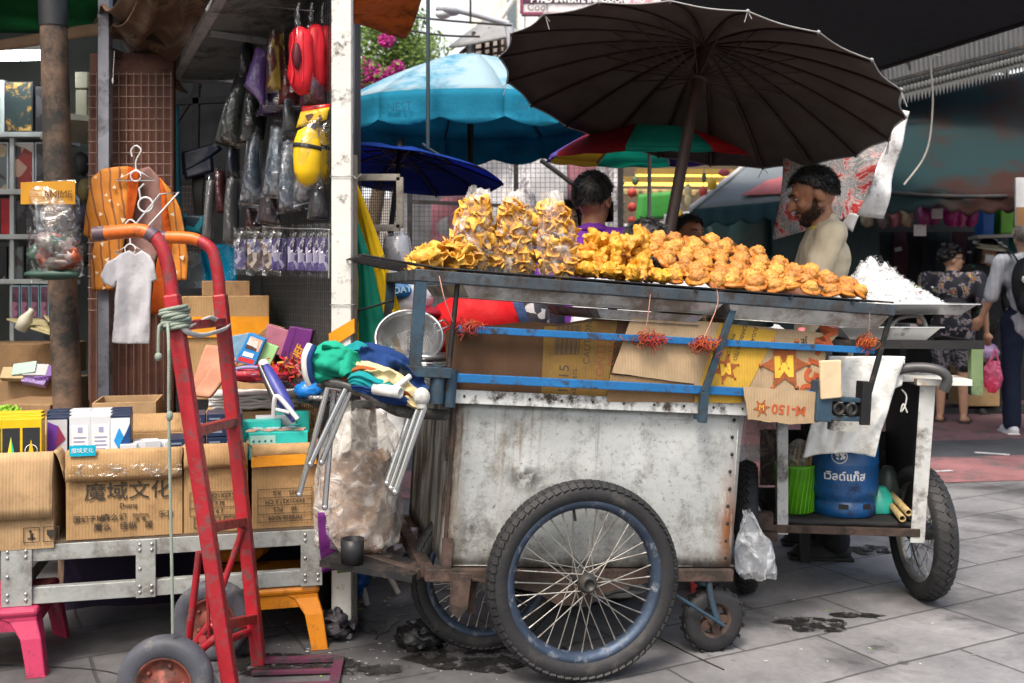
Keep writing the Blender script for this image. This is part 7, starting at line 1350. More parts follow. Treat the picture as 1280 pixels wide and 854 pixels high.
cu = MB(); c = C1.pt(-.665, .10, .296); cu.lathe([(.0, 0), (.034, 0), (.036, .07), (.032, .07), (.030, .004), (0, .004)], Matrix.Translation(c), 24); single(cu, 'black_cup', mat('black_cup', (.02, .02, .022), .4, bmp=.1), 'small black cup standing on the rack plate', 'cup')
sk = MB(); sk.ell(G(527, 812) + V((0, 0.02, .035)), (.078, .06, .042), None, 26, 0, .35, 2.4, 3); sk.ell(G(512, 808) + V((0, .02, .03)), (.045, .05, .036), None, 20, 0, .3, 3, 5); sk.crumple(.016, 18); single(sk, 'black_bag', mat('black_poly', (.014, .014, .016), .35, bmp=.6, bs=22, bd=.012), 'crumpled black plastic bag on the paving by the cart', 'plastic bag')
CL = stripes('striped_rag', [(0, (.58, .55, .50)), (.7, (.16, .14, .13))], 34, 'Z', dist=.06)
rg = MB(); c = G(745, 775); 
rg.ell(V((c.x + .02, c.y + .25, .05)), (.16, .09, .05), None, 28, 0, .4, 2.6, 4); rg.ell(V((c.x - .06, c.y + .2, .03)), (.10, .08, .035), None, 20, 0, .4, 3, 8); single(rg, 'striped_rag', CL, 'pale striped rag heap on the paving seen through the cart wheel', 'rag')
bk_ = MB(); c = G(648, 790); bk_.lathe([(.07, 0), (.085, .12), (.088, .13), (.08, .13), (.066, .01), (0, .01)], Matrix.Translation(V((c.x, c.y + .55, .0))), 28); single(bk_, 'white_bucket', mat('white_bucket', (.55, .55, .53), .4, dirt=(.2, .2, .18), da=.4), 'small white bucket on the paving under the cart', 'bucket')
tl = MB(); tl.tube([V((c.x - .05, c.y + .40, .03)), V((c.x + .22, c.y + .62, .14))], .035, 10); single(tl, 'black_tube', RUBBER, 'thick black tube lying under the cart', 'tube')
# white foam bag and bottles behind the tray's left end
fo = thing('foam_bag', 'white printed plastic sack with a blue oval behind the sieve', 'sack', P(505, 400, 3.75))
q = MB(); q.ell(P(505, 368, 3.8), (.115, .07, .11), None, 26, 0, .12, 2.5, 3); q.build('sack', mat('white_sack', (.66, .68, .74), .4, bmp=.5, bs=14, bd=.015), fo)
q = MB(); q.lathe([(0, .0), (.05, .0), (.05, .002), (0, .002)], Matrix.Translation(P(498, 363, 3.722)) @ Matrix.Rotation(R(90), 4, 'X') @ Matrix.Diagonal((1, .62, 1, 1)), 28); q.build('blue_oval', mat('oval_blue', (.02, .18, .48), .4), fo); text('printed_text', 'L DAY', .034, Matrix.Translation(P(499, 363, 3.718)) @ Matrix.Rotation(R(90), 4, 'X') @ Matrix.Rotation(R(8), 4, 'Z'), mat('oval_text', (.45, .65, .75)), fo, bold=.0008)
q = MB(); q.ell(P(512, 392, 3.80), (.13, .07, .035), None, 22, 0, .15, 3, 3); q.build('red_base', mat('crimson_wrap', (.28, .015, .03), .35), fo)
pb = film('bottle_bag_film', (.95, .95, .98), .5, 16, .15); r_ = film_bag('knotted clear bag with white and pink packets behind the chips', [(480, 292), (512, 290)], [(476, 345), (520, 345)], 3.9, patches('packet_mix', [(0, (.55, .56, .6)), (.6, (.6, .6, .62)), (.8, (.6, .15, .25)), (.9, (.35, .36, .4))], 9, .3), .12, 60, shrink=.9)
fr_ = MB(); 
for (a, b2) in (((446, 222), (500, 222)), ((500, 222), (500, 285)), ((446, 285), (500, 285))): fr_.beam(P(*a, 4.6), P(*b2, 4.6), .03, .035, (0, 1, 0))
single(fr_, 'wooden_frame', mat('grey_wood_frame', (.42, .39, .33), .7, dirt=(.15, .12, .1), da=.4), 'weathered pale wooden frame of a mesh gate behind the white post', 'frame')
gm_ = MB()
for i in range(22): x = P(447 + i * 2.5, 0, 4.6).x; gm_.tube([(x, 4.6, P(0, 224, 4.6).z), (x, 4.6, P(0, 330, 4.6).z)], .0015, 3, cap=False)
for i in range(30): z = P(0, 224 + i * 3.6, 4.6).z; gm_.tube([(P(447, 0, 4.6).x, 4.6, z), (P(499, 0, 4.6).x, 4.6, z)], .0015, 3, cap=False)
single(gm_, 'gate_mesh', IRON, 'fine dark mesh in the weathered wooden frame', 'mesh')
# orange awning flap at the top beside the white post
af = MB(); af.quad(P(436, -40, 3.5), P(548, -40, 3.7), P(505, 40, 4.3), P(436, 26, 4.1), 14, 10, .06, 3); single(af, 'orange_awning', mat('orange_tarp', (.42, .17, .035), .6, var=.25, vs=4, bmp=.6, bs=14, bd=.02, trans=.45, dirt=(.18, .07, .02), ds=5, da=.4), 'translucent orange awning flap at the top right of the white post', 'awning', solid=.003)
# ------------------------------------------------------------------ people
SK = mat('skin_tan', (.34, .155, .085), .48, var=.2, vs=14, bmp=.3, bs=190, bd=.002, spec=.45, dirt=(.30, .10, .06), ds=9, da=.35); SKF = mat('skin_light', (.50, .29, .19), .5, var=.1, vs=12, bmp=.12, bs=160, bd=.002)
HAIR = mat('black_hair', (.010, .009, .009), .42, var=.4, vs=40, bmp=.7, bs=150, bd=.004, spec=.5)
EYEW = mat('eye_white', (.28, .26, .25), .3, bmp=0); EYED = mat('eye_dark', (.015, .01, .008), .2, bmp=0); LIP = mat('lip', (.24, .08, .06), .9, spec=.05, bmp=0)
def mirror(p, s): return V((p[0] * s, p[1], p[2]))
def hand_prims(w, d, side, curl=.35):
    """palm, four bent fingers and a thumb from the wrist w along direction d"""
    w, d = V(w), V(d).normalized(); n = V((0, -1, 0)); n = (n - d * n.dot(d)).normalized(); x = d.cross(n).normalized() * side
    pr = [('s', w + d * .045, (.038, .018, .05), basis(V(), x, n).to_3x3() @ Matrix.Rotation(R(90), 3, 'X'))]
    pr = [('c', w, w + d * .05, .026, .03), ('c', w + d * .04 - x * .02, w + d * .085 - x * .026, .018, .014), ('c', w + d * .04 + x * .02, w + d * .085 + x * .026, .018, .014), ('c', w + d * .05, w + d * .088, .022, .016)]
    for i, (o, L) in enumerate(((-.030, .060), (-.010, .074), (.010, .070), (.029, .055))):
        b0 = w + d * .088 + x * o; b1 = b0 + (d + n * curl * .6).normalized() * L * .5; b2 = b1 + (d + n * curl * 1.8).normalized() * L * .5; pr += [('c', b0, b1, .0095, .0088), ('c', b1, b2, .0088, .0075)]
    t0 = w + d * .03 - x * .028; t1 = t0 + (d * .7 - x * .6 + n * .3).normalized() * .035; t2 = t1 + (d + n * .5 - x * .1).normalized() * .03; return pr + [('c', t0, t1, .012, .010), ('c', t1, t2, .010, .008)]
def person(label, loc, rz, k=1.0, arms=None, legs=None, skin=SK, shirt=None, sleeve=.6, trousers=None, tlen=1.0, shorts=False, hair=True, hairlen=0, voxel=.009, lean=0, seated=0, headturn=0, headnod=0, beard=False, build=1.0, shoes=None, collar=None, cap=None, hairmat=None, group=None):
    """standing figure, 1.70 m before scaling, facing local -Y; arms/legs give joints in local metres"""
    root = thing('person', label, 'person', Matrix.Translation(V(loc)) @ Matrix.Rotation(R(rz), 4, 'Z') @ Matrix.Scale(k, 4))
    hip = V((0, 0, .93)) if not seated else V((0, 0, seated))
    LM = Matrix.Translation(hip) @ Matrix.Rotation(R(lean), 4, 'X')          # torso leans about the hips
    U = lambda p: LM @ V((p[0], p[1], p[2] - .93))
    b_ = build
    sh = [U((s * .185 * b_, .0, 1.395)) for s in (-1, 1)]
    A = arms or [None, None]; el, wr = [], []
    for i, s in enumerate((-1, 1)):
        if A[i]: el.append(V(A[i][0])); wr.append(V(A[i][1]))
        else: el.append(U((s * .235 * b_, .03, 1.12))); wr.append(U((s * .245 * b_, -.05, .88)))
    if seated: hp = [V((s * .09, 0, seated - .02)) for s in (-1, 1)]; kn = [V((s * .11, -.42, seated + .02)) for s in (-1, 1)]; an = [V((s * .11, -.40, .09)) for s in (-1, 1)]
    elif legs: hp = [V((s * .09, 0, .92)) for s in (-1, 1)]; kn = [V(l[0]) for l in legs]; an = [V(l[1]) for l in legs]
    else: hp = [V((s * .09, 0, .92)) for s in (-1, 1)]; kn = [V((s * .10, -.015, .50)) for s in (-1, 1)]; an = [V((s * .105, .02, .09)) for s in (-1, 1)]
    HM = LM @ Matrix.Translation(V((0, -.005, 1.46 - .93))) @ Matrix.Rotation(R(headturn), 4, 'Z') @ Matrix.Rotation(R(headnod - lean * .7), 4, 'X') @ Matrix.Translation(V((0, 0, -1.46)))
    Hd = lambda p: HM @ V(p); H3 = HM.to_3x3()
    sl = lambda c, r: ('s', Hd(c), r, H3)
    body = [('c', U((0, .0, .95)), U((0, -.005, 1.12)), .125 * b_, .118 * b_), ('s', U((.0, 0, 1.30)), (.155 * b_, .105 * b_, .16), LM.to_3x3()), ('s', U((0, .01, .95)), (.155 * b_, .115 * b_, .11), LM.to_3x3()), ('c', U((0, .005, 1.37)), Hd((0, .005, 1.50)), .062, .054), ('c', U((-.13 * b_, .01, 1.40)), U((.13 * b_, .01, 1.40)), .055, .055)]
    for i, s in enumerate((-1, 1)):
        body += [('c', sh[i], el[i], .050 * b_, .038), ('c', el[i], wr[i], .039, .026)] + hand_prims(wr[i], wr[i] - el[i], s)
        body += [('c', hp[i], kn[i], .080 * b_, .055), ('c', kn[i], kn[i].lerp(an[i], .35), .055, .054), ('c', kn[i].lerp(an[i], .35), an[i], .054, .036), ('c', an[i] + V((0, .03, -.05)), an[i] + V((s * .015, -.13, -.06)), .036, .030), ('s', an[i] + V((s * .012, -.07, -.068)), (.043, .10, .020))]
    body += [sl((0, .008, 1.60), (.074, .094, .098)), sl((0, -.018, 1.545), (.062, .072, .080)), sl((0, -.058, 1.495), (.034, .03, .026)), sl((0, -.078, 1.615), (.054, .018, .016)),
             ('c', Hd((0, -.088, 1.600)), Hd((0, -.112, 1.558)), .009, .0145), sl((-.013, -.098, 1.556), (.010, .012, .009)), sl((.013, -.098, 1.556), (.010, .012, .009)), sl((0, -.086, 1.524), (.026, .014, .007)), sl((0, -.084, 1.511), (.023, .014, .008)), sl((-.036, -.066, 1.560), (.024, .022, .022)), sl((.036, -.066, 1.560), (.024, .022, .022))]
    for s in (-1, 1): body += [('s', Hd((s * .079, .014, 1.573)), (.010, .024, .034), H3 @ Matrix.Rotation(R(14), 3, 'X'))]
    blob(body, voxel, 3).build('body', skin, root, world=False) if True else None
    for s in (-1, 1):
        e = MB(); e.ell(Hd((s * .030, -.0785, 1.590)), (.0110, .0105, .0062), H3, 12); e.ell(Hd((s * .030, -.0868, 1.590)), (.0052, .003, .0050), H3, 8, 1); e.build('eye', [EYEW, EYED], root, world=False)
        e = MB(); e.tube([Hd((s * .014, -.096, 1.612)), Hd((s * .032, -.095, 1.618)), Hd((s * .050, -.082, 1.611))], [.004, .005, .003], 6); e.build('eyebrow', HAIR, root, world=False)
    e = MB(); e.tube([Hd((-.022, -.090, 1.518)), Hd((0, -.101, 1.519)), Hd((.022, -.090, 1.518))], [.003, .006, .003], 6); e.build('mouth', LIP, root, world=False)
    if hair:
        hm = hairmat or HAIR; q = MB(); C_ = V((0, .012, 1.608)); n1, n2 = 44, 30; rad = V((.085, .106, .104)); vs = []; fs = []; ok = {}
        def inhair(d):                     # direction from the head centre: hairline, sideburns and nape
            if hairlen and d.y > -.15: return d.z > -1.1
            return d.z > (.50 if d.y < -.55 else (.50 + (d.y + .55) * -1.0 if d.y < -.05 else (.0 - (d.y + .05) * .85 if d.y < .5 else -.47)))
        for j in range(n2 + 1):
            t = math.pi * j / n2
            for i in range(n1):
                a = 2 * math.pi * i / n1; d = V((math.sin(t) * math.cos(a), math.sin(t) * math.sin(a), math.cos(t))); f = .018 * noise.noise(d * 5) + .012 * noise.noise(d * 16); taper = min(1, max(0, (d.z + .5) / .7)); p = V((d.x * rad.x, d.y * rad.y, d.z * rad.z)) * (.955 + .07 * taper + f * 2.2 * taper)
                ok[len(vs)] = inhair(d); vs.append(Hd(C_ + p))
        for j in range(n2):
            for i in range(n1):
                f = (j * n1 + i, (j + 1) * n1 + i, (j + 1) * n1 + (i + 1) % n1, j * n1 + (i + 1) % n1)
                if sum(ok[x] for x in f) >= 3: fs.append(f)
        q.add(vs, fs, 0, True); rr = random.Random(int(loc[0] * 100))
        for i in range(2400):
            t = math.acos(rr.uniform(-.6, 1)); a = rr.uniform(0, 6.28); d = V((math.sin(t) * math.cos(a), math.sin(t) * math.sin(a), math.cos(t)))
            if not inhair(d): continue
            p0 = C_ + V((d.x * rad.x, d.y * rad.y, d.z * rad.z)) * .98; fl = V((rr.gauss(0, .3), .25 + rr.gauss(0, .3), -.8)); fl = (fl - d * fl.dot(d)).normalized(); fl = (fl + d * rr.uniform(.1, .55)).normalized(); L = rr.uniform(.010, .024) + hairlen * rr.uniform(.3, 1) * (d.y > -.2)
            w_ = d.cross(fl).normalized() * .0014; tip = p0 + fl * min(L, .04) + d * .006 + (V((0, 0, -1)) * (L - .04) if L > .04 else V()); q.add([Hd(p0 - w_), Hd(p0 + w_), Hd(tip)], [(0, 1, 2)])
        if hairlen:
            for i in range(900):
                a = rr.uniform(-.35, math.pi + .35); d = V((math.cos(a), math.sin(a), rr.uniform(-.35, .3))); p0 = C_ + V((d.x * rad.x * 1.02, d.y * rad.y * 1.02, d.z * rad.z)); e0 = p0 + V((d.x * .015, d.y * .02, -hairlen * rr.uniform(.6, 1))); w_ = V((-d.y, d.x, 0)) * .0022; q.add([Hd(p0 - w_), Hd(p0 + w_), Hd(e0 + w_ * .4), Hd(e0 - w_ * .4)], [(0, 1, 2, 3)])
        q.build('hair', hm, root, world=False, solid=.002)
    if beard:
        q = MB(); rr = random.Random(5); bl = blob([sl((0, -.022, 1.515), (.0635, .068, .050)), sl((0, -.060, 1.490), (.036, .033, .028)), sl((0, -.086, 1.5335), (.026, .013, .006)), ('c', Hd((-.068, -.005, 1.575)), Hd((-.060, -.03, 1.51)), .008, .012), ('c', Hd((.068, -.005, 1.575)), Hd((.060, -.03, 1.51)), .008, .012)], .006, 2); HI = HM.inverted()
        keep = [i for i, p in enumerate(bl.v)]; bl.f = [f for f in bl.f if all((lambda z: (z.z < 1.545 and not (z.z > 1.508 and z.z < 1.530 and abs(z.x) < .022 and z.y < -.075)) or abs(z.x) > .05)(HI @ bl.v[i]) for i in f)]; bl.m = [0] * len(bl.f); bl.s = [True] * len(bl.f)
        used = sorted({i for f in bl.f for i in f}); cen = Hd((0, -.01, 1.53)); fz = MB()
        for i in used:
            for k in range(5):
                p = bl.v[i] + V((rr.gauss(0, .003), rr.gauss(0, .003), rr.gauss(0, .003))); d = (p - cen).normalized(); t = (d * .5 + V((rr.gauss(0, .4), rr.gauss(0, .4), -.9 + rr.gauss(0, .3)))).normalized() * rr.uniform(.005, .010); w_ = d.cross(t).normalized() * .0009; fz.add([p - d * .003 - w_, p - d * .003 + w_, p + t], [(0, 1, 2)])
        fz.build('beard', mat('stubble', (.03, .018, .013), .8, var=.5, vs=90, bmp=0), root, world=False)
    if shirt:
        g_ = .018; S = [('c', U((0, .0, .90)), U((0, -.005, 1.12)), .142 * b_, .135 * b_), ('s', U((.0, 0, 1.29)), (.172 * b_, .122 * b_, .165), LM.to_3x3()), ('s', U((0, .01, .93)), (.168 * b_, .128 * b_, .11), LM.to_3x3()), ('c', U((-.14 * b_, .01, 1.395)), U((.14 * b_, .01, 1.395)), .068, .068), ('c', U((0, .01, 1.38)), U((0, .006, 1.435)), .082, .068)]
        for i in (0, 1):
            e1 = sh[i].lerp(el[i], min(1, sleeve / .9) if sleeve < .9 else 1); S.append(('c', sh[i], e1, .068 * b_, .058 * b_))
            if sleeve >= 1: S += [('c', el[i], el[i].lerp(wr[i], .9), .052, .040)]
        sb = blob(S, voxel * 1.1, 3); sb.jitter(.010, 9, k); sb.jitter(.005, 22, k + 1); sb.build('shirt', shirt, root, world=False)
        if collar: q = MB(); q.tube([U((.066 * math.cos(a), .006 + .066 * math.sin(a), 1.440 + .012 * math.sin(a))) for a in [x * .393 for x in range(16)]], .010, 8, closed=True); q.build('collar', collar, root, world=False)
    if trousers:
        S = [('s', hip + V((0, .01, .02)), (.165 * b_, .125 * b_, .12)), ('c', hip + V((0, 0, .0)), hip + V((0, 0, .10)), .135 * b_, .13 * b_)]
        for i in (0, 1):
            S.append(('c', hp[i], kn[i] if not shorts else hp[i].lerp(kn[i], .85), .096 * b_, .074 if not shorts else .09))
            if not shorts: S.append(('c', kn[i], kn[i].lerp(an[i], tlen) + V((0, 0, -.01)), .074, .068))
        sb = blob(S, voxel * 1.1, 3); sb.jitter(.009, 10, k + 3); sb.build('trousers', trousers, root, world=False)
    if shoes:
        for i, s in enumerate((-1, 1)):
            q = blob([('c', an[i] + V((0, .035, -.055)), an[i] + V((s * .015, -.14, -.062)), .044, .036), ('s', an[i] + V((s * .012, -.08, -.070)), (.05, .115, .022))], .009, 2); q.build('shoe', shoes, root, world=False)
            q = MB(); q.box(an[i] + V((s * .010, -.055, -.083)), (.095, .27, .016)); q.build('sole', mat('pale_sole', (.6, .6, .58)) if shoes is not BLACK else BLACK, root, world=False, bevel=.006)
    return root, U, Hd, HM
def gp_(px, Y): return V(((px - 640) / F * Y, Y, 0))
WHS = cloth('white_shirt', (.68, .69, .72)); PUR = cloth('purple_shirt', (.20, .045, .40), bs=8)
# bearded man in profile behind the fritters
person('bearded man in a beige T-shirt with a yellow collar behind the fritters', gp_(1030, 4.4), -98, 1.0, arms=[((-.21, -.10, 1.13), (-.10, -.32, 1.30)), ((.21, -.10, 1.13), (.06, -.33, 1.28))], build=.9, shirt=cloth('beige_tee', (.60, .52, .38), bs=6), sleeve=.62, collar=cloth('yellow_collar', (.60, .48, .10)), trousers=cloth('dark_trousers', (.03, .03, .035)), shoes=BLACK, beard=True, headnod=20, voxel=.007)
# man seen from behind with a black mask strap
r_, U_, Hd_, HM_ = person('man in a purple shirt seen from behind wearing a black face mask', gp_(742, 4.45), 168, .985, shirt=PUR, sleeve=.6, trousers=cloth('dark_trousers', (.03, .03, .035)), shoes=BLACK, headturn=-16, voxel=.008, collar=PUR)
q = MB(); q.sheet(lambda a, c: Hd_((.078 * math.cos(-.2 - 2.74 * a), -.02 + .098 * math.sin(-.2 - 2.74 * a), 1.575 - .085 * c)), 20, 6); q.tube([Hd_((.072, -.05, 1.56)), Hd_((.083, .01, 1.60)), Hd_((.086, .03, 1.57)), Hd_((.07, -.045, 1.51))], .003, 5); q.tube([Hd_((-.072, -.05, 1.56)), Hd_((-.083, .01, 1.60)), Hd_((-.086, .03, 1.57)), Hd_((-.07, -.045, 1.51))], .003, 5); q.build('face_mask', mat('black_mask', (.012, .012, .014), .7), r_, world=False, solid=.003)
person('person with dark hair mostly hidden behind the man in purple', gp_(706, 5.6), 20, .97, skin=SKF, shirt=cloth('dark_top', (.03, .03, .05)), trousers=cloth('dark_trousers', (.03, .03, .035)), shoes=BLACK, hairlen=.06, voxel=.012)
person('seated person with grey streaked black hair in a white shirt, back turned', gp_(808, 4.0), 172, 1.0, seated=.67, lean=8, build=1.15, shirt=WHS, trousers=cloth('dark_trousers', (.03, .03, .035)), shoes=BLACK, hairlen=.05, hairmat=mat('streaked_hair', (.028, .028, .03), .4, var=.9, vs=120, bmp=.8, bs=150, bd=.004, dirt=(.25, .25, .26), ds=60, da=.33), voxel=.010)
person('dark haired man whose eyes just show over the fritters', gp_(862, 5.5), 25, .92, skin=SK, shirt=cloth('dark_blue_top', (.04, .05, .09)), trousers=cloth('dark_trousers', (.03, .03, .035)), shoes=BLACK, voxel=.010)
st2 = stool('red_stool_plastic', Matrix.Translation(gp_(808, 4.0)), (.45, .03, .03), 'red plastic stool under the seated person in white', .60, .34)
# people shopping at the right
FLOR = patches('floral_black', [(0, (.012, .013, .022)), (.50, (.02, .022, .035)), (.60, (.30, .26, .28)), (.70, (.012, .013, .022)), (.82, (.45, .33, .10)), (.9, (.42, .06, .07))], 9, .8, kind='NOISE')
FLOR2 = patches('floral_grey', [(0, (.02, .022, .03)), (.45, (.22, .21, .23)), (.6, (.03, .03, .04)), (.8, (.35, .33, .33))], 10, .8, kind='NOISE')
pr_, U2, Hd2, HM2 = person('stout person in black floral shirt and shorts with bare legs and sandals', gp_(1190, 8.7), 150, .90, skin=SKF, shirt=FLOR, sleeve=.75, trousers=FLOR2, shorts=True, headturn=-62, hairlen=.0, build=1.22, voxel=.013)
q = MB()
for s in (-1, 1): q.box(V((s * .115, -.03, .012)), (.10, .27, .022)); q.tube([V((s * .115 - .05, -.06, .02)), V((s * .115, -.07, .085)), V((s * .115 + .05, -.06, .02))], .012, 6, flat=.4)
q.build('sandals', mat('dark_sandal', (.03, .02, .018), .5), pr_, world=False, bevel=.004)
q = MB(); 
for s in (-1, 1): q.tube(arc(Hd2((s * .032, -.100, 1.588)), .022, 0, 6.2, 14, HM2.to_3x3() @ V((1, 0, 0)), HM2.to_3x3() @ V((0, 0, 1))), .003, 5); q.tube([Hd2((s * .054, -.097, 1.592)), Hd2((s * .084, .01, 1.592))], .003, 5)
q.build('eyeglasses', BLACK, pr_, world=False)
q = MB(); rr = random.Random(44)
for i in range(34): d = V((rr.gauss(0, 1), rr.gauss(.3, 1), rr.gauss(.5, .8))).normalized(); q.ell(Hd2(V((0, .012, 1.612)) + V((d.x * .085, abs(d.y) * .11 if d.z < .4 else d.y * .10, max(-.3, d.z) * .11))), rr.uniform(.022, .034), None, 10, 0, .5, 4, i)
q.build('curls', HAIR, pr_, world=False)
pr_, U3, Hd3, HM3 = person('woman in black top with white face mask and pale sun visor facing the camera', gp_(1232, 9.35), 10, .96, skin=SKF, shirt=patches('black_green_top', [(0, (.015, .016, .018)), (.72, (.015, .016, .018)), (.8, (.05, .22, .08)), (.9, (.02, .02, .02))], 8, .8, kind='NOISE'), sleeve=1, trousers=cloth('dark_trousers', (.03, .03, .035)), shoes=BLACK, hairlen=.20, headnod=14, voxel=.013)
q = MB(); q.sheet(lambda a, c: Hd3((.070 * math.cos(-.35 - 2.44 * a), -.028 - .01 * math.sin(3.14 * c) + .082 * math.sin(-.35 - 2.44 * a), 1.57 - .085 * c)), 16, 6); q.build('face_mask', mat('white_mask', (.70, .74, .80), .8), pr_, world=False, solid=.003)
q = MB(); q.sheet(lambda a, c: Hd3(((.090 + .075 * c) * math.cos(-.1 - 2.94 * a), -.01 + (.105 + .09 * c) * math.sin(-.1 - 2.94 * a), 1.65 - .02 * c)), 20, 4); q.tube([Hd3((.094 * math.cos(a), .005 + .110 * math.sin(a), 1.652)) for a in [x * .3 for x in range(21)]], .013, 6, closed=True, flat=.6); q.build('sun_visor', mat('straw_visor', (.50, .48, .36), .7), pr_, world=False, solid=.004)
PLAID = stripes('plaid_shirt', [(0, (.48, .50, .55)), (.55, (.30, .34, .42)), (.7, (.52, .53, .56)), (.85, (.36, .40, .48))], 28, 'X')
JEANS = cloth('dark_jeans', (.012, .018, .04), bs=8)
pr_, U4, Hd4, HM4 = person('man in pale plaid shirt and dark jeans seen from behind at the right edge', gp_(1281, 8.0), 172, .99, skin=SKF, shirt=PLAID, sleeve=.9, trousers=JEANS, shoes=mat('white_sneaker', (.55, .56, .60), .5), hairmat=mat('grey_hair', (.12, .11, .10), .5, var=.5, vs=60, bmp=.7, bs=120), voxel=.012, arms=[None, ((.25, -.02, 1.12), (.30, -.1, .95))])
bkM = WM[pr_.name]; bp2 = thing('backpack', 'black backpack with a small yellow badge worn by the man in dark jeans', 'backpack', bkM)
q = MB(); q.ell((0, .20, 1.20), (.17, .11, .26), None, 24, 0, .12, 2.5, 3); q.ell((0, .29, 1.07), (.15, .07, .13), None, 20, 0, .1, 2.5, 5); q.build('sack', cloth('black_nylon', (.016, .017, .019), rough=.5, bs=14), bp2, world=False)
q = MB()
for s in (-1, 1): q.tube(smooth_path([(s * .11, .16, 1.40), (s * .13, .05, 1.475), (s * .14, -.10, 1.40), (s * .15, -.135, 1.25), (s * .15, .06, 1.03)], 5), .022, 8, flat=.35)
q.tube(arc((0, .17, 1.44), .04, 0, 3.14, 8), .008, 6); q.build('strap', cloth('black_nylon', (.016, .017, .019)), bp2, world=False)
q = MB(); q.ell((.09, .36, 1.10), (.012, .006, .012), None, 10); q.tube([(-.06, .355, 1.08), (-.02, .362, 1.10), (0, .363, 1.06), (.02, .362, 1.11), (.04, .362, 1.075), (.08, .35, 1.09)], .003, 5, m=1); q.ell((.10, .30, 1.25), (.03, .01, .03), None, 12, 1); q.build('badge', [mat('badge_yellow', (.6, .42, .05)), mat('badge_grey', (.5, .5, .5))], bp2, world=False)
pb_ = MB(); c = P(1241, 468, 7.95); pb_.ell(c + V((0, 0, -.02)), (.075, .06, .13), None, 20, 0, .25, 3, 4); pb_.tube([c + V((-.03, 0, .08)), c + V((.02, 0, .20)), c + V((.05, 0, .08))], .012, 6); single(pb_, 'pink_plastic_bag', film('pink_film', (.95, .22, .42), .9, 16, .2), 'pink plastic bag carried by the man in dark jeans', 'plastic bag')
# red clothes and fabrics seen in the gap under the tray
rs = MB(); rs.ell(P(598, 410, 3.85), (.19, .12, .15), None, 30, 0, .10, 2.4, 4); single(rs, 'red_bundle', cloth('scarlet_cloth', (.62, .012, .018), bs=7, rough=.6), 'bright red fabric bundle seen between the tray and the brown cardboard', 'fabric bundle')
js = MB(); js.quad(P(640, 376, 3.75), P(652, 374, 3.75), P(666, 412, 3.75), P(654, 414, 3.75), 6, 8, .01, 8); single(js, 'blue_strap', cloth('denim_blue', (.08, .13, .30)), 'blue denim strap right of the red bundle', 'strap', solid=.01)
dk = MB(); dk.ell(P(668, 398, 3.95), (.06, .05, .10), None, 16, 0, .2, 3, 2); single(dk, 'dark_print_cloth', patches('black_white_print', [(0, (.02, .02, .03)), (.7, (.02, .02, .03)), (.82, (.4, .4, .42))], 26, .6), 'black cloth with small white print beside the blue strap', 'cloth')
bs2 = MB(); bs2.quad(P(757, 376, 3.72), P(768, 376, 3.72), P(778, 408, 3.72), P(766, 408, 3.72), 4, 6, .006, 8); single(bs2, 'blue_band', cloth('royal_band', (.02, .09, .45)), 'bright blue band across the white shirt of the seated person', 'band', solid=.006)
# ------------------------------------------------------------------ the far side of the market
def wallq(name, label, cat, a, b2, z0, z1, m, th=.06, **k):
    q = MB(); a, b2 = V((a[0], a[1], 0)), V((b2[0], b2[1], 0)); d = (b2 - a); n = V((-d.y, d.x, 0)).normalized() * th
    q.add([a + V((0, 0, z0)), b2 + V((0, 0, z0)), b2 + n + V((0, 0, z0)), a + n + V((0, 0, z0)), a + V((0, 0, z1)), b2 + V((0, 0, z1)), b2 + n + V((0, 0, z1)), a + n + V((0, 0, z1))], [(3, 2, 1, 0), (4, 5, 6, 7), (0, 1, 5, 4), (1, 2, 6, 5), (2, 3, 7, 6), (3, 0, 4, 7)]); return single(q, name, m, label, cat, **k)
# shop on the right with dark interior
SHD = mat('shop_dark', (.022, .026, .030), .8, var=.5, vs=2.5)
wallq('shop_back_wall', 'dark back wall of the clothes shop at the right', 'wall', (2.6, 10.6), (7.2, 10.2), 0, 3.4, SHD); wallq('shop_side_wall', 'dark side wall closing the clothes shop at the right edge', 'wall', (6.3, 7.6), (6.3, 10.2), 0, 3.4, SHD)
wallq('shop_shutter', 'dark teal rolled panel behind the bearded man', 'panel', (2.55, 9.7), (3.6, 9.75), 0, 2.0, mat('dark_teal_panel', (.016, .035, .038), .6, var=.4, vs=4))
AW = patches('tarp_awning', [(0, (.014, .034, .039)), (.45, (.016, .032, .035)), (.66, (.034, .018, .016)), (.8, (.036, .017, .015)), (.92, (.016, .03, .032))], .55, kind='NOISE', smooth=True, rough=.85, bmp=.4, spec=.05, dist=0)
q = MB()
def awn(a, c):
    p = P(1095, 128, 9.7).lerp(P(1330, 78, 9.4), a).lerp(P(1095, 240, 8.5).lerp(P(1330, 246, 8.3), a), c); return p + V((0, 0, -.10 * math.sin(math.pi * c) + .05 * noise.noise(V((a * 5, c * 4, 1)))))
q.sheet(awn, 24, 16); q.sheet(lambda a, c: awn(a, 1) + V((.0, -.02 + .04 * noise.noise(V((a * 9, c, 2))), -.15 * c + .02 * c * math.sin(a * 60))), 60, 4); single(q, 'shop_awning', AW, 'big dark red and teal tarpaulin awning over the shoppers at the right', 'awning', solid=.006)
q = MB(); q.tube(smooth_path([P(1095, 240, 8.48), P(1200, 246, 8.4), P(1330, 243, 8.28)], 5), .02, 8); single(q, 'awning_pole', IRON, 'dark pole along the lower edge of the big tarpaulin awning', 'pole')
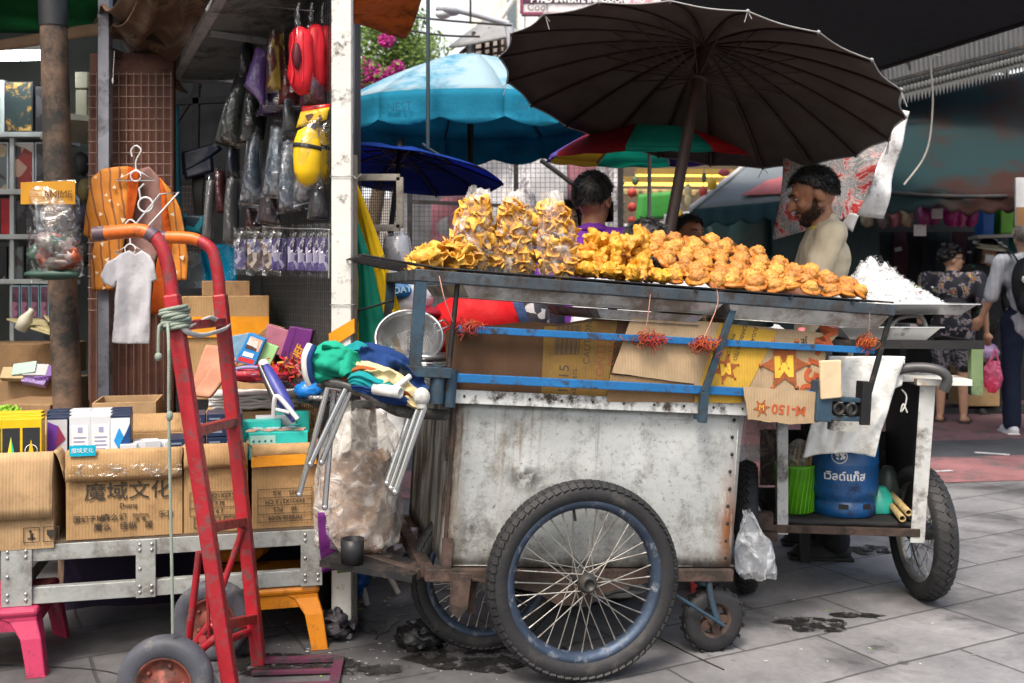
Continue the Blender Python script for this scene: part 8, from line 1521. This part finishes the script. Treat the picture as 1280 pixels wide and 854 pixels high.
q = MB(); q.sheet(lambda a, c: P(1080, 40, 9.9).lerp(P(1330, -60, 8.9), a).lerp(P(1090, 128, 9.5).lerp(P(1330, 72, 8.5), a), c) + V((0, .012 * math.sin(a * 260), 0)), 200, 4); tin = single(q, 'translucent_roof', mat('grey_corrugated', (.05, .054, .058), .5, var=.2, dirt=(.08, .08, .085), ds=5, da=.4, trans=.25), 'grey corrugated translucent roof strip above the tarpaulin awning', 'roof sheet', solid=.003)
q = MB()
for k in range(7): a = P(1100 + k * 36, 88 - k * 9.6, 9.55 - .13 * k); q.beam(a, a + V((.05, -.1, -.34)), .03, .03)
q.beam(P(1090, 108, 9.5), P(1330, 46, 8.5), .03, .03); single(q, 'roof_rafter', IRON, 'dark battens below the corrugated roof strip', 'batten')
q = MB(); pts = []
N_l = 46
for i in range(N_l):
    a = P(1110 + i * 4.5, 124 - i * 1.16, 9.3 - .016 * i); b2 = P(1110 + (i + 1) * 4.5, 124 - (i + 1) * 1.16, 9.3 - .016 * (i + 1)); mid = (a + b2) / 2; q.add([a + V((0, 0, .02)), b2 + V((0, 0, .02)), b2, mid + V((0, 0, -.09)), a], [(0, 1, 2, 3, 4)])
    q.ell(mid + V((0, -.01, .05)), (.018, .006, .03), None, 6)
single(q, 'lace_trim', mat('lace_grey', (.085, .088, .09), .7), 'pale scalloped lace trim under the corrugated roof strip', 'trim', solid=.006)
q = MB(); Z1 = 3.03; rng_ = [(0.93, 5.5), (4.6, 5.0), (3.62, 6.85), (3.08, 8.5), (1.1, 9.2)]; q.prism(rng_, Matrix.Translation((0, 0, Z1)), .03); single(q, 'shade_net', mat('black_net', (.012, .015, .020), .9, var=.3), 'black shade net roof over the alley at the upper right', 'shade net')
q = MB(); q.tube([(0.9, 5.6, 3.02), (4.7, 5.15, 3.02)], .02, 8); q.tube([(3.62, 6.85, 3.02), (3.08, 8.5, 3.02)], .015, 6); single(q, 'net_cable', IRON, 'dark cable along the edges of the shade net', 'cable')
q = MB(); q.tube(smooth_path([P(1176, 70, 6.0), P(1164, 74, 6.0), P(1166, 130, 6.0), P(1158, 190, 6.0), P(1130, 231, 6.0)], 6), .006, 6); single(q, 'loose_string', mat('pale_cord', (.45, .42, .38)), 'pale cord hanging before the dark awning at the right', 'cord')
rr = random.Random(17)
PK_ = [mat('magenta_pack', (.38, .03, .20), .3, var=.4, vs=18, bmp=.5, bs=25), mat('plum_pack', (.22, .03, .12), .3, var=.4, vs=20, bmp=.5), mat('pink_pack2', (.50, .10, .28), .3, var=.4, vs=18, bmp=.5)]
for k, (x0, x1, y0, y1, m, lb) in enumerate(((1146, 1164, 256, 282, PK_[1], 'plum package hanging at the left of the pink row'), (1158, 1176, 254, 282, PK_[1], 'plum package with a pale label in the pink row'), (1178, 1200, 250, 283, PK_[0], 'magenta package in the middle of the hanging row'), (1194, 1208, 252, 284, PK_[2], 'pink package right of the magenta one'), (1206, 1222, 256, 284, PK_[0], 'magenta package at the right end of the hanging row'))):
    q = MB(); a, b2 = P(x0, y1, 8.9 + .03 * k), P(x1, y0, 8.9 + .03 * k); q.ell((a + b2) / 2, ((b2.x - a.x) / 2, .07, (b2.z - a.z) / 2), None, 16, 0, .25, 4, k); o = single(q, 'hanging_package', m, lb, 'package', 'packages hanging below the big awning')
    if k == 1: t_ = MB(); t_.box((a + b2) / 2 + V((0, -.075, 0)), (.10, .004, .09)); t_.build('paper_label', mat('label_paper', (.6, .55, .58)), o)
for k, (x0, x1, y0, y1, c, lb) in enumerate(((1076, 1092, 262, 284, (.28, .24, .18), 'beige ring package hanging left of the streamer bottom'), (1094, 1112, 264, 286, (.12, .10, .10), 'dark ring package hanging right of the streamer'), (1112, 1124, 258, 284, (.35, .12, .14), 'dull red package hanging between beige ones'), (1124, 1142, 258, 284, (.38, .30, .20), 'sand coloured package hanging beside the plum ones'))):
    q = MB(); a, b2 = P(x0, y1, 9.0), P(x1, y0, 9.0); q.ell((a + b2) / 2, ((b2.x - a.x) / 2, .06, (b2.z - a.z) / 2), None, 16, 0, .3, 4, k + 9); single(q, 'hanging_package', mat('hp%s' % 'abcd'[k], c, .5, var=.4, vs=20, bmp=.6), lb, 'package', 'packages hanging below the big awning')
q = MB(); q.box(P(1150, 288, 8.88), (.11, .006, .10)); single(q, 'paper_sign', mat('label_paper', (.6, .55, .58)), 'small white paper sign hanging under the pink packages', 'sign')
for k, (x0, x1, y0, y1, Y, c, lb) in enumerate(((1222, 1238, 264, 296, 9.3, (.015, .12, .42), 'blue plastic tub on the shop shelf'), (1244, 1262, 262, 293, 9.3, (.16, .42, .04), 'bright green plastic tub on the shop shelf'), (1262, 1274, 262, 288, 9.3, (.10, .30, .06), 'darker green plastic tub at the right on the shop shelf'), (1266, 1279, 292, 330, 9.1, (.01, .14, .15), 'teal garment hanging under the green tubs'), (1240, 1256, 318, 348, 9.7, (.03, .07, .16), 'blue garment hanging behind the woman with visor'))):
    q = MB(); a, b2 = P(x0, y1, Y), P(x1, y0, Y); q.box((a + b2) / 2, (b2.x - a.x, .2, b2.z - a.z), None, 0, .86); q.jitter(.01, 4, k)
    ob = single(q, 'storage_tub' if k < 3 else 'hanging_garment', mat('tub%s' % 'abcde'[k], c, .4), lb, 'tub' if k < 3 else 'garment', bevel=.012)
    if k < 3: t_ = MB(); t_.box(V(((a.x + b2.x) / 2, Y, b2.z + .03)), (b2.x - a.x, .18, .06)); t_.jitter(.012, 12, k); t_.build('contents', mat('pale_contents', (.45, .55, .55), .7), ob)
q = MB(); q.beam(P(1216, 297, 9.25), P(1300, 294, 9.15), .3, .03, (0, 0, 1)); single(q, 'shop_shelf', mat('shelf_pale', (.35, .35, .33)), 'pale shelf board carrying the blue and green tubs', 'shelf')
q = MB(); a, b2 = P(1270, 282, 7.6), P(1290, 222, 7.6); q.span((a.x, 7.6, a.z), (b2.x + .2, 7.62, b2.z)); o = single(q, 'poster', mat('poster_white', (.60, .61, .62), .5), 'white and brown poster cut off by the right edge', 'poster'); q = MB(); q.span((a.x, 7.596, a.z), (b2.x, 7.599, a.z + .14)); q.build('poster_band', mat('poster_brown', (.28, .15, .06)), o)
cl_ = MB()
for i in range(13):
    px, py = rr.uniform(1085, 1265), rr.uniform(296, 325); cl_.box(P(px, py, 9.9), (rr.uniform(.03, .07), .01, rr.uniform(.02, .05)), Matrix.Rotation(rr.uniform(-.6, .6), 3, 'Y'))
tag(cl_.build('price_tags', mat('tag_white', (.28, .29, .30))), 'tiny white price tags among the dark clothes', 'tags', kind='stuff')
for i, px in enumerate((1088, 1106, 1124, 1142, 1160, 1178, 1198, 1216, 1236, 1256, 1274)):
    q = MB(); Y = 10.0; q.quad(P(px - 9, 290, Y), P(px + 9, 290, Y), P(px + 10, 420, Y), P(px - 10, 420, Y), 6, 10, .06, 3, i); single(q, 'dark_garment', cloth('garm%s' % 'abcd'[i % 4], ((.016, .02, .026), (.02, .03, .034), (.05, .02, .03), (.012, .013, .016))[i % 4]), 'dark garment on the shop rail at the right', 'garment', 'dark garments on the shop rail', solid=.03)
KRX = cardboard('kraft_far', (.36, .24, .12))
for k, (x0, x1, y0, y1, Y, lb) in enumerate(((1208, 1248, 450, 470, 9.3, 'upper kraft carton of the stack between the two shoppers'), (1206, 1250, 472, 508, 9.2, 'lower kraft carton of the stack between the two shoppers'), (1140, 1165, 468, 508, 9.6, 'kraft carton behind the bare legs'))):
    a, b2 = P(x0, y1, Y), P(x1, y0, Y); q = MB(); q.span((a.x, Y, a.z), (b2.x, Y + .35, b2.z)); single(q, 'cardboard_box', KRX, lb, 'cardboard box', bevel=.006)
q = MB(); q.ell(P(1228, 440, 9.25), (.15, .12, .09), None, 18, 0, .3, 3, 3); single(q, 'lilac_bag', mat('lilac_plastic', (.42, .30, .52), .3, bmp=.5, bs=14), 'lilac plastic bag on the upper kraft carton', 'plastic bag')
q = MB(); a = P(1130, 512, 9.2); q.span((a.x, 9.25, .0), (6.2, 9.6, a.z - .0)); single(q, 'low_platform', mat('dark_platform', (.03, .03, .032), .8), 'dark low platform under the kraft cartons', 'platform')
# middle stall: slate awning with scalloped valance
GA = mat('slate_canvas', (.12, .14, .155), .7, var=.2, vs=2, bmp=.3, bs=20, bd=.01); TA = cloth('teal_valance', (.018, .05, .065)); PKA = mat('pink_canvas', (.36, .10, .11), .7)
aw2 = thing('slate_awning', 'slate grey shop awning with dark teal scalloped valance and a pink band', 'awning', P(920, 260, 9.0))
q = MB(); q.quad(P(945, 195, 10.0), P(1120, 150, 10.0), P(1120, 240, 9.2), P(862, 262, 8.9), 14, 8, .03, 3); q.build('canopy', GA, aw2, solid=.006); q = MB(); q.quad(P(985, 212, 9.65), P(1010, 205, 9.65), P(1010, 243, 9.1), P(925, 247, 9.1), 8, 4, .0); q.map(lambda p: p + V((0, -.03, .015))); q.build('pink_band', PKA, aw2, solid=.004)
q = MB()
def val2(a, c): p = P(862, 262, 8.88).lerp(P(1000, 250, 9.06), a); return p + V((0, -.02 + .03 * math.sin(a * 40) * c, -(.13 + .05 * abs(math.sin(a * 14))) * c))
q.sheet(val2, 70, 5); q.build('valance', TA, aw2, solid=.006); q = MB(); q.tube([P(862, 262, 8.86), P(950, 192, 9.98)], .025, 8); q.build('arm', mat('awning_arm', (.42, .42, .42), .4), aw2)
wallq('stall_counter', 'dark green glass fronted stall under the slate awning', 'stall', P(865, 300, 9.9), P(1010, 300, 9.9), 0, 1.9, patches('dark_green_glass', [(0, (.012, .03, .032)), (.6, (.02, .05, .05)), (.85, (.05, .09, .09))], 5, .3))
# stall with yellow lights and strings of ornaments
wallq('lit_stall_wall', 'brown back wall of the stall with yellow tube lights', 'wall', (.9, 11.2), (2.9, 11.4), 0, 2.9, mat('stall_brown', (.10, .075, .05), .8, var=.3, vs=3))
for k, (x0, x1, y, Y) in enumerate(((795, 945, 220, 10.6), (770, 935, 230, 10.4))):
    r_ = thing('tube_light', ('upper', 'lower')[k] + ' warm yellow tube light behind the rainbow umbrella', 'lamp', P(860, y, Y)); q = MB(); q.tube([P(x0, y, Y), P(x1, y + 1, Y)], .018, 8); q.build('tube', glow('warm_yellow', (1, .60, .09), 1.7), r_); q = MB(); q.beam(P(x0, y - 6, Y), P(x1, y - 5, Y), .08, .05); q.build('housing', mat('lamp_ochre', (.22, .14, .03)), r_)
q = MB(); q.sheet(lambda a, c: P(768, 236, 10.35).lerp(P(940, 238, 10.35), a) + V((0, 0, -.05 * c - .03 * c * math.sin(a * 90))), 80, 3); single(q, 'ochre_trim', mat('ochre_lace', (.35, .25, .10)), 'ochre scalloped trim below the yellow tube lights', 'trim', solid=.005)
q = MB(); q.quad(P(798, 243, 9.9), P(850, 238, 9.9), P(846, 272, 9.9), P(794, 278, 9.9), 6, 6, .04, 3); single(q, 'green_sheet', mat('green_sheet', (.03, .22, .03), .6), 'bright green sheet in the stall with yellow lights', 'sheet', solid=.01)
q = MB(); q.quad(P(780, 280, 9.8), P(850, 276, 9.8), P(850, 282, 9.8), P(780, 287, 9.8), 4, 2); q.quad(P(830, 268, 9.7), P(880, 262, 9.7), P(878, 282, 9.7), P(830, 284, 9.7), 5, 4, .03); single(q, 'white_counter_edge', mat('counter_white', (.45, .47, .48)), 'white counter edge in the stall with yellow lights', 'counter', solid=.02)
q = MB(); A, B = P(770, 330, 9.6), P(870, 290, 9.6); q.span((A.x, 9.6, 0), (B.x, 9.9, B.z)); single(q, 'blue_counter', mat('blue_counter', (.03, .10, .17), .5), 'blue counter front under the green sheet', 'counter', bevel=.01)
q = MB(); A, B = P(828, 318, 8.6), P(872, 282, 8.6); q.span((A.x, 8.6, 0), (B.x, 8.9, B.z)); single(q, 'grey_cabinet', mat('grey_cab', (.28, .29, .30), .5), 'light grey cabinet left of the slate awning', 'cabinet', bevel=.02)
def strand(px, ys, Y, r, mats_, label, shape=(1, 1, 1)):
    root = thing('ornament_string', label, 'ornament', P(px, ys[0] - 8, Y), 'strings of hanging ornaments at the lit stall'); q = MB(); q.tube([P(px, ys[0] - 12, Y), P(px, ys[-1], Y)], .004, 5); q.build('cord', mat('orn_cord', (.35, .3, .2)), root)
    for i, y in enumerate(ys): q = MB(); q.ell(P(px, y, Y), (r * shape[0], r * shape[1], r * shape[2]), None, 14, 0, .12, 3, i); q.build('ornament', mats_[i % len(mats_)], root)
RDO = mat('orn_red', (.50, .07, .05), .5); WTO = mat('orn_cream', (.50, .45, .40), .5); YLO = mat('orn_yellow', (.60, .40, .03), .4); WHO = mat('orn_white', (.55, .58, .56), .4); GNO = mat('orn_green', (.10, .14, .08), .5); OVO = mat('orn_pale', (.55, .50, .30), .4)
strand(790, (241, 259, 276, 291), 9.0, .042, [RDO], 'string of four red lantern balls'); strand(776, (228, 243, 254, 264, 274, 284, 294), 8.9, .036, [WTO], 'string of cream shell ornaments left of the red balls'); strand(794, (226,), 8.7, .03, [GNO], 'single dull green ornament under the teal gore', (1, 1, 1.4)); strand(847, (240, 258), 8.8, .05, [OVO, WHO], 'pale leaf shaped ornament pair left of the pole', (.8, .5, 1.1)); strand(860, (238, 250), 8.7, .045, [OVO], 'pale yellow pair of leaf ornaments right of the pole', (.7, .5, 1.3)); strand(848, (270,), 8.6, .055, [YLO], 'yellow pear shaped ornament above the grey cabinet', (.8, .8, 1)); strand(890, (230,), 9.2, .055, [YLO], 'yellow egg ornament under the red gore', (.8, .8, 1.1)); strand(879, (240,), 9.1, .04, [RDO], 'small red lantern beside the yellow egg', (1, 1, 1.2)); strand(880, (222,), 9.0, .03, [GNO], 'dark green drop ornament under the red gore', (.7, .7, 1.5)); strand(905, (216,), 9.2, .045, [mat('orn_pink', (.5, .10, .12))], 'pink star ornament at the end of the red gore', (1.2, .6, .8)); strand(770, (212, 216), 8.6, .04, [WTO], 'cream tassel ornament under the purple gore', (1, .6, .8))
# wire stall partitions hung with cloth
MSH = [patches('pale_prints', [(0, (.6, .6, .63)), (.38, (.42, .42, .46)), (.52, (.66, .66, .69)), (.66, (.20, .17, .20)), (.80, (.46, .44, .46))], 6, kind='NOISE', smooth=True, rough=.8), cloth('rose_panel', (.36, .15, .19)), cloth('grey_panel', (.24, .24, .26)), cloth('pale_panel', (.66, .66, .70))]
wallq('market_partition', 'pale board partition behind the wire grids in the middle', 'wall', (-1.05, 8.55), (.95, 8.6), 0, 2.4, mat('grey_partition', (.32, .31, .33), .8, var=.2, vs=2))
for k, (x0, x1, y0, y1, m, lb) in enumerate(((505, 560, 205, 335, 2, 'grey cloth hanging behind the wire grid by the wooden frame'), (540, 585, 195, 330, 1, 'rose cloth hanging behind the wire grid beside the blue umbrella pole'), (584, 636, 190, 320, 3, 'white cloth hanging behind the wire grid above the chip bags'), (634, 668, 185, 320, 0, 'pale printed cloth hanging behind the middle chip bag'), (664, 708, 185, 320, 3, 'white cloth hanging beside the rose one behind the wire grid'), (700, 744, 185, 320, 1, 'rose cloth hanging behind the man in purple'), (738, 776, 188, 310, 0, 'pale printed cloth hanging right of the man in purple'))):
    q = MB(); Y = 8.32 + .02 * k; q.quad(P(x0, y0, Y), P(x1, y0, Y), P(x1 + 2, y1, Y), P(x0 - 1, y1, Y), 12, 14, .09, 3.5, k); single(q, 'hanging_cloth', MSH[m], lb, 'cloth', solid=.01)
gr_ = MB(); Y = 8.2
for i in range(46): x = P(500 + i * 6.05, 0, Y).x; gr_.tube([(x, Y, .5), (x, Y, P(0, 178, Y).z)], .003, 4, cap=False)
for i in range(34): z = P(0, 180 + i * 6.05, Y).z; gr_.tube([(P(500, 0, Y).x, Y, z), (P(776, 0, Y).x, Y, z)], .0026, 4, cap=False)
single(gr_, 'wire_partition', mat('black_wire', (.06, .06, .065), .5), 'black wire grid partition in front of the hanging cloths', 'wire grid')
fp = MB()
for px in (512, 645, 776): x = P(px, 0, 8.15).x; fp.span((x - .02, 8.14, 0), (x + .02, 8.18, 2.3))
fp.beam(P(512, 252, 8.15), P(645, 258, 8.15), .03, .03); fp.tube([P(676, 200, 8.1), P(724, 236, 8.1)], .02, 8); single(fp, 'partition_frame', IRON, 'dark frame posts of the wire grid partition', 'frame')
rd_ = MB(); rd_.tube([P(535, -30, 5.4), P(535, 186, 5.4)], .011, 8); rd_.tube([P(528, 180, 5.4), P(536, 186, 5.4), P(563, 203, 5.45)], .009, 6); single(rd_, 'hanging_rod', mat('dark_rod', (.03, .05, .06), .5), 'thin dark rod hanging down in front of the light blue umbrella', 'rod')
# buildings, signboard and street lamp above
WB = mat('white_render', (.72, .72, .71), .8, var=.06); PC = mat('pink_column', (.55, .26, .33), .7); GLS = mat('window_glass', (.10, .13, .15), .1, spec=.8, bmp=0)
bd = thing('white_building', 'white building with pink columns behind the dark umbrella', 'building', (1.5, 17, 0)); q = MB(); q.span((.25, 17, 0), (6.5, 21, 9)); q.build('wall', WB, bd)
for k, x in enumerate((.9, 2.0, 2.55)): q = MB(); q.span((x, 16.8, 0), (x + .32, 16.995, 9)); q.build('column', PC, bd)
for k, x in enumerate((.45, 1.4)): q = MB(); q.span((x, 16.96, 5.2), (x + .4, 16.99, 6.4)); q.build('window', GLS, bd); 
b3 = thing('cream_building', 'pale cream building with large window frames above the light blue umbrella', 'building', (-1.2, 20, 0)); q = MB(); q.span((-.2, 20, 0), (.15, 24, 12)); q.span((-.9, 20.4, 0), (-.21, 24, 8.4)); q.build('wall', mat('cream_render', (.70, .69, .64), .8), b3)
q = MB(); q.quad((-.35, 18.5, 5.9), (.5, 18.5, 7.2), (.5, 18.46, 7.35), (-.35, 18.46, 6.05), 2, 2); q.build('white_beam', WB, b3, solid=.05)
for x in (-.1,): q = MB(); q.span((x, 19.94, 6.0), (x + .18, 19.99, 8.0)); q.build('window', GLS, b3)
b4 = thing('roofed_balcony', 'grey corrugated balcony roof with rusty railings beside the dark umbrella', 'balcony', P(610, 90, 13)); q = MB(); q.quad(P(604, 26, 13.6), P(660, 42, 12.4), P(640, 46, 12.4), P(562, 60, 13.4), 6, 4, .02); q.quad(P(604, 24, 13.7), P(562, 58, 13.5), P(564, 64, 13.5), P(606, 30, 13.7), 3, 2, m=1); q.build('roof', [mat('grey_roof_tin', (.22, .22, .22), .6, var=.2), mat('cream_fascia', (.6, .55, .42), .7)], b4, solid=.03)
q = MB()
for px in (592, 604, 614, 624, 632): q.tube([P(px, 40, 13.3), P(px, 84, 13.3)], .03, 6)
for y in (62, 70, 78): q.tube([P(575, y + 4, 13.3), P(636, y - 6, 13.3)], .018, 5)
q.tube([P(575, 68, 13.3), P(614, 36, 13.2)], .03, 6); q.build('railing', RUST, b4); q = MB(); q.quad(P(590, 44, 14), P(640, 44, 14), P(640, 110, 14), P(590, 110, 14), 3, 3); q.build('back_wall', mat('dusk_wall', (.22, .19, .17), .8), b4, solid=.05)
q = MB(); q.span((-4.6, 15.5, 0), (-2.7, 18, 3.9)); single(q, 'far_house', mat('tan_house', (.45, .36, .30), .8), 'tan house wall behind the flowering tree', 'house'); q = MB(); q.tube([P(440, 42, 14), P(456, 42, 14)], .02)
sn = thing('signboard', 'white and dark purple signboard at the top behind the dark umbrella', 'sign', P(715, 8, 12.5)); a, b2 = P(652, 17, 12.5), P(778, -30, 12.5); q = MB(); q.span((a.x, 12.5, a.z), (b2.x, 12.56, b2.z)); q.build('panel', mat('sign_white', (.66, .64, .66), .5, bmp=0), sn); q = MB(); q.span((a.x, 12.485, P(0, 4, 12.5).z), (b2.x, 12.497, b2.z)); q.build('purple_bar', mat('sign_purple', (.07, .012, .05), .5, bmp=0), sn); q = MB(); q.span((a.x, 12.47, a.z - .02), (b2.x, 12.57, a.z + .01)); q.span((b2.x - .02, 12.47, a.z + .011), (b2.x + .02, 12.57, b2.z)); q.span((a.x - .02, 12.47, a.z + .011), (a.x + .02, 12.57, b2.z)); q.build('sign_frame', mat('sign_frame_red', (.20, .03, .08)), sn)
text('sign_text', 'Cool', .13, Matrix.Translation(P(672, 9.5, 12.47)) @ Matrix.Rotation(R(90), 4, 'X'), BLACK, sn); text('sign_text', 'P PAD INVERTE INDODONT RO', .10, Matrix.Translation(P(735, 0, 12.47)) @ Matrix.Rotation(R(90), 4, 'X'), WHP, sn, bold=.004); q = MB(); q.ell(P(757, 11, 12.47), (.05, .006, .03), None, 10); q.build('sign_mark', mat('sign_pink', (.65, .10, .2)), sn)
lp = thing('street_lamp', 'grey street lamp arm reaching left above the light blue umbrella', 'street lamp', P(640, 36, 11)); q = MB(); q.tube(smooth_path([P(636, 30, 11), P(600, 20, 11), P(572, 13, 11)], 5), .035, 8); q.tube([P(636, 30, 11), P(640, 60, 11), V((P(640, 60, 11).x, 11, 0))], .05, 8); q.build('pole', mat('lamp_grey', (.36, .38, .42), .5), lp); q = MB(); q.ell(P(560, 13, 11), (.14, .09, .06), Matrix.Rotation(R(8), 3, 'Y'), 18); q.build('head', mat('lamp_grey', (.36, .38, .42)), lp); q = MB(); q.ell(P(554, 18, 11), (.09, .07, .05), None, 16); q.build('globe', mat('lamp_glass', (.55, .58, .60), .2), lp)
wr_ = MB()
for a, b2, Y, r in (((440, 10), (640, 32), 10, .012), ((500, 36), (600, 46), 10, .012), ((588, -10), (588, 30), 10, .012)): wr_.tube(smooth_path([P(*a, Y), P((a[0] + b2[0]) / 2, (a[1] + b2[1]) / 2 + 3, Y), P(*b2, Y)], 5), r, 5)
single(wr_, 'overhead_cable', BLACK, 'thin dark cables crossing the bright sky', 'cable')
# bougainvillea
tr = thing('flowering_tree', 'green tree with magenta bougainvillea blossom behind the white post', 'tree', V((-1.75, 12.5, 0))); q = MB(); q.tube(smooth_path([(-1.75, 12.5, 0), (-1.8, 12.5, 1.4), (-1.65, 12.5, 2.6), (-1.5, 12.5, 3.6)], 5), [.11] * 6 + [.09] * 5 + [.06] * 5, 9)
for d in ((-.6, 0, .7), (.5, .1, .8), (-.2, .3, 1.0), (.8, -.2, .3)): q.tube([(-1.68, 12.5, 2.5), V((-1.68, 12.5, 2.5)) + V(d) * .6 + V((0, 0, .2)), V((-1.68, 12.5, 2.5)) + V(d) * 1.3], [.05, .035, .015], 6)
q.build('trunk', mat('bark', (.10, .075, .05), .9, bmp=.6), tr)
lf = MB(); rr = random.Random(23); cl_c = [(P(445 + rr.uniform(0, 92), rr.uniform(18, 108), 12.5) + V((0, rr.uniform(-.6, .8), 0)), rr.uniform(.18, .38)) for _ in range(46)]
cl_c = [(c, r) for c, r in cl_c if (c.x - P(480, 0, 12.5).x) < .62 or c.z < 3.6]
for c, r in cl_c:
    for i in range(150):
        d = V((rr.gauss(0, 1), rr.gauss(0, 1), rr.gauss(0, 1))).normalized() * r * rr.random() ** .45; p = c + d; x = V((rr.gauss(0, 1), rr.gauss(0, 1), rr.gauss(0, .6))).normalized(); y = x.orthogonal().normalized(); s = rr.uniform(.022, .045); m = 0 if rr.random() < .7 else 1; lf.add([p - x * s, p + y * s * .5, p + x * s, p - y * s * .5], [(0, 1, 2, 3)], m)
fl_ = MB()
for (px, py, r) in ((463, 92, .16), (483, 50, .10), (456, 110, .10), (444, 96, .12), (497, 84, .08), (470, 98, .10), (489, 92, .09), (456, 78, .07)):
    for i in range(260):
        d = V((rr.gauss(0, 1), rr.gauss(0, 1), rr.gauss(0, 1))).normalized() * r * rr.random() ** .4; p = P(px, py, 12.0) + d; x = V((rr.gauss(0, 1), rr.gauss(0, 1), rr.gauss(0, 1))).normalized(); y = x.orthogonal().normalized(); s = rr.uniform(.014, .026); fl_.add([p - x * s, p + y * s, p + x * s, p - y * s], [(0, 1, 2, 3)])
lf.build('crown', [mat('leaf_a', (.13, .22, .045), .55, var=.4, vs=1.5, bmp=0, trans=.35), mat('leaf_b', (.25, .34, .09), .5, var=.3, bmp=0, trans=.4)], tr); fl_.build('blossom', mat('bougain', (.62, .06, .36), .6, var=.25, bmp=0, trans=.35), tr)
# dark rear of the toy stall seen past the tin roof
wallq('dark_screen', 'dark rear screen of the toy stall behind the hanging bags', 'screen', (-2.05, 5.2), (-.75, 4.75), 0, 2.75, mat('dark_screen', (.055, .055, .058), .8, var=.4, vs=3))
q = MB(); q.beam(P(214, 128, 4.85), P(300, 124, 4.85), .03, .03); q.beam(P(246, 100, 4.85), P(244, 230, 4.85), .03, .03); q.beam(P(216, 160, 4.85), P(250, 105, 4.85), .02, .02); q.beam(P(214, 228, 4.85), P(262, 226, 4.85), .025, .025); single(q, 'dark_rack', IRON, 'dark steel rack bars at the back of the toy stall', 'rack')
gq = MB()
for i in range(12): gq.tube([P(218 + i * 4, 232, 4.5), P(218 + i * 4, 330, 4.5)], .002, 4, cap=False)
for i in range(14): gq.tube([P(216, 234 + i * 7, 4.49), P(264, 234 + i * 7, 4.49)], .002, 4, cap=False)
single(gq, 'small_wire_grid', GWM, 'small wire grid behind the turquoise patterned bag', 'grid')
wallq('alley_end_wall', 'dim grey wall closing the market alley far behind', 'wall', (-6, 22.2), (12, 22.2), 0, 3.2, mat('alley_wall', (.30, .28, .27), .9, var=.2, vs=1))
